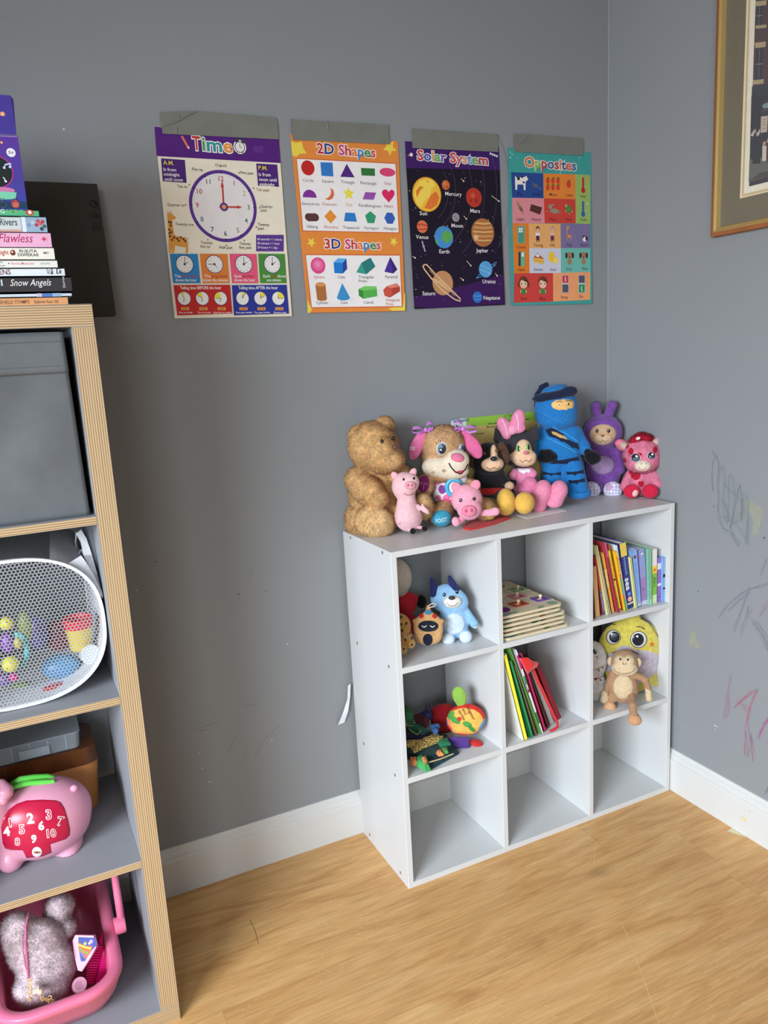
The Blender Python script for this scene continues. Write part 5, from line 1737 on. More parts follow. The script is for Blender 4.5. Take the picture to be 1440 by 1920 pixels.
t.stroke('face_outline', [[(757, 1190), (764, 1200), (768, 1196), (766, 1182)]], 1.0, (206, 206, 200))
# ---- star shaped plush with a dark face
t = Toy('star_plush', 'small tan star shaped plush with a dark round face and coloured studs', 'soft toy', (804, 1190), Z1, -0.226, group=G1)
ST = (204, 158, 104)
prims = [t.el(803, 1178, 0, 28, 31, 11, ST), t.el(803, 1195, 0, 25, 14, 10, ST)]
for a in (90, 162, 18, 234, 306):
    q = math.radians(a)
    L_ = 35 if a == 90 else 31 if a in (162, 18) else 27
    prims.append(t.cap((803, 1174, 0), (803 + L_ * math.cos(q) * (0.9), 1174 - L_ * math.sin(q) * 1.05, 0), 15, 3.0, ST))
t.body('body', prims, 'felt', k=6, h=1.0)
tb = t.bvh
t.patch('face', t.oval(803, 1174, 19, 10.5, 0, 24), (34, 34, 46), 1.2, 0.4)
for x in (796, 810):
    t.stroke('closed_eye', [[(x - 4, 1173), (x, 1176), (x + 4, 1173)]], 1.6, (230, 226, 220), lift=2.0)
t.patch('stud', t.oval(803, 1148, 6, 5), (66, 132, 176), 1.2, 0.5); t.patch('stud', t.oval(790, 1155, 4.5, 4.5), (190, 44, 40), 1.2, 0.5); t.patch('stud', t.oval(815, 1155, 4.5, 4.5), (190, 44, 40), 1.2, 0.5)
t.patch('stripe_panel', t.oval(802, 1199, 9, 11), (28, 32, 48), 0.8, 1.0)
t.stroke('quilting', [[(780, 1184), (788, 1194)], [(784, 1181), (792, 1189)], [(826, 1184), (818, 1194)], [(822, 1181), (814, 1189)]], 1.0, (226, 192, 146))
mb = MB()
mb.tube([t.pt(803, 1138, 0), t.pt(806, 1134, 3), t.pt(812, 1131, 6), t.pt(818, 1133, 8), t.pt(814, 1137, 6), t.pt(806, 1139, 3), t.pt(803, 1139, 1)], 1.0 * t.s, (214, 200, 176), 6)
mb.build('hanging_loop', 'fabric', t.root, smooth=True)
# ---- blue puppy
LB, NV, CRM = (140, 182, 216), (40, 46, 92), (222, 218, 206)
t = Toy('puppy_toy', 'light blue plush puppy with navy pointed ears sitting inside its cube', 'soft toy', (853, 1180), Z1, -0.207, group=G1)
t.body('body', [t.el(838, 1122, -4, 31, 28, 16, LB), t.el(852, 1163, -2, 28, 36, 17, LB), t.el(850, 1130, 0, 28, 26, 16, LB), t.cap((874, 1146, 0), (888, 1168, 6), 7, 8, LB), t.el(889, 1170, 6, 6, 9, 6, (206, 214, 222), 20), t.cap((842, 1185, 4), (842, 1196, 10), 11, 12, LB), t.cap((866, 1182, 4), (873, 1192, 10), 11, 12, LB)],
       'felt', k=4, h=1.1)
bb_ = t.bvh
for x0, y0, x1, y1 in ((816, 1112, 809, 1086), (852, 1106, 843, 1082)):
    t.body('ear', [t.cap((x0, y0, -4), (x1, y1, -4), 11, 3.5, NV)], 'felt', h=1.0, floor=False)
t.bvh = bb_
t.body('muzzle', [t.el(848, 1128, 14, 17, 12, 10, CRM)], 'felt', h=1.0, floor=False)
t.stroke('mouth', [[(838, 1131), (844, 1136), (852, 1136), (859, 1130)]], 1.0, (90, 80, 60))
t.body('nose', [t.el(847, 1121, 24, 6, 4, 4, (26, 36, 46))], 'satin', h=0.8, floor=False)
t.bvh = bb_
for x, y in ((833, 1115), (857, 1110)):
    t.eye([(x, y, 3.2, 3.8, 0, (30, 26, 34)), (x - 0.8, y - 1.2, 1, 1, 0, (236, 236, 236))])
t.patch('tummy', t.oval(852, 1170, 20, 20, -6, 24), (196, 210, 222), 0.6, 0.6)
for x, y in ((841, 1198), (873, 1194)):
    t.body('foot', [t.el(x, y, 15, 12, 12, 9, (204, 214, 226))], 'felt', h=1.0)

# ---- wooden peg puzzles, six in a stack
PZ = 'wooden peg puzzles stacked in the upper middle cube'
cx0, cx1 = XL + 2 * T + WC, XL + 2 * T + 2 * WC
WOODC = (222, 204, 168)
TOPC = (216, 198, 166)
def rrect(x0, y0, x1, y1, r, n=5):
    out = []
    for cx, cy, a in ((x1 - r, y0 + r, -90), (x1 - r, y1 - r, 0), (x0 + r, y1 - r, 90), (x0 + r, y0 + r, 180)):
        for i in range(n + 1):
            q = math.radians(a + 90 * i / n)
            out.append((cx + r * math.cos(q), cy + r * math.sin(q)))
    return out
names_ = ['bottom wooden puzzle board of the stack, with a blue corner', 'second wooden puzzle board from the bottom of the stack', 'third wooden puzzle board from the bottom of the stack, with a green leaf picture',
          'fourth wooden puzzle board up the stack, with a green corner', 'wooden puzzle board right under the topmost one, with a blue corner', 'topmost wooden puzzle board with knobbed picture pieces']
zt_ = Z1 + 0.0005
pegc = (236, 214, 160)
for i in range(6):
    dx = (0.0, -0.008, -0.004, -0.004, -0.014, -0.010)[i]
    dy = (0.0, 0.005, 0.007, 0.010, 0.014, 0.016)[i]
    x0, x1 = cx0 + 0.012 + (0, -0.006, -0.006, -0.006, -0.007, -0.007)[i] , cx0 + 0.222 + dx
    y0 = YF + 0.008 + dy
    y1 = y0 + 0.262 if i == 5 else y0 + 0.258
    th = 0.0068
    root = thing('puzzle_board', names_[i], 'puzzle', ((x0 + x1) / 2, (y0 + y1) / 2, zt_), PZ)
    oc = rrect(x0, y0, x1, y1, 0.014)
    mb = MB()
    n = len(oc)
    vs = [np.array([a, b, zt_]) for a, b in oc] + [np.array([a, b, zt_ + th]) for a, b in oc]
    mb.add(vs, [list(range(n))[::-1]] + [[k, (k + 1) % n, (k + 1) % n + n, k + n] for k in range(n)], WOODC)
    mb.add(vs[n:], [list(range(n))], TOPC)
    pc = [[(60, 130, 150), (110, 140, 90)], [(150, 90, 70), (120, 130, 90)], [(40, 110, 80), (70, 90, 110)], [(110, 150, 120), (150, 120, 90)], [(70, 120, 150), (120, 150, 130)], [(130, 160, 130), (130, 160, 120)]][i]
    zz = zt_ + th + 0.0002
    def blob(x, y, rx, ry, c, z=zz, nn=12, rot=0.0):
        mb.add([np.array([x + rx * math.cos(q) * math.cos(rot) - ry * math.sin(q) * math.sin(rot), y + rx * math.cos(q) * math.sin(rot) + ry * math.sin(q) * math.cos(rot), z]) for q in [2 * math.pi * k / nn for k in range(nn)]], [list(range(nn))], c)
    blob(x0 + 0.024, y0 + 0.014, 0.022, 0.010, pc[0]); blob(x0 + 0.055, y0 + 0.013, 0.014, 0.006, pc[1]); blob(x0 + 0.14, y0 + 0.010, 0.016, 0.005, pc[1], rot=0.4); blob(x1 - 0.022, y0 + 0.02, 0.016, 0.014, pc[0])
    if i == 2:
        blob(x0 + 0.115, y0 + 0.012, 0.02, 0.008, (40, 104, 66), rot=0.5)
    mb.build('board', 'wood', root)
    if i == 5:
        pieces = [(0.022, 0.046, 'o', (126, 40, 130)), (0.09, 0.062, 's', (196, 84, 56)), (0.165, 0.064, 's', (120, 84, 160)), (0.045, 0.115, 's', (170, 150, 140)), (0.125, 0.118, 's', (206, 130, 140)), (0.012, 0.15, 's', (206, 150, 140)), (0.082, 0.165, 'o', (214, 190, 130)), (0.035, 0.222, 's', (110, 64, 50)), (0.165, 0.17, 's', (150, 170, 130)), (0.13, 0.226, 'o', (170, 120, 110))]
        zp = zt_ + th
        for a, b, sh, c in pieces:
            x, y = x0 + 0.014 + a, y0 + b
            m2 = MB()
            if sh == 'o':
                ol = [(x + 0.026 * math.cos(2 * math.pi * k / 20), y + 0.023 * math.sin(2 * math.pi * k / 20)) for k in range(20)]
            else:
                ol = rrect(x - 0.024, y - 0.02, x + 0.024, y + 0.02, 0.003, 2)
            k2 = len(ol)
            rim = [np.array([x + (u - x) * 1.22, y + (v - y) * 1.22, zp + 0.0003]) for u, v in ol]
            m2.add(rim, [list(range(k2))], (236, 224, 200))
            vs = [np.array([u, v, zp + 0.0005]) for u, v in ol] + [np.array([u, v, zp + 0.002]) for u, v in ol]
            m2.add(vs, [list(range(k2, 2 * k2))] + [[k, (k + 1) % k2, (k + 1) % k2 + k2, k + k2] for k in range(k2)], c)
            m2.ball((x - 0.006, y - 0.003, zp + 0.0022), (0.007, 0.005, 0.0004), (236, 222, 206), seg=10, rings=4)
            m2.ball((x + 0.009, y - 0.008, zp + 0.0022), (0.004, 0.006, 0.0004), (60, 40, 40), seg=10, rings=4)
            pie = m2.build('puzzle_piece', 'wood', root)
            m3 = MB()
            m3.lathe([(0.0022, 0), (0.0022, 0.003), (0.0045, 0.005), (0.0056, 0.008), (0.0045, 0.011), (0.0001, 0.012)], (x, y, zp + 0.002), (0, 0, 1), pegc, 12)
            m3.build('peg', 'wood', root, smooth=True)
    zt_ += th + 0.0042
# ---- books: the upper right cube. bottom and top of each spine read off the photo
BK_G = 'books in the upper right cube'
YB = YF + 0.016


C0 = [XL + T + i * (WC + T) for i in range(3)]
CELLX = {BK_G: (C0[2], C0[2] + WC), 'large picture books leaning in the centre cube': (C0[1], C0[1] + WC)}
EDGE = {g: (np.array([c[0] + 0.0006, 0, 0.0]), np.array([c[0] + 0.0006, 0, 1.0])) for g, c in CELLX.items()}


def book(name, label, bl, br, tr, tl, zb, ysp, depth, cover, spine, group, pages=(236, 230, 214), decor=None, cat='book', hard=True, sag=0.0):
    """spine corners in photo pixels (bottom left, bottom right, top right, top left) on the plane y = ysp; the book runs back from there."""
    P = [hit(x, y, 1, ysp) for x, y in (bl, br, tr, tl)]
    dz = zb - min(P[0][2], P[1][2])
    P = [p + np.array([0, 0, dz]) for p in P]
    cen = (P[0] + P[1]) / 2
    root = thing(name, label, cat, (cen[0], ysp + depth / 2, zb), group)
    up = P[3] - P[0]
    H = np.linalg.norm(up); up /= H
    rt = np.array([up[2], 0, -up[0]])
    w = max(float((P[1] - P[0]) @ rt), 0.004)
    o = P[0]
    # thin the book, then slide it, until it clears the one to its left
    key = group
    if key in EDGE:
        a, b = EDGE[key]                     # right edge line of the left neighbour (bottom, top)
        need = 0.0
        for z in (zb, min(b[2], o[2] + up[2] * H)):
            xr = a[0] + (b[0] - a[0]) * (z - a[2]) / max(b[2] - a[2], 1e-6)
            xl = o[0] + up[0] * (z - o[2]) / up[2]
            need = max(need, xr + 0.0004 - xl)
        if need > 0:
            cut = min(need, max(w - 0.005, 0))
            w -= cut
            o = o + np.array([need, 0, 0])
    H = min(H, ((0.5835 if zb < 0.5 else 0.8765) - zb) / up[2] - 0.001)
    xlim = CELLX[group][1] - 0.0008
    over = max((o + rt * w)[0], (o + rt * w + up * H)[0]) - xlim
    if over > 0:
        w -= min(over, w - 0.005)
    EDGE[key] = (o + rt * w, o + rt * w + up * H)
    zb = zb + 0.0006
    # keep the lowest corner on the shelf
    low = min(0.0, float((rt * w)[2]))
    o = o + np.array([0, 0, zb - (o[2] + low)])
    bk = np.array([0, 1.0, 0])
    t_ = min(0.0018, w * 0.2) if hard else 0.0006

    def blk(m, a0, a1, b0, b1, c0, c1, col):
        vs = [o + rt * a + up * c + bk * b for b in (b0, b1) for c in (c0, c1) for a in (a0, a1)]
        m.add(vs, [(0, 1, 3, 2), (5, 4, 6, 7), (4, 0, 2, 6), (1, 5, 7, 3), (2, 3, 7, 6), (4, 5, 1, 0)], col)
    m = MB()
    blk(m, 0, t_, 0, depth, 0, H, cover); blk(m, w - t_, w, 0, depth, 0, H, cover)
    blk(m, 0, w, 0, 0.0016, 0, H, spine if not isinstance(spine, list) else spine[0][2])
    if isinstance(spine, list):                   # bands up the spine: (from, to, colour) in fractions of its height
        for a, b, c in spine:
            vs = [o + rt * x + up * (H * z) + bk * -0.00015 for x, z in ((0, a), (w, a), (w, b), (0, b))]
            m.add(vs, [(0, 1, 2, 3)], c)
    S = Sheet(o - bk * 0.0002, (0, -1, 0), rt, (0, 0, 1.0), lift0=1e-4)
    S.u = up
    if decor:
        decor(S, o, rt, up, w, H)
        if S.mb.n:
            m.v += S.mb.v; m.f += [[i + m.n for i in f] for f in S.mb.f]; m.c += S.mb.c; m.n += S.mb.n
    m.build('cover', 'card', root)
    m = MB()
    blk(m, t_, w - t_, 0.0016, depth - 0.003, 0.002 if hard else 0.0004, H - (0.003 if hard else 0.0006), pages)
    m.build('pages', 'paper', root)
    return root


def spine_text(txt, f0, f1, col, hf=0.55, xf=0.5, bold=0.02):
    """words running down the spine from fraction f0 to f1 of its height (f0 > f1)"""
    def d(S, o, rt, up, w, H):
        vs, fs = glyphs(txt, bold)
        g = glyphs('H')[0]
        cap = g[:, 1].max() - g[:, 1].min()
        x0, x1 = vs[:, 0].min(), vs[:, 0].max()
        m = w * hf / cap
        k = (f0 - f1) * H / (x1 - x0)
        l = S._up()
        S.mb.add([o + up * (f0 * H - (x - x0) * k) + rt * (w * xf - w * hf / 2 + y * m) + S.n * (l + 1e-4) for x, y in vs], fs, col)
    return d


def spine_dot(f, r, col, xf=0.5):
    def d(S, o, rt, up, w, H):
        l = S._up()
        c = o + up * (f * H) + rt * (w * xf) + S.n * (l + 1e-4)
        S.mb.add([c + (rt * math.cos(q) + up * math.sin(q)) * w * r for q in [2 * math.pi * i / 14 for i in range(14)]], [list(range(14))], col)
    return d


def many(*ds):
    def d(*a):
        for q in ds:
            q(*a)
    return d


def U(u, v):
    return (1090 + u / 8.0, 970 + v / 8.0)


books = [
    ('plum spined thin book at the far left of the row', (166, 1540), (198, 1515), (160, 1080), (128, 1090), (112, 60, 72), (112, 60, 72), None),
    ('tan spined book second from the left of the row', (206, 1512), (286, 1480), (190, 740), (150, 760), (196, 150, 96), (206, 160, 106), None),
    ('red and blue spined book near the left of the row', (290, 1480), (352, 1462), (186, 580), (156, 590), (190, 50, 44), [(0, 0.42, (44, 84, 160)), (0.42, 0.98, (196, 56, 46))], many(spine_text('BRITANNICA', 0.36, 0.06, (180, 206, 230), 0.5), spine_dot(0.4, 0.35, (140, 190, 90)))),
    ('pale yellow thin book leaning beside the red and blue one', (358, 1464), (396, 1452), (212, 420), (176, 430), (226, 216, 150), (228, 220, 160), None),
    ('cream spined book between the two yellow groups', (400, 1452), (446, 1434), (268, 560), (232, 575), (226, 216, 196), (230, 220, 200), spine_dot(0.9, 0.3, (150, 190, 160))),
    ('amber spined book titled in pale letters', (452, 1434), (504, 1414), (336, 530), (290, 550), (226, 160, 60), (232, 166, 66), spine_text('Duncan', 0.72, 0.44, (246, 214, 170), 0.7)),
    ('thin maroon book with a pink top in the row', (508, 1412), (532, 1398), (330, 350), (296, 364), (176, 60, 70), [(0, 0.8, (150, 50, 60)), (0.8, 1, (226, 90, 140))], None),
    ('bright yellow spined book with a black bee', (540, 1396), (608, 1362), (432, 470), (368, 492), (240, 200, 50), (244, 206, 56), many(spine_text('the big book of the world', 0.9, 0.56, (190, 140, 40), 0.28, 0.62), spine_dot(0.53, 0.3, (60, 40, 20)), spine_text('Claire Freedman', 0.24, 0.1, (190, 150, 50), 0.3), spine_dot(0.03, 0.25, (40, 40, 30)))),
    ('thin orange book behind the bright yellow one', (612, 1362), (626, 1356), (452, 390), (408, 394), (232, 110, 70), (236, 116, 76), None),
    ('book with spine reading Faces in orange and green', (630, 1368), (676, 1352), (528, 470), (476, 480), (246, 196, 40), [(0, 0.2, (74, 160, 70)), (0.2, 0.28, (226, 90, 90)), (0.28, 0.55, (80, 170, 190)), (0.55, 0.63, (232, 110, 80)), (0.63, 1, (248, 204, 44))], spine_text('faces', 0.92, 0.66, (226, 80, 40), 0.8)),
    ('white spined book with blue and red letters', (680, 1358), (694, 1350), (566, 380), (520, 392), (226, 232, 240), [(0, 0.3, (206, 226, 246)), (0.3, 0.5, (236, 226, 90)), (0.5, 1, (236, 238, 240))], spine_text('Early', 0.8, 0.6, (190, 50, 60), 0.8)),
    ('navy spined book titled sea below a yellow top', (700, 1356), (790, 1330), (650, 366), (572, 384), (50, 58, 120), [(0, 0.06, (44, 50, 110)), (0.06, 0.085, (226, 200, 150)), (0.085, 0.8, (52, 60, 126)), (0.8, 1, (230, 200, 90))], many(spine_text('My very first book of the', 0.78, 0.52, (150, 170, 226), 0.3), spine_text('sea', 0.47, 0.28, (236, 236, 240), 0.75), spine_dot(0.14, 0.34, (240, 170, 150)), spine_dot(0.22, 0.24, (110, 150, 226)))),
    ('narrow cream and green book squeezed behind the navy one', (768, 1300), (800, 1290), (716, 530), (680, 540), (226, 226, 150), (232, 230, 160), None),
    ('blue spined board book with a small red picture', (812, 1338), (900, 1312), (852, 470), (742, 486), (130, 166, 220), [(0, 0.02, (120, 156, 210)), (0.02, 0.055, (206, 206, 190)), (0.055, 1, (136, 172, 226))], many(spine_text('Pinocchio and other stories', 0.78, 0.2, (110, 140, 206), 0.4), spine_dot(0.88, 0.3, (130, 70, 80)), spine_dot(0.1, 0.12, (226, 130, 90)))),
    ('slim lilac book with a small panda at the top', (906, 1314), (990, 1294), (978, 450), (862, 486), (166, 150, 206), [(0, 0.08, (206, 196, 220)), (0.08, 0.5, (160, 132, 184)), (0.5, 1, (150, 160, 210))], many(spine_dot(0.93, 0.2, (240, 240, 236)), spine_dot(0.955, 0.08, (30, 30, 34), 0.32), spine_dot(0.955, 0.08, (30, 30, 34), 0.68), spine_dot(0.925, 0.05, (30, 30, 34), 0.42), spine_dot(0.925, 0.05, (30, 30, 34), 0.58), spine_text('Baby Panda', 0.7, 0.4, (180, 140, 190), 0.35), spine_text('LOU', 0.32, 0.26, (110, 80, 150), 0.4))),
    ('mint green spined book with an orange picture', (994, 1292), (1056, 1278), (1048, 434), (984, 452), (130, 190, 160), [(0, 0.1, (170, 214, 190)), (0.1, 1, (132, 192, 162))], many(spine_dot(0.92, 0.3, (226, 150, 70)), spine_text('a bedtime story', 0.75, 0.3, (110, 170, 140), 0.35))),
    ('white and lime green book with a yellow flower', (1064, 1270), (1132, 1250), (1128, 450), (1066, 460), (230, 230, 214), [(0, 0.16, (206, 226, 170)), (0.16, 0.56, (130, 190, 70)), (0.56, 0.7, (240, 214, 70)), (0.7, 1, (232, 228, 222))], many(spine_dot(0.62, 0.3, (226, 130, 50)), spine_text('Abc', 0.5, 0.3, (60, 100, 50), 0.5))),
    ('violet board book with a wavy white edge', (1140, 1258), (1196, 1250), (1198, 598), (1138, 604), (150, 110, 190), [(0, 0.36, (150, 110, 190)), (0.36, 0.42, (226, 220, 236)), (0.42, 0.74, (150, 110, 190)), (0.74, 0.88, (230, 226, 236)), (0.88, 1, (156, 116, 196))], spine_dot(0.11, 0.14, (40, 30, 60))),
    ('sky blue board book at the far right of the row', (1206, 1256), (1262, 1246), (1262, 584), (1208, 590), (130, 176, 220), [(0, 1, (134, 180, 224)), (0.28, 0.32, (180, 210, 236)), (0.55, 0.62, (170, 200, 226))], spine_dot(0.11, 0.14, (40, 50, 90))),
]
rr = random.Random(5)
lastx = -9
for k, (lab, bl, br, tr, tl, cov, spn, dec) in enumerate(books):
    book('picture_book', lab, U(*bl), U(*br), U(*tr), U(*tl), Z1, YB + 0.004 * (k % 3), 0.16 + 0.02 * rr.random() if k > 2 else 0.13, cov, spn, BK_G, decor=dec)

# ---- leaning books in the centre cube
CB_G = 'large picture books leaning in the centre cube'


def U2(u, v):
    return (920 + u / 7.2, 1190 + v / 7.2)


lean = [
    ('big yellow spined book with a white cover, leaning left', (450, 1425), (515, 1440), (220, 300), (164, 284), (236, 232, 222), (250, 240, 70), None),
    ('emerald spined book behind the yellow one', (540, 1400), (590, 1400), (292, 400), (250, 384), (40, 140, 80), (44, 146, 84), None),
    ('brown patterned thin book between the two green ones', (594, 1402), (618, 1402), (326, 470), (300, 470), (110, 90, 70), (120, 100, 80), None),
    ('tall light green book with a rounded top', (630, 1402), (662, 1400), (258, 180), (176, 176), (110, 170, 80), (116, 176, 86), None),
    ('white spined book with green and pink bands', (676, 1402), (716, 1404), (392, 300), (316, 290), (226, 226, 224), [(0, 0.12, (226, 226, 224)), (0.12, 0.26, (60, 130, 80)), (0.26, 0.5, (226, 226, 230)), (0.5, 0.54, (140, 60, 60)), (0.6, 0.7, (60, 140, 90)), (0.7, 0.78, (230, 226, 226)), (0.78, 0.94, (206, 40, 120)), (0.94, 1, (210, 226, 240))], None),
    ('crimson spined book in the middle of the leaning row', (722, 1370), (760, 1354), (428, 340), (398, 340), (176, 40, 80), (186, 44, 86), None),
    ('grey paged book with a dark red cover under the ribbon', (776, 1340), (796, 1320), (520, 520), (470, 500), (130, 40, 50), (120, 70, 76), None),
    ('grey spined book with a white rim under the red ribbon', (806, 1280), (850, 1240), (572, 500), (528, 520), (150, 150, 146), [(0, 1, (170, 164, 158))], None),
    ('dark red book at the right end of the leaning row', (906, 1200), (962, 1180), (640, 450), (606, 470), (130, 24, 40), [(0, 1, (140, 30, 46))], None),
]
for k, (lab, bl, br, tr, tl, cov, spn, dec) in enumerate(lean):
    rt_ = book('picture_book', lab, U2(*bl), U2(*br), U2(*tr), U2(*tl), Z2, YF + 0.006 + (0.002 * k if k < 5 else 0.012 + 0.012 * (k - 5)), 0.21 - 0.01 * (k > 4), cov, spn, CB_G, decor=dec, hard=k != 2)
# red gift ribbon tied round the dark red books
q = [U2(*p) for p in ((400, 320), (500, 310), (575, 355), (652, 372), (628, 440), (560, 470), (505, 530), (468, 460))]
yq = YF + 0.002
mb = MB()
f_ = [hit(x, y, 1, yq - 0.01 - 0.004 * math.sin(i * 1.7)) for i, (x, y) in enumerate(q)]
b_ = [hit(x, y, 1, yq + 0.012) + np.array([-0.004, 0, 0.002]) for x, y in q]
cn = np.mean(f_, 0) + np.array([0, -0.01, 0.0])
n = len(q)
mb.add(f_ + b_ + [cn], [[i, (i + 1) % n, 2 * n] for i in range(n)] + [[i, n + i, n + (i + 1) % n, (i + 1) % n] for i in range(n)] + [[n + i for i in range(n)][::-1]], (214, 36, 34))
p1 = [hit(*U2(*p), 1, YF + 0.010) for p in ((575, 470), (640, 640), (700, 760), (800, 980), (862, 1120), (900, 1180))]
s1 = [np.array([0.0042, 0, 0.001])] * 6
vs = [a - b for a, b in zip(p1, s1)] + [a + b for a, b in zip(p1, s1)] + [a - b + np.array([0, 0.0015, 0]) for a, b in zip(p1, s1)] + [a + b + np.array([0, 0.0015, 0]) for a, b in zip(p1, s1)]
mb.add(vs, [[i, 6 + i, 7 + i, i + 1] for i in range(5)] + [[12 + i, 13 + i, 19 + i, 18 + i] for i in range(5)] + [[i, i + 1, 13 + i, 12 + i] for i in range(5)] + [[6 + i, 18 + i, 19 + i, 7 + i] for i in range(5)], (206, 36, 36))
p2 = [hit(*U2(*p), 1, YF + 0.008) for p in ((900, 1180), (905, 1240), (850, 1290), (800, 1330))]
mb.tube([np.array([p[0], p[1], max(p[2], Z2 + 0.0045)]) for p in p2], [0.0038, 0.004, 0.004, 0.0034], (206, 36, 36), 8)
tag(mb.build('gift_ribbon', 'satin', smooth=True), 'wide red ribbon tied round the right hand leaning books', 'ribbon')

# ---- monkey, yellow fish cushion, white owl in the middle right cube
G3 = 'soft toys in the middle right cube'
YE, LV = (206, 190, 84), (190, 178, 190)
t = Toy('fish_cushion', 'big round yellow and lilac fish cushion behind the monkey', 'soft toy', (1185, 1220), Z2, -0.222, group=G3, face=(hit(1122, 1212, 1, -0.185), hit(1236, 1212, 1, -0.262)))
t.body('body', [t.el(1180, 1212, 0, 58, 56, 17, YE), t.el(1182, 1240, 0, 54, 46, 16, YE), t.el(1188, 1262, 0, 36, 40, 14, YE), t.cap((1218, 1262, 0), (1230, 1280, 0), 9, 8, YE), t.cap((1140, 1258, 0), (1142, 1268, 4), 10, 8, YE), t.cap((1190, 1160, 0), (1194, 1158, 0), 8, 6, YE)], 'plush', k=8, h=1.8, clip=[(np.array([0, 0, 0.5852]), np.array([0, 0, 1.0])), (np.array([-0.0384, 0, 0]), np.array([1.0, 0, 0]))],
       paint=[(t.el(1180, 1256, 10, 70, 42, 60, 0), LV), (t.el(1170, 1218, 10, 16, 10, 60, 0), LV), (t.el(1230, 1284, 0, 22, 28, 40, 0), YE), (t.el(1138, 1270, 0, 14, 18, 40, 0), YE), (t.el(1196, 1298, 10, 40, 14, 60, 0, 40), YE)])
for x, y, r in ((1150, 1194.5, 14), (1197.5, 1199, 16)):
    t.eye([(x, y, r, r, 0, (44, 36, 30)), (x, y, r - 1.4, r - 1.2, 0, (226, 222, 224)), (x + (2 if x < 1180 else -1.5), y, r * 0.7, r * 0.74, 0, (28, 30, 40)), (x - 3, y - 6, 2.2, 2.2, 0, (236, 236, 236))], name='eye', bulge=0.4)
t.stroke('eyebrow', [[(1141, 1174), (1147, 1170), (1154, 1171)], [(1193, 1175), (1201, 1175), (1209, 1180)]], 1.8, (66, 54, 36))
t.stroke('seam', [[(1198, 1158), (1216, 1168), (1232, 1190), (1239, 1214)]], 1.4, (96, 96, 60))
t.patch('cheek_flower', [(1222 + 5.5 * (1 if i % 2 == 0 else 0.5) * math.sin(math.pi * i / 5), 1208 - 5.5 * (1 if i % 2 == 0 else 0.5) * math.cos(math.pi * i / 5)) for i in range(10)], (206, 110, 56), 0.3, 0.3)
t.stroke('mouth', [[(1148, 1224), (1160, 1220), (1174, 1219), (1188, 1222), (1198, 1227)]], 1.6, (60, 40, 44))

t = Toy('owl_toy', 'white plush owl half hidden at the left of its cube', 'soft toy', (1116, 1270), Z2, -0.2, group=G3)
OW = (214, 208, 202)
t.body('body', [t.el(1112, 1238, 0, 25, 38, 18, OW), t.el(1112, 1285, 0, 24, 32, 19, OW)], 'plush', k=6, h=1.5)
t.eye([(1115, 1222, 3.2, 5, 20, (26, 24, 26)), (1116, 1220, 1, 1, 0, (240, 240, 240))])
t.stroke('smile', [[(1112, 1256), (1122, 1254), (1131, 1248)], [(1112, 1273), (1124, 1271), (1134, 1265)]], 1.0, (90, 80, 80))
for x, y in ((1123, 1257), (1130, 1252), (1126, 1275), (1133, 1268), (1120, 1232)):
    t.patch('tooth_mark' if y > 1240 else 'cheek', t.oval(x, y, 1.0, 2.6, 30), (150, 90, 70) if y < 1240 else (70, 60, 60), 0.2, 0.2)
t.patch('heart', t.oval(1117, 1273, 3, 2.4, 30), (160, 60, 70), 0.3, 0.3)

MK, MS = (166, 128, 96), (206, 182, 146)
t = Toy('monkey_toy', 'brown plush monkey dangling one leg over the shelf edge', 'soft toy', (1168, 1290), Z2, -0.272, group=G3)
t.body('body', [t.el(1171, 1243, 4, 25, 26, 21, MK), t.el(1169, 1288, 0, 27, 32, 19, MK),
                t.cap((1150, 1262, 2), (1140, 1285, 6), 7.5, 7, MK), t.cap((1140, 1285, 6), (1136, 1302, 8), 6, 5.5, MK), t.cap((1134, 1300, 8), (1132, 1312, 10), 6.5, 7, MS),
                t.cap((1188, 1264, 4), (1210, 1274, 8), 7, 6, MK), t.cap((1210, 1274, 8), (1216, 1290, 8), 6, 5.5, MK), t.cap((1215, 1292, 8), (1217, 1310, 10), 5.5, 6, MS),
                t.cap((1150, 1306, 4), (1143, 1316, 8), 10, 8, MK)], 'felt', k=3, h=1.0)
mkb = t.bvh
lg = t.body('leg', [t.cap((1184, 1305, 14), (1186, 1322, 36), 7.5, 7, MK), t.cap((1186, 1322, 36), (1188, 1344, 38), 7, 6.5, MK), t.el(1190, 1350, 42, 12.5, 10, 10, (196, 148, 106)), t.el(1190, 1346, 40, 9, 10, 8, MK)], 'felt', k=3, h=1.0, floor=False)
t.bvh = mkb
t.body('foot', [t.el(1143, 1326, 14, 12, 11.5, 10, (206, 158, 116))], 'felt', h=1.0)
t.bvh = mkb
t.body('face', [t.el(1171, 1253, 16, 23.5, 14.5, 15, MS), t.el(1163, 1238, 14, 11, 11, 13, MS), t.el(1179, 1238, 14, 11, 11, 13, MS)], 'felt', k=3, h=0.9, floor=False)
t.stroke('smile', [[(1150, 1252), (1155, 1259), (1164, 1263), (1176, 1263), (1186, 1259), (1191, 1252)]], 1.0, (110, 90, 66))
t.eye([(1163, 1236, 1.9, 2.1, 0, (40, 28, 20))]); t.eye([(1177.5, 1237, 1.9, 2.1, 0, (40, 28, 20))])
t.stroke('nostril', [[(1167.5, 1243.5), (1169, 1245.5)], [(1172, 1245.5), (1174.5, 1244)]], 1.4, (50, 36, 30))
t.bvh = mkb
for x, y in ((1145, 1240), (1196, 1242)):
    t.body('ear', [t.el(x, y, 4, 6.5, 9, 4, MS)], 'felt', h=0.9, floor=False)
t.bvh = mkb
t.patch('tummy', t.oval(1168.5, 1288, 19, 23, 0, 24), MS, 1.0, 0.5)

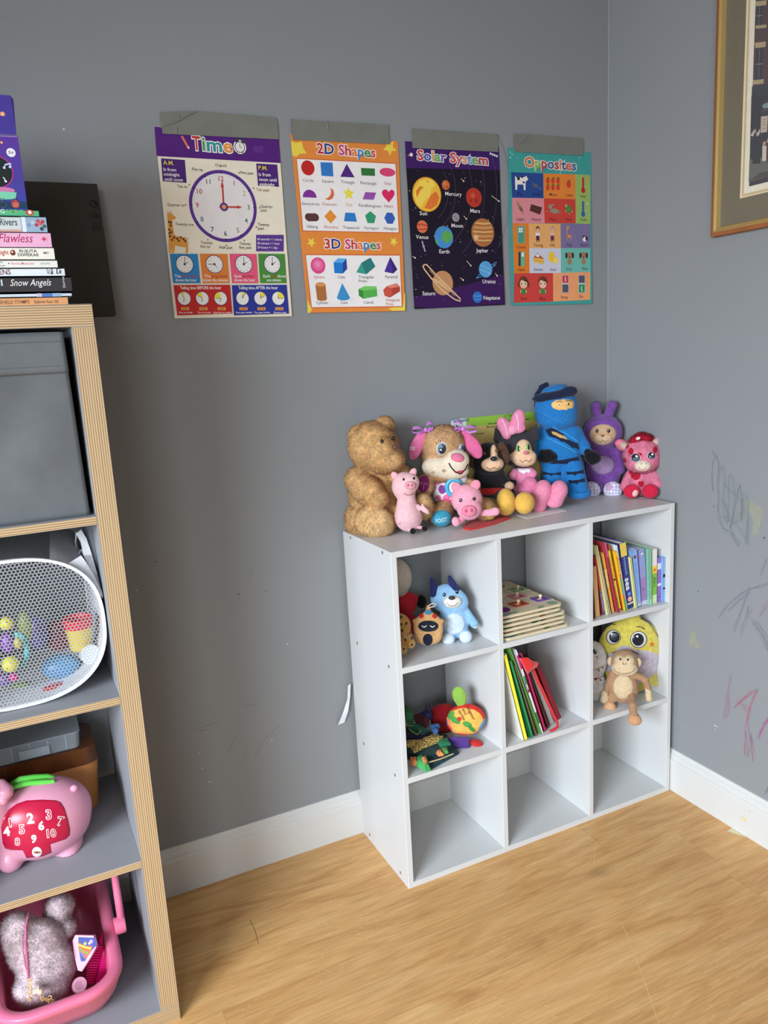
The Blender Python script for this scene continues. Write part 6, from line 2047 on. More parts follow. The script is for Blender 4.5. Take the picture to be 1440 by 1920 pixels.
# ---- cloth books in the middle left cube
t = Toy('fabric_apple_book', 'round red and yellow cloth apple book with a green leaf', 'cloth book', (872, 1375), Z2, -0.222, group='cloth books in the middle left cube')
t.body('body', [t.el(874, 1349, 0, 36, 31, 13, (200, 50, 44), 8), t.el(872, 1352, 4, 34, 28, 12, (222, 176, 84), 8)], 'fabric', k=1.5, h=1.1,
       paint=[(t.el(838, 1362, 0, 9, 22, 60, 0), (206, 60, 50)), (t.el(866, 1378, 0, 34, 9, 60, 0, -4), (210, 60, 44)), (t.el(832, 1368, 0, 6, 22, 60, 0, -20), (104, 134, 176)), (t.el(905, 1355, 0, 4, 14, 60, 0, -34), (96, 150, 190)), (t.el(842, 1338, 0, 12, 6, 60, 0, 30), (96, 150, 70))])
ab = t.bvh
for i, w_ in enumerate(('Alligator', 'and', 'spider')):
    x, y = ((873, 1324), (866, 1330), (859, 1333))[i]
    vs, fs = glyphs(w_, 0.02)
    x0, x1 = vs[:, 0].min(), vs[:, 0].max()
    L_ = (30, 12, 22)[i]
    k = L_ / (x1 - x0)
    sl = math.radians(62)
    P = []
    for a, b in vs:
        X, Y = (a - x0) * k, b * 8
        h, nn = t.on(x + X * math.cos(sl) + Y * math.sin(sl), y + X * math.sin(sl) - Y * math.cos(sl), 0.7 * t.s)
        P.append(h if h is not None else t.pt(x, y, 14))
    MB().add(P, fs, (140, 50, 40)).build('title', 'ink', t.root)
t.patch('leaf_print', t.oval(853, 1350, 11, 5.5, -32), (76, 150, 66), 0.3, 0.4); t.patch('leaf_print', t.oval(876, 1358, 9, 5, -20), (80, 154, 70), 0.3, 0.4); t.patch('leaf_print', t.oval(884, 1366, 9, 3.5, -40), (66, 140, 60), 0.3, 0.6)
t.patch('cherry_print', t.oval(861, 1348, 4, 4), (200, 60, 40), 0.4, 0.9)
t.stroke('checker_border', [[(838, 1344), (842, 1356), (850, 1368)], [(858, 1372), (872, 1373)], [(846, 1352), (852, 1362)]], 3.0, (236, 150, 90))
t.body('leaf', [t.el(861, 1304, -2, 13, 18, 5, (134, 176, 74), 10), t.el(864, 1316, -2, 9, 12, 5, (134, 176, 74))], 'fabric', k=4, h=1.1, floor=False)
t.bvh = ab
t.body('purple_flap', [t.bx(860, 1395, 18, 19, 14, 2.0, (84, 58, 128), 0, rnd=2), t.bx(858, 1404, 18, 22, 9, 2.0, (84, 58, 128), 0, rnd=2)], 'felt', k=4, h=1.0)
t.body('red_flap', [t.el(893, 1393, 6, 13, 6, 10, (196, 48, 48), -14)], 'felt', h=1.0)
t = Toy('red_cushion', 'dark red heart of cloth behind the apple book', 'cloth toy', (828, 1360), Z2, -0.13)
t.body('body', [t.el(830, 1338, 0, 26, 19, 12, (150, 26, 34), 14), t.el(832, 1354, 0, 24, 24, 12, (140, 24, 32))], 'felt', k=5, h=1.3)
# jungle cloth book lying flat: stack of soft pages
jr = thing('fabric_jungle_book', 'dark green cloth jungle book lying crumpled at the front of its cube', 'cloth book', (hit(800, 1430, 2, Z2)[0], -0.2, Z2), 'cloth books in the middle left cube')


def U3(u, v):
    return (740 + u / 6.545, 1220 + v / 6.545)


def flat(name, pts, z, th, col, mtl='fabric', puff=0.0, parent=jr, edge=None):
    """soft flat piece: outline in the crop of that cube, lying at height z"""
    P = [hit(*U3(*p), 2, Z2 + z) for p in pts]
    c = np.mean(P, 0)
    R_ = []
    for i in range(len(P)):
        a, b = P[i], P[(i + 1) % len(P)]
        R_ += [a, a + (b - a) / 3, a + (b - a) * 2 / 3]
    k = len(R_)
    vs = []
    for f, zz in ((1, 0), (1, th), (0.85, th + puff * 0.5), (0.5, th + puff), (0.15, th + puff)):
        for i, p in enumerate(R_):
            w = c + (p - c) * f
            vs.append(np.array([w[0], w[1], w[2] + zz + (0.0015 * math.sin(i * 2.1) if zz else 0)]))
    fs = []
    for j in range(4):
        for i in range(k):
            q = (i + 1) % k
            fs.append([j * k + i, j * k + q, (j + 1) * k + q, (j + 1) * k + i])
    fs += [[4 * k + i for i in range(k)], [i for i in range(k)][::-1]]
    nv = np.cross(P[1] - P[0], P[2] - P[0])
    if nv[2] < 0:
        fs = [f[::-1] for f in fs]
    m = MB().add(vs, fs, col)
    o = m.build(name, mtl, parent, smooth=True)
    return o, c + np.array([0, 0, th + puff])


flat('page', [(150, 1330), (440, 1465), (790, 1270), (600, 1080), (300, 1090), (140, 1200)], 0.0004, 0.008, (32, 62, 70), puff=0.003)
flat('page', [(140, 1250), (380, 1330), (700, 1215), (640, 1060), (380, 1020), (130, 1060)], 0.013, 0.009, (38, 66, 62), puff=0.004)
flat('dark_page', [(130, 1110), (330, 1130), (430, 1040), (250, 940), (125, 960)], 0.028, 0.008, (28, 34, 62), puff=0.006)
o_, c_ = flat('leopard_strip', [(130, 1130), (240, 1140), (340, 1110), (480, 1040), (600, 1070), (560, 1120), (430, 1170), (340, 1210), (240, 1260), (190, 1190), (130, 1180)], 0.03, 0.006, (206, 172, 96), puff=0.004)
t = Toy('x', 'x', 'x', (800, 1390), Z2, -0.2)
bpy.data.objects.remove(t.root)
t.root = jr
bm_ = o_.data
t.o = np.array(jr.location)
vv = [np.array(v.co[:]) + t.o for v in bm_.vertices]
t.bvh = BVHTree.FromPolygons([list(map(float, v)) for v in vv], [list(p.vertices) for p in bm_.polygons])
mb = MB()
rs = random.Random(9)
for u, v in [(u, v) for u in range(150, 600, 36) for v in range(1040, 1260, 26)]:
    x, y = U3(u + rs.uniform(-10, 10), v + rs.uniform(-6, 6))
    if t.on(x, y)[0] is not None:
        t.patch('spot', t.oval(x, y, 1.5, 1.0, rs.uniform(0, 90), 7), (40, 30, 22), 0.1, 0.15, mb=mb, rings=1)
sp = mb.build('leopard_print', 'felt', jr)
sp['kind'] = 'stuff'
for nm, pts, z, th, col, pf in (('carrot_flap', [(190, 1340), (260, 1325), (280, 1400), (240, 1420), (200, 1390)], 0.012, 0.006, (226, 140, 84), 0.006), ('leaf_flap', [(250, 1350), (300, 1300), (400, 1340), (440, 1470), (390, 1490), (270, 1420)], 0.010, 0.006, (70, 170, 90), 0.008),
                                ('carrot_flap', [(330, 1340), (380, 1310), (400, 1380), (370, 1410)], 0.022, 0.005, (230, 150, 92), 0.004), ('carrot_flap', [(510, 1270), (560, 1225), (600, 1290), (540, 1300)], 0.03, 0.005, (226, 140, 84), 0.004), ('leaf_flap', [(560, 1230), (640, 1200), (660, 1260), (600, 1280)], 0.028, 0.005, (90, 160, 80), 0.004),
                                ('green_patch', [(520, 1130), (640, 1080), (690, 1160), (560, 1190)], 0.028, 0.005, (40, 120, 80), 0.004), ('teal_patch', [(150, 940), (330, 930), (400, 1000), (330, 1040), (200, 1000)], 0.04, 0.008, (40, 96, 84), 0.008), ('leaf_flap', [(115, 780), (160, 770), (230, 880), (150, 890)], 0.045, 0.02, (70, 130, 80), 0.01),
                                ('maroon_patch', [(230, 850), (340, 820), (430, 900), (390, 960), (280, 910)], 0.048, 0.012, (88, 34, 40), 0.01), ('navy_patch', [(300, 830), (420, 780), (470, 830), (380, 870)], 0.055, 0.012, (44, 44, 92), 0.008)):
    flat(nm, pts, z, th, col, puff=pf)
mb = MB()
mb.tube([hit(*U3(*p), 2, Z2 + 0.018) for p in ((420, 1370), (560, 1330), (720, 1265))], 0.0016, (214, 190, 140), 6)
mb.build('page_piping', 'fabric', jr, smooth=True)
mb = MB()
mb.tube([hit(*U3(*p), 2, Z2 + 0.055) for p in ((150, 920), (270, 920), (320, 980), (280, 1030), (210, 990), (180, 960))], 0.0022, (120, 140, 70), 6)
mb.build('cord_loop', 'fabric', jr, smooth=True)
mb = MB()
for u, v in ((470, 940), (520, 930), (500, 985)):
    mb.ball(hit(*U3(u, v), 2, Z2 + 0.05), 0.0085, (66, 110, 170), seg=12, rings=8)
mb.build('blue_flower', 'felt', jr, smooth=True)
mb = MB()
mb.tube([hit(*U3(*p), 2, Z2 + 0.07) for p in ((400, 800), (385, 720), (392, 670))], 0.003, (70, 62, 120), 6)
mb.tube([hit(*U3(*p), 2, Z2 + 0.07) for p in ((420, 800), (432, 720), (426, 680))], 0.003, (70, 62, 120), 6)
mb.build('antenna_tab', 'fabric', jr, smooth=True)

# ---- white cloth label hanging behind the bookcase
mb = MB()
pts = [(662, 1280), (655, 1285), (654, 1310), (648, 1336), (640, 1358)]
L0 = [hit(x, y, 1, -0.008 - 0.004 * (i % 2)) for i, (x, y) in enumerate(pts)]
wd = [0.003, 0.004, 0.004, 0.008, 0.010]
vs = [p + np.array([-w, 0, 0]) for p, w in zip(L0, wd)] + [p + np.array([w, -0.001, 0.004]) for p, w in zip(L0, wd)]
vs += [v + np.array([0, 0.0006, 0]) for v in vs]
mb.add(vs, [[i, i + 1, 6 + i, 5 + i] for i in range(4)] + [[10 + i, 15 + i, 16 + i, 11 + i] for i in range(4)], (226, 226, 232))
tag(mb.build('cloth_label', 'fabric', smooth=True), 'white cloth label hanging out behind the left side of the white bookcase', 'label')
# ================================================================== ON THE TALL SHELVING UNIT
def c1(u, v):
    return (u / 4.085, 150 + v / 4.085)


SB = 'books lying in a stack on top of the tall shelving unit'
YSP = -0.405
KW = XK - WK + 0.01
stack = [      # top to bottom: label, (right end u, top v, bottom v), spine colour, page colour, text items
    ('thin mint green paperback on top of the stack, under the purple box', 297, 993, 1042, (84, 176, 130), [('NG', -40, 1018, 30, (206, 232, 200), 38), ('ELEMENTS', 50, 1018, 26, (120, 196, 110), 180)]),
    ('pale blue book with Rivers on its spine and flowers at the end', 358, 1044, 1160, (206, 212, 210), [('Rivers', 0, 1112, 52, (70, 84, 100), 134)]),
    ('pink book with handwritten Flawless on its spine', 393, 1162, 1278, (236, 176, 206), [('Flawless', -10, 1242, 66, (176, 40, 90), 256)]),
    ('cream book with a coconut picture and two lines of capitals', 416, 1280, 1374, (236, 232, 218), [('eight', -10, 1336, 34, (190, 60, 60), 68), ('RUJUTA', 150, 1321, 22, (50, 48, 46), 284), ('DIWEKAR', 138, 1350, 22, (50, 48, 46), 300)]),
    ('thin white book with a pink author name on its spine', 440, 1376, 1436, (230, 230, 222), [('Harriet Muncaster', 84, 1414, 18, (226, 130, 140), 266), ('OXFORD', 310, 1412, 12, (150, 150, 150), 386), ('nie', -8, 1400, 14, (120, 120, 120), 22), ('pover', -8, 1428, 14, (120, 120, 120), 44)]),
    ('white book with dark red capitals and sideways JOY MAY', 497, 1438, 1500, (226, 230, 234), [('EENS', -30, 1490, 44, (110, 30, 36), 84)]),
    ('thick black book with Snow Angels in white script', 548, 1502, 1630, (52, 48, 50), [('ll', -10, 1576, 46, (200, 216, 226), 22), ('Snow Angels', 80, 1578, 50, (236, 234, 230), 396)]),
    ('slim white and blue book under the thick black one', 550, 1632, 1660, (206, 214, 222), []),
    ('orange book with SHIELD STAMPS on its spine at the bottom of the stack', 522, 1662, 1724, (226, 160, 106), [('SHIELD STAMPS', 0, 1716, 26, (110, 70, 46), 228), ('Baljinder Kaur Gill', 264, 1710, 22, (120, 80, 56), 448)]),
]
zs = [hit(*c1(60, v), 1, YSP)[2] for v in [b[2] for b in stack] + [1726]]
zt0 = hit(*c1(60, 993), 1, YSP)[2]
tops = [zt0] + [(hit(*c1(60, stack[i - 1][3]), 1, YSP)[2] + hit(*c1(60, stack[i][2]), 1, YSP)[2]) / 2 for i in range(1, 9)]
bots = tops[1:] + [HK + 0.0004]
sc_ = (bots[-1] - tops[0]) / (hit(*c1(60, 1726), 1, YSP)[2] - tops[0])
tops = [tops[0] + (z - tops[0]) * sc_ for z in tops]
bots = tops[1:] + [HK + 0.0004]
for k, (lab, u, v0, v1, col, txt) in enumerate(stack):
    zt1, zb1 = tops[k] - 0.0003, bots[k] + (0.0003 if k < 8 else 0)
    xr = hit(*c1(u, (v0 + v1) / 2), 1, YSP)[0]
    L_, D_ = (0.2, 0.13) if k != 6 else (0.235, 0.16)
    ys = YSP + 0.002 * (k % 3)
    root = thing('paperback_book', lab, 'book', (xr - L_ / 2, ys + D_ / 2, zb1), SB)
    m = MB()
    ct = 0.0007 if k != 6 else 0.0022
    m.box((xr - L_, ys, zt1 - ct), (xr, ys + D_, zt1), col)
    m.box((xr - L_, ys, zb1), (xr, ys + D_, zb1 + ct), col)
    m.box((xr - L_, ys, zb1), (xr, ys + 0.0012, zt1), col)
    S = Sheet((xr, ys - 0.0001, zb1), (0, -1, 0), (1, 0, 0), (0, 150, 4.085), lift0=5e-5)
    h_ = zt1 - zb1

    def band(u0, u1, f0, f1, c):
        x0, x1 = S.at(u0, v0)[0], min(S.at(u1, v0)[0], xr)
        l = S._up()
        S.poly3([np.array([x0, ys - l, zb1 + h_ * f0]), np.array([x1, ys - l, zb1 + h_ * f0]), np.array([x1, ys - l, zb1 + h_ * f1]), np.array([x0, ys - l, zb1 + h_ * f1])], c)
    if k == 0:
        S.disc(228, 1016, 22, (190, 84, 50), ratio=1.4); S.disc(228, 1014, 14, (240, 236, 226), ratio=0.9)
    if k == 1:
        band(-200, 360, 0, 0.16, (206, 160, 150)); band(150, 360, 0, 1, (150, 176, 200)); band(160, 190, 0, 1, (226, 230, 230))
        for q, (uu, vv, c) in enumerate(((290, 1080, (196, 70, 80)), (310, 1100, (206, 90, 100)), (280, 1110, (176, 60, 80)), (326, 1086, (190, 60, 60)), (340, 1120, (80, 90, 80)), (220, 1110, (120, 150, 190)), (250, 1090, (180, 200, 214)), (320, 1140, (60, 70, 70)))):
            S.disc(uu, vv, 15, c, n=7)
    if k == 2:
        S.star(336, 1218, 22, (206, 40, 80), n=4, inner=0.4); S.text('SIMONA', 366, 1240, 8, (190, 120, 150), right=np.array([0, 0, 1.0]), up=np.array([-1.0, 0, 0]))
    if k == 3:
        S.disc(98, 1324, 20, (110, 44, 36)); S.disc(98, 1310, 10, (150, 80, 60), ratio=1.6); S.disc(92, 1318, 7, (236, 226, 216)); S.disc(345, 1324, 9, (120, 120, 118), ratio=1.6); S.rect(362, 1314, 372, 1332, (170, 170, 166))
    if k == 4:
        S.disc(66, 1406, 5, (50, 50, 50))
    if k == 5:
        for q, tx in enumerate(('JOY', 'MAY')):
            S.text(tx, 382 + 28 * q, 1486, 20, (40, 40, 44), right=np.array([0, 0, 1.0]), up=np.array([-1.0, 0, 0]), bold=0.02)
        S.rect(432, 1442, 440, 1484, (40, 40, 44)); S.rect(440, 1442, 466, 1448, (40, 40, 44)); S.rect(440, 1478, 452, 1484, (40, 40, 44)); S.rect(452, 1456, 470, 1482, (110, 110, 116))
    if k == 6:
        S.text('Quercus', 500, 1592, 17, (226, 224, 220), right=np.array([0, 0, 1.0]), up=np.array([-1.0, 0, 0]))
    if k == 7:
        band(318, 400, 0, 1, (84, 120, 180)); band(400, 470, 0, 1, (150, 176, 206)); band(280, 318, 0, 1, (206, 190, 206))
    for tx, uu, vv, hh, c, u1 in txt:
        S.text(tx, uu, vv, hh, c, u1=u1, bold=0.012 if tx not in ('Flawless', 'Snow Angels') else 0.0, shear=0.35 if tx in ('Flawless', 'Snow Angels') else 0.0, vert=min(S.mv(uu, vv, hh), h_ * 0.62))
    m.v += S.mb.v; m.f += [[i + m.n for i in f] for f in S.mb.f]; m.c += S.mb.c; m.n += S.mb.n
    m.build('cover', 'card', root)
    MB().box((xr - L_ + 0.001, ys + 0.0012, zb1 + ct), (xr - 0.0012, ys + D_ - 0.001, zt1 - ct), (226, 218, 200)).build('pages', 'paper', root)

# purple toy box standing on the books
zb0 = tops[0]
bx1 = hit(36.7, 255, 1, -0.385)
bx2 = hit(52, 391, 1, -0.385)
xr = bx2[0]
zt1 = bx1[2]
ztop = hit(22.5, 175.7, 1, -0.37)[2]
root = thing('toy_box', 'purple cardboard toy box with its lid flap open on top of the books', 'box', (xr - 0.15, -0.32, zb0), None)
m = MB()
x0 = xr - 0.3
ga, gb_ = lin((92, 50, 150)), lin((52, 66, 156))
cols = [gb_, gb_, ga, ga]
m.add([(x0, -0.385, zb0), (xr, -0.385, zb0), (xr, -0.385, zt1), (x0, -0.385, zt1)], [(0, 1, 2, 3)], [np.array(c) for c in cols])
m.add([(xr, -0.385, zb0), (xr, -0.245, zb0), (xr, -0.245, zt1), (xr, -0.385, zt1)], [(0, 1, 2, 3)], (66, 54, 140))
m.add([(x0, -0.245, zb0), (xr, -0.245, zb0), (xr, -0.245, zt1), (x0, -0.245, zt1)], [(3, 2, 1, 0)], (66, 54, 140))
m.add([(x0, -0.385, zb0), (xr, -0.385, zb0), (xr, -0.245, zb0), (x0, -0.245, zb0)], [(3, 2, 1, 0)], (66, 54, 140))
m.add([(x0, -0.385, zb0), (x0, -0.245, zb0), (x0, -0.245, zt1), (x0, -0.385, zt1)], [(3, 2, 1, 0)], (66, 54, 140))
m.add([(x0, -0.385, zt1), (xr, -0.385, zt1), (xr, -0.245, zt1), (x0, -0.245, zt1)], [(0, 1, 2, 3)], (60, 44, 120))
m.build('carton', 'card', root)
S = Sheet((xr, -0.3852, zb0), (0, -1, 0), (1, 0, 0), (0, 150, 4.085), lift0=2e-4, step=2e-5)
S.rect(-30, 930, 208, 985, (24, 62, 92))
S.disc(-30, 700, 128, (176, 50, 150), n=40); S.disc(-30, 700, 118, (22, 34, 34), n=40)
S.disc(84, 556, 34, (236, 232, 240)); S.text('3+', 64, 566, 22, (110, 80, 130), u1=106, bold=0.02)
S.line([(36, 655), (36, 672)], 8, (196, 206, 240)); S.line([(82, 645), (82, 664)], 8, (196, 206, 240)); S.line([(36, 650), (82, 640)], 12, (196, 206, 240)); S.disc(32, 672, 10, (196, 206, 240)); S.disc(76, 666, 10, (196, 206, 240))
S.line([(22, 745), (34, 755), (40, 775)], 8, (226, 226, 240)); S.disc(44, 776, 9, (226, 226, 240))
S.disc(30, 845, 24, (206, 120, 170), ratio=3.4); S.poly([(-60, 850), (128, 862), (120, 912), (-60, 920)], (126, 206, 170))
S.disc(118, 950, 32, (190, 70, 70), ratio=0.95); S.ring(118, 926, 20, 4, (60, 30, 50)); S.rect(100, 940, 140, 972, (206, 110, 100)); S.disc(20, 952, 30, (60, 80, 110)); S.ring(18, 926, 20, 4, (40, 30, 40)); S.rect(2, 940, 42, 972, (40, 50, 70))
S.disc(12, 480, 10, (236, 170, 120))
S.line([(-40, 428), (130, 436)], 5, (176, 150, 206))
S.mb.build('printed_pictures', 'ink', root)
m = MB()
za = np.array([0, -0.385, zt1]); zc = np.array([0, -0.36, ztop])
xf = hit(22.5, 175.7, 1, -0.36)[0]
pts = [np.array([x0, za[1], zt1 + 0.001]), np.array([xr - 0.002, za[1], zt1 + 0.001]), np.array([xf + 0.001, zc[1], ztop - 0.006]), np.array([xf - 0.003, zc[1], ztop]), np.array([x0, zc[1], ztop])]
m.prism(pts, (0, 0.0012, 0.0004), (74, 62, 154))
m.build('lid_flap', 'card', root)
S = Sheet(za + np.array([0, -0.0004, 0]), np.cross(np.array([1.0, 0, 0]), zc - za), (1, 0, 0), (0, 150, 4.085), lift0=2e-4, step=2e-5)
S.disc(20, 260, 17, (240, 180, 120), ratio=0.9); S.disc(-2, 264, 12, (226, 90, 110)); S.disc(14, 264, 7, (246, 226, 190))
S.mb.build('printed_letters', 'ink', root)

# black boxed board leaning on the wall
tb0 = np.array([0, -0.10, HK + 0.0005]); ttop = hit(188, 345, 1, -0.045)
xb, xt = hit(212, 590, 1, -0.10)[0], ttop[0]
xb = (xb + xt) / 2
pts = [np.array([xb - 0.36, tb0[1], tb0[2]]), np.array([xb, tb0[1], tb0[2]]), np.array([xb, ttop[1], ttop[2]]), np.array([xb - 0.36, ttop[1], ttop[2] + 0.0])]
nn = np.cross(pts[1] - pts[0], pts[3] - pts[0]); nn /= np.linalg.norm(nn)
root = thing('black_box', 'flat black cardboard box leaning on the wall behind the stacked books', 'box', (xb - 0.18, -0.09, HK))
m = MB()
m.prism(pts, -nn * 0.03 + np.array([0, 0, 0.0028]), (46, 44, 40))
bm_ = m.build('carton', 'card', root)
S = Sheet(pts[0], nn, (1, 0, 0), (0, 150, 4.085), lift0=2e-4, step=1e-5)
DKS = (14, 13, 12)
S.ring(716, 950, 30, 9, DKS); S.disc(735, 945, 14, DKS); S.disc(748, 984, 6, DKS)
for a, b in ((726, 1016), (700, 1030), (752, 1040)):
    S.ring(a, b + 6, 16, 6, DKS, n=6)
S.line([(715, 1055), (745, 1055)], 7, DKS)
S.line([(710, 1100), (762, 1096), (764, 1150), (712, 1154)], 8, DKS, closed=True); S.line([(722, 1140), (750, 1112)], 6, DKS); S.disc(738, 1126, 10, DKS, n=6)
for q in range(7):
    pass
S.mb.build('printed_marks', 'ink', root)
MB().tube([hit(*c1(525, 1672), 1, -0.34), hit(*c1(560, 1680), 1, -0.33), hit(*c1(640, 1716), 1, -0.31)], [0.004, 0.0045, 0.003], (84, 70, 140), 10)
p0, p1 = np.array([hit(*c1(540, 1690), 1, -0.33)[0], -0.3, HK + 0.0046]), np.array([hit(*c1(640, 1716), 1, -0.27)[0] + 0.004, -0.21, HK + 0.0046])
pen = thing('pen', 'purple pen with a white cap lying behind the orange book', 'pen', ((p0 + p1) / 2 - np.array([0, 0, 0.0045])))
MB().tube([p0, p0 + (p1 - p0) * 0.6], 0.0045, (84, 70, 140), 12).build('barrel', 'plastic', pen, smooth=True)
MB().tube([p0 + (p1 - p0) * 0.6, p1], [0.005, 0.0046], (206, 200, 214), 12).build('cap', 'plastic', pen, smooth=True)

# ---- grey fabric bin
xr0, xr1 = hit(117.3, 627, 1, -0.405)[0], hit(169, 962, 1, -0.405)[0]
zt2 = hit(117.3, 627, 1, -0.405)[2]
zb2 = KZ[3] + 0.0006
bx0, bx1 = xr1 - 0.318, xr1
root = thing('fabric_bin', 'grey fabric storage bin with a stitched top band in the top compartment', 'storage bin', ((bx0 + bx1) / 2, -0.24, zb2))
GB = (98, 101, 103)
m = MB()


def sheet_grid(m, fn, nu, nv, col, flip=False):
    vs = [fn(i / nu, j / nv) for j in range(nv + 1) for i in range(nu + 1)]
    fs = []
    for j in range(nv):
        for i in range(nu):
            a = j * (nu + 1) + i
            f = [a, a + 1, a + nu + 2, a + nu + 1]
            fs.append(f[::-1] if flip else f)
    m.add(vs, fs, col)


HB = zt2 - zb2


def wob(s, t):
    return 0.0034 * math.sin(5.2 * s + 3 * t + 1) * math.sin(4.1 * t + 2 * s) + 0.0018 * math.sin(13 * s - 7 * t) * math.sin(3.1 * t)


def frontf(s, t):
    e = math.sin(math.pi * s) ** 0.4 * math.sin(math.pi * min(max(t, 0.0001), 1)) ** 0.5
    x = bx0 + (bx1 - bx0) * s - (0.006 * t if s > 0.5 else -0.006 * t) * abs(2 * s - 1)
    return np.array([x, -0.402 - (0.004 * e + wob(s, t) * e), zb2 + HB * t + (0.004 * (1 - 4 * (s - 0.8) ** 2) * (t > 0.999))])


def backf(s, t):
    return np.array([bx0 + (bx1 - bx0) * s, -0.075, zb2 + HB * t])


def sidef(x):
    return lambda s, t: np.array([x - (0.006 * t if x > (bx0 + bx1) / 2 else -0.006 * t), -0.402 + 0.327 * s, zb2 + HB * t])


sheet_grid(m, frontf, 40, 40, GB)
sheet_grid(m, backf, 4, 4, GB, True)
sheet_grid(m, sidef(bx1), 8, 8, GB)
sheet_grid(m, sidef(bx0), 8, 8, GB, True)
sheet_grid(m, lambda s, t: np.array([bx0 + (bx1 - bx0) * s, -0.402 + 0.327 * t, zb2]), 3, 3, GB, True)
o = m.build('bin_body', 'bin', root, smooth=True)
sl = o.modifiers.new('thickness', 'SOLIDIFY'); sl.thickness = 0.003; sl.offset = -1
m = MB()
sheet_grid(m, lambda s, t: frontf(s, 0.80 + 0.2 * t) + np.array([0.0004 * (1 if s > 0.5 else -1), -0.0042 - 0.0022 * (1 - t) ** 2, 0.001 * t]), 40, 10, GB)
o = m.build('top_band', 'bin', root, smooth=True)
sl = o.modifiers.new('thickness', 'SOLIDIFY'); sl.thickness = 0.0018; sl.offset = -1
for tt in (0.835, 0.965):
    m = MB()
    for q in range(60):
        s0 = (q + 0.15) / 60
        a, b = frontf(s0, tt), frontf(s0 + 0.6 / 60, tt)
        off = np.array([0, -0.0062, 0])
        m.tube([a + off, b + off], 0.0004, (92, 95, 99), 5)
    st = m.build('stitching', 'fabric', root)
    st['kind'] = 'stuff'


# ---- pop-up mesh basket
def net_mat(name, col, thread, pitch=0.0062, hole=0.36):
    m, nt, b = _new(name)
    L = nt.links.new
    tc = N(nt, 'ShaderNodeTexCoord')
    vo = N(nt, 'ShaderNodeTexVoronoi', voronoi_dimensions='2D')
    vo.inputs['Scale'].default_value = 1.0
    vo.inputs['Randomness'].default_value = 0.0
    # a hexagonal lattice: squash one axis and shift every other row
    sp = N(nt, 'ShaderNodeSeparateXYZ')
    L(tc.outputs['UV'], sp.inputs[0])

    def M(op, a, c=None):
        n = N(nt, 'ShaderNodeMath', operation=op)
        for i, q in enumerate((a, c)):
            if q is None:
                continue
            if isinstance(q, (int, float)):
                n.inputs[i].default_value = q
            else:
                L(q, n.inputs[i])
        return n.outputs[0]

    def cell(ox, oy):
        fx = M('SUBTRACT', M('FRACT', M('ADD', M('DIVIDE', sp.outputs[0], pitch), ox)), 0.5)
        fy = M('MULTIPLY', M('SUBTRACT', M('FRACT', M('ADD', M('DIVIDE', sp.outputs[1], pitch * 1.732), oy)), 0.5), 1.732)
        return M('SQRT', M('ADD', M('MULTIPLY', fx, fx), M('MULTIPLY', fy, fy)))
    d = M('MINIMUM', cell(0, 0), cell(0.5, 0.5))
    al = M('MULTIPLY', M('GREATER_THAN', d, hole), thread)
    L(al, b.inputs['Alpha'])
    b.inputs['Base Color'].default_value = (*lin(col), 1)
    b.inputs['Roughness'].default_value = 0.7
    nt.nodes.remove(vo)
    return m


net_front = net_mat('white_net', (178, 180, 184), 0.78, 0.0068, 0.40)
net_top = net_mat('shaded_net', (92, 94, 98), 1.0, 0.0068, 0.36)  # same net on top, its shade put into a darker thread colour
WF = (228, 228, 230)
bcx, bcz = -1.7345, (0.741 + 1.026) / 2
root = thing('mesh_basket', 'white rimmed pop-up mesh basket full of toys in the second compartment', 'basket', (bcx, -0.22, KZ[2]))


def sq(a, rx, rz, p):
    c, s_ = math.cos(a), math.sin(a)
    return rx * abs(c) ** (2 / p) * (1 if c >= 0 else -1), rz * abs(s_) ** (2 / p) * (1 if s_ >= 0 else -1)


NB_ = 72
front = [np.array([bcx + sq(2 * math.pi * i / NB_, 0.1642, 0.1405, 2.5)[0], -0.372, bcz + sq(2 * math.pi * i / NB_, 0.1642, 0.1405, 2.5)[1]]) for i in range(NB_)]
back = [np.array([bcx + sq(2 * math.pi * i / NB_, 0.158, 0.1485, 4.0)[0], -0.07, KZ[2] + 0.152 + sq(2 * math.pi * i / NB_, 0.158, 0.1485, 4.0)[1]]) for i in range(NB_)]
# hoop: a flat fabric band
m = MB()
fc = np.array([bcx, -0.372, bcz])
vs = []
for i, p in enumerate(front):
    d = (p - fc) / np.linalg.norm(p - fc)
    w = 0.0045
    vs += [p + d * 0.0012 + np.array([0, -0.0035, 0]), p - d * w + np.array([0, -0.0045, 0]), p - d * (w + 0.001) + np.array([0, 0.0005, 0]), p + d * 0.0012 + np.array([0, 0.005, 0])]
fs = []
for i in range(NB_):
    j = (i + 1) % NB_
    for q in range(4):
        r_ = (q + 1) % 4
        fs.append([4 * i + q, 4 * i + r_, 4 * j + r_, 4 * j + q])
m.add(vs, [f[::-1] for f in fs], WF)
o = m.build('rim', 'fabric', root, smooth=True)


def uvmesh(name, quads, uvs, material):
    vs, fs = [], []
    for q in quads:
        b = len(vs)
        vs += [p - np.array(root.location) for p in q]
        fs.append(list(range(b, b + len(q))))
    me = bpy.data.meshes.new(name)
    me.from_pydata([tuple(v) for v in vs], [], fs)
    l = me.uv_layers.new(name='UVMap')
    k = 0
    for f, uv in zip(fs, uvs):
        for u in uv:
            l.data[k].uv = u
            k += 1
    me.materials.append(material)
    o = bpy.data.objects.new(name, me)
    COLL.objects.link(o)
    o.parent = root
    return o


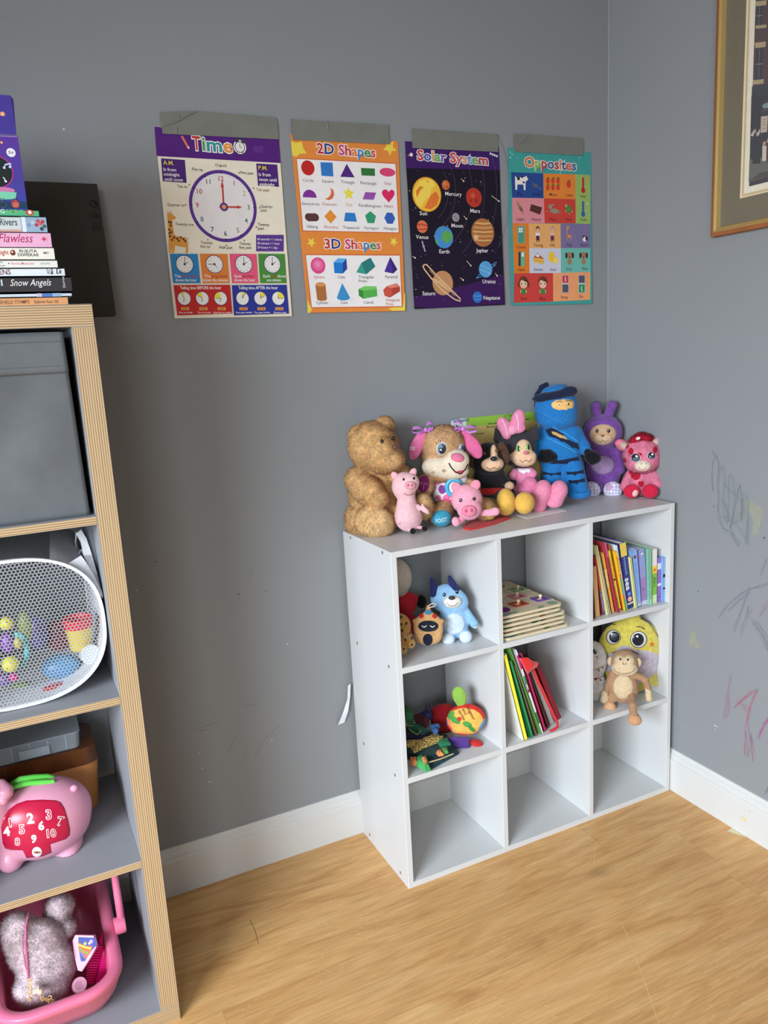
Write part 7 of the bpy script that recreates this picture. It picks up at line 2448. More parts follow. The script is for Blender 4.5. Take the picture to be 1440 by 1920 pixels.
fp = [p + np.array([0, -0.001, 0]) for p in front]
uvmesh('front_net', [[fc + np.array([0, -0.004, 0]), fp[i], fp[(i + 1) % NB_]] for i in range(NB_)],
       [[(0, 0), (fp[i][0] - fc[0], fp[i][2] - fc[2]), (fp[(i + 1) % NB_][0] - fc[0], fp[(i + 1) % NB_][2] - fc[2])] for i in range(NB_)], net_front)
topi = [i for i in range(NB_) if 13 <= i < 28]
acc = np.concatenate([[0], np.cumsum([np.linalg.norm(front[(i + 1) % NB_] - front[i]) for i in range(NB_)])])
uvmesh('top_net', [[front[i], front[i + 1], back[i + 1], back[i]] for i in topi], [[(acc[i], 0), (acc[i + 1], 0), (acc[i + 1], 0.3), (acc[i], 0.3)] for i in topi], net_top)
m = MB()
oth = [i for i in range(NB_) if i not in topi]
for i in oth:
    j = (i + 1) % NB_
    m.add([front[i], front[j], back[j], back[i]], [(0, 1, 2, 3)], WF)
o = m.build('side_fabric', 'fabric', root, smooth=True)
m = MB()
m.tube([back[i] for i in range(NB_)], 0.003, WF, 8, closed=True)
m.build('back_rim', 'fabric', root, smooth=True)
c4 = lambda u, v: (u / 4.923, 980 + v / 4.923)
m = MB()
m.tube([hit(*c4(u, v), 1, -0.20) for u, v in ((705, 90), (698, 180), (712, 290), (735, 300), (765, 230), (768, 150), (750, 90))], 0.0016, WF, 6)
m.build('cord_loop', 'fabric', root, smooth=True)
m = MB()
m.tube([hit(*c4(u, v), 1, -0.25) for u, v in ((725, 290), (745, 250), (775, 290))], 0.0016, WF, 6)
m.build('cord_loop', 'fabric', root, smooth=True)

m = MB()
fl_ = [[(600, 392, -.362), (668, 352, -.355), (748, 302, -.35)], [(730, 466, -.364), (780, 420, -.357), (800, 372, -.352)], [(860, 580, -.366), (880, 540, -.36), (872, 490, -.355)], [(945, 700, -.367), (950, 670, -.364), (945, 640, -.36)]]
for ra, rb in zip(fl_[:-1], fl_[1:]):
    for k in range(2):
        m.add([hit(*c4(*p[:2]), 1, p[2]) for p in (ra[k], rb[k], rb[k + 1], ra[k + 1])], [(0, 1, 2, 3)], WF)
o = m.build('corner_flap', 'fabric', root, smooth='all')
m = MB()
fl_ = [[(700, 100, -.315), (750, 64, -.31)], [(745, 180, -.325), (800, 150, -.32)], [(770, 300, -.335), (850, 300, -.33)], [(815, 390, -.345), (900, 480, -.34)], [(880, 500, -.352), (948, 660, -.355)]]
for ra, rb in zip(fl_[:-1], fl_[1:]):
    m.add([hit(*c4(*p[:2]), 1, p[2]) for p in (ra[0], rb[0], rb[1], ra[1])], [(0, 1, 2, 3)], WF)
o = m.build('side_strap', 'fabric', root, smooth='all')
GT = 'toys heaped inside the mesh basket'


def bt(name, label, cat, builder, mtl, y, at_):
    c = hit(*c4(*at_), 1, y)
    r_ = thing(name, label, cat, c, GT)
    m = MB()
    builder(m, c, abs((c - CAM) @ FWD) / FPX / 4.923)
    m.build('shell', mtl, r_, smooth=True)
    return r_, c


r_, c = bt('stacking_cup', 'red and yellow toy cup standing tallest among the toys in the basket', 'toy cup', lambda m, c, s: (m.lathe([(0.001, -150 * s), (95 * s, -150 * s), (118 * s, 60 * s), (100 * s, 60 * s), (80 * s, -130 * s), (0.001, -130 * s)], c, (0, 0, 1), (226, 196, 70), 24),), 'plastic', -0.28, (730, 1015))
m = MB(); s_ = abs((c - CAM) @ FWD) / FPX / 4.923
m.lathe([(116 * s_, 60 * s_), (126 * s_, 60 * s_), (132 * s_, 150 * s_), (118 * s_, 150 * s_), (105 * s_, 62 * s_)], c, (0, 0, 1), (216, 56, 66), 24)
m.build('rim', 'plastic', r_, smooth=True)
bt('white_cup', 'white toy cup lying on its side at the right of the basket', 'toy cup', lambda m, c, s: m.lathe([(0.001, 0), (92 * s, 0), (92 * s, -4 * s), (82 * s, -20 * s), (70 * s, -160 * s), (0.001, -160 * s)], c, tuple(-ray(*c4(840, 1220)) + np.array([0.25, 0, -0.1])), (232, 236, 240), 24), 'plastic', -0.315, (840, 1218))
bt('blue_dome', 'blue dome shaped toy at the bottom of the basket', 'toy', lambda m, c, s: m.ball(c, (170 * s, 110 * s, 115 * s), (84, 150, 200)), 'plastic', -0.275, (560, 1325))
bt('red_dish', 'red toy dish under the blue dome', 'toy', lambda m, c, s: m.ball(c, (180 * s, 110 * s, 55 * s), (206, 74, 70)), 'plastic', -0.31, (560, 1530))
for lab, u, v, r in (('upper yellow toy ball near the left of the basket', 60, 930, 62), ('lower yellow toy ball near the left of the basket', 97, 1305, 76)):
    r_, c = bt('yellow_ball', lab, 'ball', lambda m, c, s: m.ball(c, r * s, (240, 232, 70)), 'plastic', -0.345, (u, v))
    m = MB(); s_ = abs((c - CAM) @ FWD) / FPX / 4.923
    for a, b in ((0.05, -0.4), (-0.5, 0.2), (0.5, 0.3)):
        d = -FWD + RIGHT * a + UP * b; d /= np.linalg.norm(d)
        m.ball(c + d * r * s_ * 0.98, 7 * s_, (190, 90, 40), seg=8, rings=6)
    m.build('dots', 'plastic', r_, smooth=True)
bt('teal_ring', 'teal curved tube toy beside the yellow balls', 'toy', lambda m, c, s: m.tube([c + (RIGHT * math.cos(a) * 90 + UP * math.sin(a) * 150) * s for a in np.linspace(-2.0, 1.7, 18)], 24 * s, (60, 180, 176), 10), 'plastic', -0.32, (160, 1180))
bt('purple_block', 'purple toy block between the yellow balls', 'toy', lambda m, c, s: m.ball(c, (60 * s, 60 * s, 95 * s), (140, 80, 180)), 'plastic', -0.315, (70, 1110))
bt('purple_block', 'small dark violet toy block at the bottom left of the basket', 'toy', lambda m, c, s: m.ball(c, (80 * s, 60 * s, 60 * s), (120, 84, 150)), 'plastic', -0.32, (40, 1450))
bt('magenta_bead', 'magenta toy bead beside the lower yellow ball', 'toy', lambda m, c, s: m.ball(c, 42 * s, (206, 50, 130)), 'plastic', -0.33, (130, 1425))
bt('green_shape', 'olive green toy shape behind the teal tube', 'toy', lambda m, c, s: m.ball(c, (60 * s, 60 * s, 150 * s), (150, 170, 80)), 'plastic', -0.25, (230, 960))
bt('green_shape', 'low green toy shape at the bottom of the basket', 'toy', lambda m, c, s: m.ball(c, (120 * s, 60 * s, 70 * s), (130, 160, 90)), 'plastic', -0.26, (190, 1540))
bt('violet_shape', 'dusky violet toy shape at the middle of the heap', 'toy', lambda m, c, s: m.ball(c, (90 * s, 60 * s, 160 * s), (120, 110, 170)), 'plastic', -0.19, (350, 1020))
bt('maroon_shape', 'dull red toy shape behind the yellow cup', 'toy', lambda m, c, s: m.ball(c, (120 * s, 60 * s, 150 * s), (150, 70, 80)), 'plastic', -0.17, (540, 1040))
bt('yellow_bird_toy', 'small yellow toy with a teal tip near the teal tube', 'toy', lambda m, c, s: (m.ball(c, (36 * s, 36 * s, 55 * s), (206, 190, 80)), m.ball(c + np.array([0, 0, 75 * s]), (16 * s, 16 * s, 34 * s), (90, 210, 206))), 'plastic', -0.345, (165, 1110))

# ---- orange lidded box, clear organiser
c5 = lambda u, v: (u / 4.8, 1320 + v / 4.8)
OR = (216, 144, 78)
zb3 = KZ[1] + 0.0006
ox0, ox1, oy0, oy1 = -1.895, -1.609, -0.178, -0.04
root = thing('lidded_box', 'orange plastic box with a see-through brown lid behind the pink piggy bank', 'box', ((ox0 + ox1) / 2, (oy0 + oy1) / 2, zb3))


def rbox(m, x0, x1, y0, y1, z0, z1, r, col, taper=0.0, top=True, bottom=True):
    lo = rrect(x0 + taper, y0 + taper, x1 - taper, y1 - taper, r)
    hi = rrect(x0, y0, x1, y1, r)
    n = len(lo)
    vs = [np.array([a, b, z0]) for a, b in lo] + [np.array([a, b, z1]) for a, b in hi]
    fs = [[i, (i + 1) % n, (i + 1) % n + n, i + n] for i in range(n)]
    if bottom:
        fs.append(list(range(n))[::-1])
    if top:
        fs.append(list(range(n, 2 * n)))
    m.add(vs, fs, col)


m = MB(); rbox(m, ox0, ox1, oy0, oy1, zb3, zb3 + 0.084, 0.03, OR, 0.006); m.build('body', 'plastic', root, smooth=True)
m = MB(); rbox(m, ox0 - 0.003, ox1 + 0.003, oy0 - 0.003, oy1 + 0.003, zb3 + 0.084, zb3 + 0.114, 0.032, OR, 0.0015); m.build('rim', 'plastic', root, smooth=True)
m = MB(); rbox(m, ox0 - 0.001, ox1 + 0.001, oy0 - 0.001, oy1 + 0.001, zb3 + 0.1142, zb3 + 0.152, 0.03, OR, -0.004)
m.build('lid', clear_mat('brown_clear_plastic', (110, 62, 30), 0.12, 0.72), root, smooth=True)
for xx in (-1.704, -1.79):
    m = MB(); m.box((xx - 0.002, oy0 - 0.0012, zb3 + 0.114), (xx + 0.002, oy0 + 0.001, zb3 + 0.15), (150, 100, 60), 0.0004, 1); m.build('lid_rib', 'plastic', root)
for xa, xb2 in ((-1.772, -1.743), (-1.736, -1.708)):
    m = MB(); m.box((xa, oy0 + 0.01, zb3 + 0.1146), (xb2, oy0 + 0.03, zb3 + 0.13), (214, 110, 56), 0.001, 1); m.build('orange_insert', 'card', root)
zb4 = zb3 + 0.1528
root = thing('organiser_case', 'flat clear grey organiser case lying on the orange box', 'organiser', (-1.79, -0.105, zb4))
gx0, gx1, gy0, gy1 = -1.893, -1.636, -0.172, -0.04
cm = clear_mat('frosted_clear_plastic', (206, 214, 220), 0.22, 0.42)
m = MB(); rbox(m, gx0, gx1, gy0, gy1, zb4, zb4 + 0.034, 0.014, (200, 206, 212), 0.003); m.build('tray', cm, root, smooth=True)
m = MB(); rbox(m, gx0 - 0.001, gx1 + 0.001, gy0 - 0.001, gy1 + 0.001, zb4 + 0.0345, zb4 + 0.0385, 0.014, (200, 206, 212), 0.0); m.build('lid', cm, root, smooth=True)
for k in range(6):
    xx = gx1 - 0.03 - 0.036 * k
    m = MB(); m.box((xx - 0.0007, gy0 + 0.004, zb4 + 0.002), (xx + 0.0007, gy1 - 0.004, zb4 + 0.033), (200, 206, 212)); m.build('divider', 'plastic', root)
m = MB(); m.box((-1.76, gy0 - 0.006, zb4 + 0.004), (-1.70, gy0 - 0.0008, zb4 + 0.024), (196, 200, 206), 0.002)
m.build('latch', cm, root)

# ---- piggy bank
PP = (232, 160, 184)
t = Toy('piggy_bank', 'pale pink plastic piggy bank with a red number window and green handle', 'piggy bank', (78, 1530), KZ[1] + 0.0005, -0.285)
t.body('body', [t.el(76, 1528, 0, 90, 70, 62, PP), t.el(84, 1548, 0, 80, 56, 60, PP), t.cap((130, 1580, 10), (128, 1598, 22), 24, 22, PP), t.cap((22, 1590, 16), (20, 1612, 26), 24, 22, PP), t.cap((136, 1575, -30), (136, 1592, -34), 22, 20, PP), t.cap((30, 1580, -30), (30, 1600, -34), 22, 20, PP),
                t.el(-10, 1520, 4, 36, 44, 44, PP)], 'plastic', k=8, h=2.0)
pgb = t.bvh
t.body('tail', [t.cap((134, 1480, 18), (146, 1492, 14), 5, 6, PP), t.cap((146, 1492, 14), (142, 1502, 26), 6, 3, PP), t.el(139, 1478, 24, 7, 7, 6, PP)], 'plastic', k=3, h=1.2, floor=False)
t.body('ear', [t.cap((2, 1470, 22), (10, 1482, 30), 9, 13, PP), t.cap((8, 1490, 34), (6, 1500, 40), 14, 9, PP)], 'plastic', k=4, h=1.5, floor=False)
t.bvh = pgb
pn = [c5(*p) for p in ((10, 1110), (30, 1020), (70, 960), (150, 900), (240, 870), (380, 862), (500, 868), (545, 885), (580, 940), (610, 1040), (628, 1130), (625, 1180), (590, 1215), (450, 1262), (462, 1336), (380, 1370), (240, 1384), (205, 1316), (100, 1312), (50, 1300), (25, 1250))]
dense = []
for (xa, ya), (xb_, yb_) in zip(pn, pn[1:] + pn[:1]):
    for q in range(4):
        dense.append((xa + (xb_ - xa) * q / 4, ya + (yb_ - ya) * q / 4))
win = t.patch('number_window', dense, (196, 26, 66), 1.2, 0.6, material='gloss', rings=12)
me = win.data
wv = [V(np.array(v.co[:]) + t.o) for v in me.vertices]
t.bvh = BVHTree.FromPolygons(wv, [list(p.vertices) for p in me.polygons])
NW = (240, 236, 236)
mb = MB()
for tx, u, v, h, sl_, solid in (('1', 92, 1105, 72, 14, 0), ('2', 250, 1075, 86, 10, 1), ('3', 420, 1036, 80, 8, 0), ('7', 516, 1090, 76, -12, 0), ('4', 40, 1188, 76, 14, 1), ('5', 178, 1166, 76, 8, 0), ('6', 350, 1132, 72, 4, 1), ('10', 428, 1200, 68, 10, 0), ('8', 138, 1270, 62, 4, 0), ('9', 284, 1246, 66, 0, 1)):
    x, y = c5(u, v)
    hh = h / 4.8
    for ps, (off, col) in enumerate((((0.06 if not solid else 0.045), NW), (-0.004, (196, 26, 66)))):
        if solid and ps:
            continue
        vs, fs = glyphs(tx, off)
        g = glyphs('H')[0]
        mm = hh / (g[:, 1].max() - g[:, 1].min())
        b0 = glyphs(tx, 0)[0][:, 0].min()
        cs, sn = math.cos(math.radians(-sl_ * 0.6)), math.sin(math.radians(-sl_ * 0.6))
        P = []
        for a, b in vs:
            X, Y = (a - b0) * mm, b * mm
            hq, nn2 = t.on(x + X * cs + Y * sn, y + X * sn - Y * cs, (0.3 + 0.3 * ps) * t.s)
            P.append(hq if hq is not None else t.pt(x, y, 60))
        mb.add(P, fs, col)
mb.build('numbers', 'ink', t.root)
ec, cc = c5(334, 1332)
t.patch('round_logo', t.oval(ec, cc, 9.5, 9.5, 0, 20), (240, 226, 226), 0.2, 0.5)
mb = MB()
for dx, c in ((-4, (206, 120, 60)), (0, (120, 40, 30)), (4, (206, 120, 60))):
    t.patch('logo', t.oval(ec + dx, cc, 2.4, 1.8), c, 0.1, 1.0, mb=mb, rings=2)
mb.build('logo_print', 'ink', t.root)
t.bvh = pgb
GH = (110, 226, 90)
hp = [c5(*p) for p in ((110, 755), (120, 715), (180, 680), (300, 662), (420, 655), (470, 665), (480, 690))]
mb = MB()
mb.tube([t.pt(*p, 0 + 4 * math.sin(i)) for i, p in enumerate(hp)], [4 * t.s, 5.6 * t.s, 6 * t.s, 6 * t.s, 6 * t.s, 5.6 * t.s, 4 * t.s], GH, 10)
hp2 = [c5(*p) for p in ((95, 760), (140, 740), (260, 712), (380, 704), (470, 706), (490, 690))]
mb.tube([t.pt(*p, 12) for p in hp2], [4 * t.s, 5 * t.s, 5 * t.s, 5 * t.s, 5 * t.s, 4 * t.s], GH, 10)
mb.build('handle', 'plastic', t.root, smooth=True)

# ---- pink shopping basket and what is in it
c6 = lambda u, v: (u / 4.114, 1620 + v / 4.114)
BP_ = (238, 124, 158)
root = thing('toy_basket', 'pink plastic toy shopping basket in the bottom compartment', 'basket', (-1.735, -0.26, KZ[0] + 0.0006))
x0, x1, y0, y1, zr, zb5 = -1.872, -1.624, -0.462, -0.075, 0.165, KZ[0] + 0.0006


def loop(ins, z, r):
    return [np.array([a, b, z]) for a, b in rrect(x0 + ins, y0 + ins, x1 - ins, y1 - ins, max(r - ins, 0.012), 8)]


rings = [loop(0.03, zb5, 0.08), loop(0.012, zb5 + 0.05, 0.08), loop(0.004, zr - 0.03, 0.08), loop(0.0, zr - 0.022, 0.08), loop(-0.001, zr - 0.006, 0.08), loop(0.005, zr, 0.08), loop(0.019, zr, 0.08), loop(0.025, zr - 0.004, 0.08), loop(0.027, zr - 0.03, 0.08), loop(0.036, zb5 + 0.012, 0.08)]
# the long sides rise towards the back
n = len(rings[0])
vs = []
for rg in rings:
    for p in rg:
        q = p.copy()
        f = (q[2] - zb5) / (zr - zb5)
        q[2] += f * 0.05 * min(max((q[1] + 0.33) / 0.25, 0), 1) ** 1.2
        q[1] = q[1] * 1.0 + (0.07 * (1 - f) if q[1] < -0.3 else 0)          # the front leans out
        vs.append(q)
fs = []
for j in range(len(rings) - 1):
    for i in range(n):
        k = (i + 1) % n
        fs.append([j * n + i, j * n + k, (j + 1) * n + k, (j + 1) * n + i])
fs.append(list(range(n))[::-1])
fs.append([(len(rings) - 1) * n + i for i in range(n)])
MB().add(vs, fs, BP_).build('tub', 'plastic', root, smooth='all')
kn = hit(*c6(925, 470), 0, -1.615)
m = MB(); m.lathe([(0.001, -0.014), (0.018, -0.014), (0.018, 0.006), (0.016, 0.009), (0.001, 0.009)], (-1.613, kn[1], kn[2]), (1, 0, 0), BP_, 24); m.build('pivot_knob', 'plastic', root, smooth=True)
m = MB()
ht = hit(*c6(885, 95), 0, -1.613)
b0 = np.array([-1.611, kn[1], kn[2]])
b1 = np.array([-1.611, ht[1] + 0.05, min(ht[2], 0.355)])
m.tube([b0, b0 + (b1 - b0) * 0.5, b0 + (b1 - b0) * 0.9, b1 + np.array([-0.03, 0.01, 0.0]), np.array([-1.735, b1[1] + 0.012, b1[2]]), np.array([-1.85, b1[1] + 0.01, b1[2]]), np.array([-1.884, b0[1] + (b1[1] - b0[1]) * 0.9, b0[2] + (b1[2] - b0[2]) * 0.9]), np.array([-1.885, kn[1], kn[2]])], 0.0078, BP_, 12)
m.build('handle', 'plastic', root, smooth='all')
# fluffy bag
FW = (255, 238, 241)
t = Toy('fluffy_bag', 'fluffy white toy bag with a pink zip lying in the pink basket', 'bag', (75, 1800), 0.06, -0.325)
t.body('body', [t.el(*c6(170, 560), 0, 30, 48, 26, FW, 14), t.el(*c6(280, 640), 4, 46, 50, 26, FW, 20), t.el(*c6(360, 800), 14, 46, 50, 26, FW, 26), t.el(*c6(300, 940), 26, 40, 34, 26, FW), t.el(*c6(400, 960), 26, 26, 22, 22, FW)], 'fur', k=8, h=2.6, fur=(26000, 8, 0.5, 0.1), floor=False, clip=[(np.array([-1.832, 0, 0]), np.array([-1.0, 0, 0])), (np.array([0, 0, 0.062]), np.array([0, 0, -1.0])), (np.array([0, -0.408, 0]), np.array([0, -1.0, 0])), (np.array([-1.668, 0, 0]), np.array([1.0, 0, 0]))])
t.stroke('zip', [[c6(*p) for p in ((215, 360), (190, 480), (195, 600), (215, 740), (228, 880))]], 4.5, (206, 110, 150), lift=5)
t.stroke('zip', [[c6(*p) for p in ((170, 540), (180, 660), (212, 800))]], 1.6, (190, 90, 136), lift=6)
t2 = t.body('pompom', [t.el(*c6(460, 330), -30, 22, 19, 18, FW), t.el(*c6(430, 430), -24, 22, 22, 18, (240, 222, 226)), t.el(*c6(490, 500), -14, 18, 16, 16, FW)], 'fur', k=5, h=2.2, fur=(9000, 8, 0.5, 0.0), floor=False)
bagroot = t
m = MB()
gld = (226, 180, 110)
for k, (u, v) in enumerate(((232, 900), (236, 925), (228, 950), (240, 970), (232, 1000), (236, 1020), (228, 1045), (330, 1040), (360, 1046), (385, 1030), (400, 1050), (390, 1072), (372, 1056))):
    c = bagroot.pt(*c6(u, v), 66 - 2 * (k % 3))
    m.tube([c + (RIGHT * math.cos(a) + (UP * 0.8 - FWD * 0.4 * (-1) ** k) * math.sin(a)) * 0.0035 for a in np.linspace(0, 2 * math.pi, 11)[:-1]], 0.0009, gld, 6, closed=True)
m.tube([bagroot.pt(*c6(u, v), 68) for u, v in ((310, 1000), (318, 1036), (340, 1044), (362, 1036))], 0.0014, gld, 6)
kc = thing('key_chain', 'gold chain with a small white charm lying on the fluffy bag', 'key chain', bagroot.pt(*c6(280, 1000), 64))
m.build('chain', clear_mat('gold_metal', (226, 180, 110), 0.25, 1.0), kc, smooth=True)
m = MB(); m.box(bagroot.pt(*c6(246, 990), 66), bagroot.pt(*c6(300, 955), 72), (240, 222, 206), 0.0008); m.build('charm', 'plastic', kc)
m = MB(); m.ball(bagroot.pt(*c6(312, 985), 70), 0.0062, (236, 206, 170)); m.build('bead', 'gloss', kc, smooth=True)
# hairbrush, tin, roll
HP = (240, 30, 130)
t = Toy('hair_brush', 'hot pink plastic hair brush with rows of tines in the pink basket', 'hair brush', c6(770, 790), 0.09, -0.305)
t.body('back', [t.el(*c6(800, 790), 0, 12, 40, 14, HP, -8), t.el(*c6(775, 850), -2, 14, 26, 12, HP, -14)], 'plastic', k=4, h=1.4, floor=False)
bb2 = t.bvh
t.body('handle', [t.cap((*c6(765, 640), 0), (*c6(787, 540), -2), 5, 2.4, HP)], 'plastic', h=1.2, floor=False)
for k in range(15):
    f = k / 14
    a = c6(790 - 70 * f, 640 + 275 * f)
    b = c6(680 - 20 * f, 655 + 262 * f)
    m = MB(); m.tube([t.pt(*a, 10), t.pt((a[0] + b[0]) / 2, (a[1] + b[1]) / 2 - 1.5, 16), t.pt(*b, 18)], [1.8 * t.s, 1.5 * t.s, 0.8 * t.s], HP, 8)
    m.build('tine', 'plastic', t.root, smooth=True)
tc_ = [hit_plane(*c6(*p), bagroot.pt(*c6(650, 650), 26), -FWD + np.array([0, 0, 0.35])) for p in ((580, 548), (720, 552), (742, 640), (700, 720), (630, 830), (600, 820), (572, 700), (560, 590))]
root = thing('pencil_tin', 'pink toy tin with a rainbow sticker beside the hair brush', 'tin', np.mean(tc_, 0))
nn = np.cross(tc_[1] - tc_[0], tc_[4] - tc_[0])
nn /= np.linalg.norm(nn)
nn = nn if nn @ FWD > 0 else -nn
m = MB(); m.prism(tc_[::-1], nn * 0.012, (226, 140, 170)); m.build('case', 'plastic', root)
S = Sheet(tc_[0], -nn, RIGHT, (0, 1620, 4.114), lift0=4e-4, step=4e-5)
S.poly([(590, 572), (724, 578), (738, 628), (672, 700), (640, 760), (610, 760), (590, 660)], (70, 84, 160))
S.poly([(586, 610), (640, 640), (700, 640), (680, 700), (640, 740), (596, 690)], (226, 110, 60)); S.line([(590, 630), (640, 650), (690, 660)], 14, (240, 200, 70)); S.line([(592, 660), (640, 690), (668, 700)], 12, (110, 170, 90)); S.line([(600, 690), (640, 720)], 12, (90, 120, 190))
S.star(642, 622, 18, (246, 216, 80)); S.disc(690, 606, 16, (214, 160, 200)); S.disc(676, 620, 10, (236, 220, 236))
S.mb.build('sticker', 'ink', root)
d_ = -ray(*c6(595, 940)) + np.array([0, 0, 0.1]); d_ /= np.linalg.norm(d_)
cR = bagroot.pt(*c6(595, 945), 58)
root = thing('tape_roll', 'small translucent pink tape roll at the front of the pink basket', 'tape roll', cR)
m = MB()
s_ = 0.00093 / 4.114
m.lathe([(36 * s_, 0), (62 * s_, 0), (64 * s_, 8 * s_), (64 * s_, -90 * s_), (60 * s_, -96 * s_), (36 * s_, -96 * s_), (36 * s_, 0)], cR, d_, (236, 176, 196), 28)
m.build('roll', clear_mat('pink_clear_plastic', (236, 170, 194), 0.15, 0.75), root, smooth=True)
m = MB(); m.lathe([(30 * s_, -2 * s_), (38 * s_, 2 * s_), (38 * s_, -80 * s_), (30 * s_, -80 * s_)], cR, d_, (190, 150, 170), 24); m.build('core', 'plastic', root, smooth=True)
# ================================================================== FRAMED PICTURE ON THE RIGHT WALL
c7 = lambda u, v: (1120 + u / 4.0, v / 4.0)
XF = -0.022
fl = hit(*c7(838, 1500), 0, XF)[1]
fb = hit(*c7(833, 1805), 0, XF)[2]
FW_, FH_ = 0.66, 0.86
root = thing('framed_picture', 'gold and brown framed street picture with an olive mount on the right wall', 'picture', (-0.011, fl - FW_ / 2, fb))


def frame_ring(m, ins0, ins1, xa, xb, col):
    """a mitred ring between two insets; xa: depth of its outer edge, xb: of its inner edge"""
    def rect_(i, x):
        return [np.array([x, fl - i, fb + i]), np.array([x, fl - FW_ + i, fb + i]), np.array([x, fl - FW_ + i, fb + FH_ - i]), np.array([x, fl - i, fb + FH_ - i])]
    a, b = rect_(ins0, xa), rect_(ins1, xb)
    for i in range(4):
        k = (i + 1) % 4
        m.add([a[i], a[k], b[k], b[i]], [(0, 1, 2, 3)], col)


def ins(u, v):
    return fl - hit(*c7(u, v), 0, XF)[1]


BR, GO = (156, 98, 54), (206, 176, 104)
i1, i2, i3 = ins(861, 1500), ins(875, 1500), ins(890, 1500)
m = MB(); frame_ring(m, 0, 0, -0.0005, -0.021, BR); frame_ring(m, 0, i1, -0.021, -0.024, BR); m.build('frame_moulding', 'wood', root)
gm, nt, b_ = _new('gilt')
b_.inputs['Base Color'].default_value = (*lin((206, 178, 116)), 1); b_.inputs['Metallic'].default_value = 0.45; b_.inputs['Roughness'].default_value = 0.34
nz = N(nt, 'ShaderNodeTexNoise', Scale=90.0); bp2 = N(nt, 'ShaderNodeBump', Strength=0.2, Distance=0.002)
nt.links.new(nz.outputs['Fac'], bp2.inputs['Height']); nt.links.new(bp2.outputs['Normal'], b_.inputs['Normal'])
m = MB(); frame_ring(m, i1, i1 + (i2 - i1) * 0.5, -0.024, -0.026, GO); frame_ring(m, i1 + (i2 - i1) * 0.5, i2, -0.026, -0.02, GO); frame_ring(m, i2, (i2 + i3) / 2, -0.02, -0.023, GO); frame_ring(m, (i2 + i3) / 2, i3, -0.023, -0.012, GO)
m.build('gilt_lip', gm, root)
XM = -0.012
j1, j2, j3 = fl - hit(*c7(1064, 1100), 0, XM)[1], fl - hit(*c7(1086, 1100), 0, XM)[1], fl - hit(*c7(1124, 1100), 0, XM)[1]
m = MB(); frame_ring(m, i3 - 0.004, j1, XM, XM, (106, 94, 66)); m.build('olive_mount', 'paper', root)
m = MB(); frame_ring(m, j1, j1 + 0.004, XM, -0.0105, (226, 206, 160)); frame_ring(m, j1 + 0.004, j2, -0.0105, -0.0105, (206, 176, 136)); frame_ring(m, j2, j3, -0.010, -0.0095, (232, 222, 196)); m.build('cream_mount', 'paper', root)
XP = -0.009
S = Sheet((XP, 0, 1.6), (-1, 0, 0), (0, -1, 0), (1120, 0, 4.0), lift0=1e-5, step=1e-5)
q = [np.array([XP, fl - j3 + 0.002, fb + j3 - 0.002]), np.array([XP, fl - FW_ + j3, fb + j3 - 0.002]), np.array([XP, fl - FW_ + j3, fb + FH_ - j3]), np.array([XP, fl - j3 + 0.002, fb + FH_ - j3])]
S.poly3(q, (46, 34, 40))
E_ = 1420
S.poly([(1150, -300), (E_, -420), (E_, 660), (1140, 690)], (74, 46, 46))
for v in range(-280, 680, 24):
    S.line([(1146, v), (E_, v - 36)], 3, (62, 38, 40))
for u, v, h in ((1165, 55, 36), (1160, 362, 40), (1145, 640, 34), (1165, 235, 24)):
    S.poly([(u, v), (u + 84, v - 8), (u + 80, v + h - 8), (u + 6, v + h)], (176, 150, 110))
    S.poly([(u + 170, v - 20), (u + 250, v - 28), (u + 250, v + h - 28), (u + 174, v + h - 20)], (176, 150, 110))
for v0, v1 in ((95, 230), (405, 640)):
    S.poly([(1172, v0), (1222, v0 - 6), (1216, v1 - 6), (1165, v1)], (40, 36, 46)); S.line([(1170, (v0 + v1) / 2), (1220, (v0 + v1) / 2 - 4)], 5, (140, 130, 130)); S.line([(1197, v0), (1190, v1)], 4, (120, 112, 112))
    S.poly([(1340, v0 - 18), (1390, v0 - 24), (1386, v1 - 24), (1335, v1 - 18)], (40, 36, 46))
S.poly([(1140, 690), (E_, 655), (E_, 740), (1138, 760)], (38, 42, 50)); S.poly([(1136, 760), (E_, 740), (E_, 1200), (1124, 1230)], (36, 30, 38))
S.poly([(1215, 830), (1240, 812), (1330, 800), (1330, 840), (1225, 852)], (120, 140, 136)); S.line([(1210, 870), (1330, 850)], 6, (70, 90, 90))
S.poly([(1208, 912), (1258, 906), (1252, 1026), (1204, 1034)], (190, 172, 150))
for v in (935, 955, 975, 1000):
    S.line([(1218, v), (1246, v - 3)], 4, (120, 100, 90))
S.poly([(1122, 1230), (E_, 1190), (E_, 1320), (1116, 1398)], (96, 92, 84)); S.poly([(1118, 1390), (1200, 1330), (E_, 1290), (E_, 1330)], (64, 58, 54))
for u, v, h, c in ((1160, 1010, 250, (34, 32, 40)), (1184, 1030, 230, (28, 28, 36)), (1232, 1100, 140, (200, 190, 170)), (1262, 1080, 170, (86, 32, 50)), (1310, 1040, 200, (50, 44, 60))):
    S.poly([(u - 14, v + 30), (u + 16, v + 28), (u + 18, v + h), (u - 16, v + h + 4)], c); S.disc(u, v + 12, 16, (176, 140, 116), n=10)
S.poly([(1130, 1050), (1150, 1020), (1160, 1024), (1150, 1060)], (176, 176, 180)); S.poly([(1180, 1040), (1200, 1000), (1200, 1026), (1186, 1050)], (190, 190, 190))
S.mb.build('print', 'paper', root)
m = MB(); m.box((-0.0128, fl - FW_ + i3, fb + i3), (-0.0122, fl - i3, fb + FH_ - i3), (230, 235, 235)); m.build('pane', clear_mat('picture_glass', (225, 230, 232), 0.05, 0.04), root)

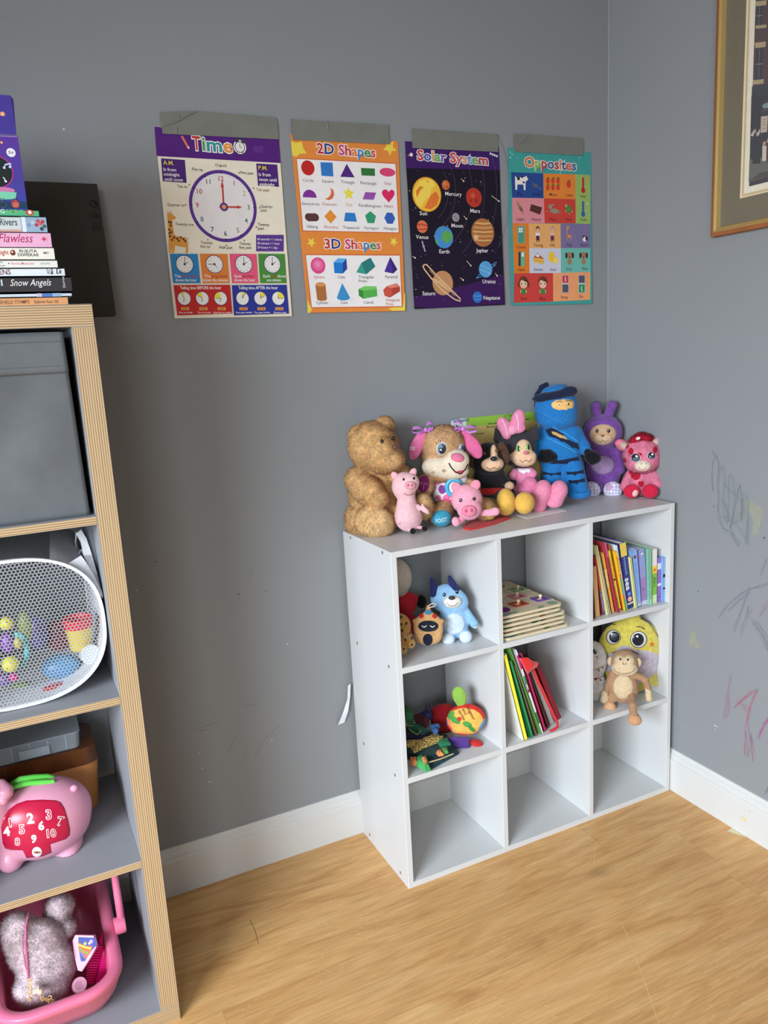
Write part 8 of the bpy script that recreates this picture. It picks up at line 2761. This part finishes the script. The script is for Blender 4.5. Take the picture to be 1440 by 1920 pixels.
# ================================================================== MARKS ON THE WALLS AND FLOOR
c8 = (1180, 800, 2.3423)


def marks(name, parent, plane, n, right, crop, strokes, lift=2e-4):
    S = Sheet(plane, n, right, crop, lift0=lift, step=4e-6)
    rq = random.Random(len(strokes) * 7 + int(strokes[0][0][0][0]))
    for pts, w, col in strokes:
        S.line(pts, w, col)
        if name == 'crayon_mark':                       # a child goes over the same line again
            for rep in range(3):
                a, b = rq.uniform(-9, 9), rq.uniform(-9, 9)
                S.line([(x + a + rq.uniform(-4, 4), y + b + rq.uniform(-6, 6)) for x, y in pts], w * rq.uniform(0.4, 0.8), tuple(v + 14 for v in col))
    return S.mb.build(name, 'ink', parent)


WR = ((0, -1, 1), (-1, 0, 0), (0, -1, 0), c8)
GRN, PUR2, PNK = (98, 114, 112), (112, 106, 122), (140, 106, 126)
marks('crayon_mark', wall_right, *WR, [([(355, 115), (378, 145)], 1.6, GRN), ([(357, 290), (352, 220), (360, 160), (372, 138), (384, 170), (380, 250), (384, 330), (380, 370), (388, 420), (400, 450), (430, 470), (468, 534), (474, 520), (440, 470), (430, 440)], 1.6, GRN),
    ([(384, 240), (392, 180), (402, 178), (414, 240), (406, 330), (412, 410), (422, 430), (430, 330), (428, 250), (434, 212), (446, 230), (456, 300), (448, 400), (440, 440), (452, 380), (470, 280), (476, 262), (484, 330), (484, 420), (490, 300), (500, 300), (514, 340), (508, 430), (502, 520), (510, 524), (514, 400)], 1.5, GRN),
    ([(390, 400), (420, 408), (470, 450), (500, 500)], 1.3, GRN), ([(400, 260), (440, 300), (480, 330), (500, 400)], 1.3, (104, 118, 116)), ([(395, 330), (412, 350), (430, 420), (460, 430), (480, 380)], 1.3, GRN)])
marks('crayon_mark', wall_right, *WR, [([(385, 838), (420, 790), (480, 738), (520, 716), (570, 704), (609, 690)], 2.0, PUR2), ([(420, 815), (470, 766), (520, 730)], 1.4, PUR2), ([(452, 905), (486, 810), (518, 712)], 1.6, PUR2), ([(475, 912), (500, 840), (530, 800)], 1.4, PUR2), ([(505, 845), (512, 790)], 1.4, PUR2),
    ([(560, 660), (580, 610), (588, 585)], 1.2, PUR2), ([(609, 760), (580, 790), (560, 840), (590, 800), (609, 790)], 1.4, PNK)])
marks('crayon_mark', wall_right, *WR, [([(524, 850), (560, 900), (590, 950), (606, 1005)], 2.2, PUR2), ([(530, 870), (575, 930), (600, 990)], 1.8, (124, 104, 124)), ([(545, 860), (590, 920), (609, 960)], 1.6, PUR2)])
marks('crayon_mark', wall_right, *WR, [([(402, 1284), (412, 1220), (425, 1150), (436, 1092)], 2.0, PNK), ([(408, 1282), (420, 1230), (428, 1170)], 1.8, PNK), ([(414, 1280), (428, 1240), (430, 1200)], 1.6, PNK)])
marks('crayon_mark', wall_right, *WR, [([(448, 1240), (480, 1200), (520, 1170), (552, 1156), (530, 1200), (512, 1260), (500, 1330), (494, 1440)], 2.2, (150, 96, 116)), ([(452, 1232), (500, 1190), (545, 1162), (520, 1220), (506, 1290)], 2.0, (150, 96, 116)), ([(488, 1220), (514, 1240), (508, 1310), (520, 1380), (530, 1470)], 2.0, PNK), ([(500, 1340), (512, 1400), (508, 1450), (526, 1400), (524, 1350), (540, 1440)], 1.8, PNK), ([(470, 1210), (490, 1230), (510, 1260)], 1.8, (150, 96, 116))])
marks('crayon_mark', wall_right, *WR, [([(552, 1368), (575, 1310), (609, 1262)], 4.0, (136, 92, 130)), ([(560, 1350), (590, 1300), (609, 1280)], 3.0, (146, 96, 130)), ([(585, 1610), (600, 1575), (609, 1560)], 2.0, PUR2)])
S = Sheet(*WR, lift0=1e-4, step=5e-6)
YLW = (151, 153, 138)
S.poly([(500, 340), (520, 330), (574, 370), (572, 400), (550, 480), (526, 486), (534, 430)], YLW)
S.mb.build('yellow_smear', 'ink', wall_right)
S = Sheet(*WR, lift0=1e-4, step=5e-6)
S.poly([(252, 965), (262, 900), (280, 905), (286, 935), (306, 978), (290, 975)], (152, 153, 137))
S.mb.build('yellow_smear', 'ink', wall_right)
S = Sheet(*WR, lift0=2e-4, step=5e-6)
for u, v, r, c in ((366, 1314, 3, (236, 236, 236)), (374, 1318, 2.5, (236, 236, 236)), (368, 1330, 2, (230, 230, 230)), (226, 1324, 2, (226, 226, 226)), (120, 520, 0.1, (226, 226, 226)), (580, 496, 4, (40, 42, 46)), (294, 728, 3, (70, 72, 78)), (362, 358, 3, (84, 86, 92))):
    S.disc(u, v, r, c, n=7)
S.mb.build('paint_chip', 'ink', wall_right)
WB = ((0, 0, 1), (0, -1, 0), (1, 0, 0), (200, 580, 1.7143))
marks('scuff_mark', wall_back, *WB, [([(388, 1425), (420, 1360)], 1.2, (120, 120, 120)), ([(432, 1470), (450, 1410)], 1.0, (118, 118, 120)), ([(474, 1440), (500, 1390), (560, 1330)], 1.2, (116, 117, 120)), ([(288, 655), (300, 690)], 0.8, (110, 110, 112)), ([(440, 1274), (480, 1270)], 1.2, (112, 112, 114)), ([(280, 1350), (360, 1325)], 1.2, (114, 114, 116)), ([(295, 1355), (320, 1350)], 2.0, (112, 112, 114)), ([(485, 1490), (486, 1600)], 0.8, (118, 118, 120)), ([(455, 860), (470, 840)], 1.0, (112, 112, 114))])
S = Sheet(*WB, lift0=2e-4, step=5e-6)
for u, v, r, c in ((580, 1074, 2, (226, 226, 226)), (530, 1385, 2, (220, 220, 220)), (305, 1475, 2, (226, 226, 226)), (329, 1519, 2, (230, 230, 230)), (296, 1427, 2, (220, 220, 220)), (93, 900, 2, (226, 226, 226)), (154, 808, 2.6, (60, 60, 60)), (422, 914, 3, (84, 84, 88)), (508, 906, 2, (90, 90, 94)), (-145, -592, 4, (200, 200, 196))):
    S.disc(u, v, r, c, n=7)
S.mb.build('paint_chip', 'ink', wall_back)
FL = ((0, 0, 0), (0, 0, 1), (1, 0, 0), (300, 1450, 1.263))
fo = bpy.data.objects['floor']
SCR = (226, 186, 134)
marks('floor_scratch', fo, *FL, [([(1090, 350), (1140, 480), (1180, 594)], 1.0, SCR), ([(1100, 370), (1152, 510)], 0.9, SCR), ([(1030, 165), (1024, 220)], 0.9, SCR), ([(1270, 140), (1330, 180)], 0.8, SCR), ([(1285, 470), (1345, 440)], 1.4, SCR)], 3e-4)
marks('floor_scratch', fo, *FL, [([(212, 348), (225, 375), (232, 405)], 0.8, (140, 98, 58))], 3e-4)
S = Sheet((-0.0178, 0, 0), (-1, 0, 0), (0, -1, 0), c8, lift0=2e-4)
S.disc(490, 1722, 10, (222, 206, 168), ratio=1.6); S.disc(516, 1686, 4, (216, 196, 156))
S.mb.build('stain', 'ink', bb_right)
S = Sheet((0, 0, 0.0), (0, 0, 1), (1, 0, 0), c8, lift0=4e-4)
S.poly([(420, 1775), (440, 1760), (500, 1780), (520, 1802), (470, 1792)], (232, 222, 180))
S.mb.build('glue_smear', 'ink', fo)
struct(MB().tube([(-0.0008, -0.0008, 0.13), (-0.0008, -0.0008, ROOM_Z1)], 0.0016, (158, 160, 160), 6).build('trim_1', 'ink'))
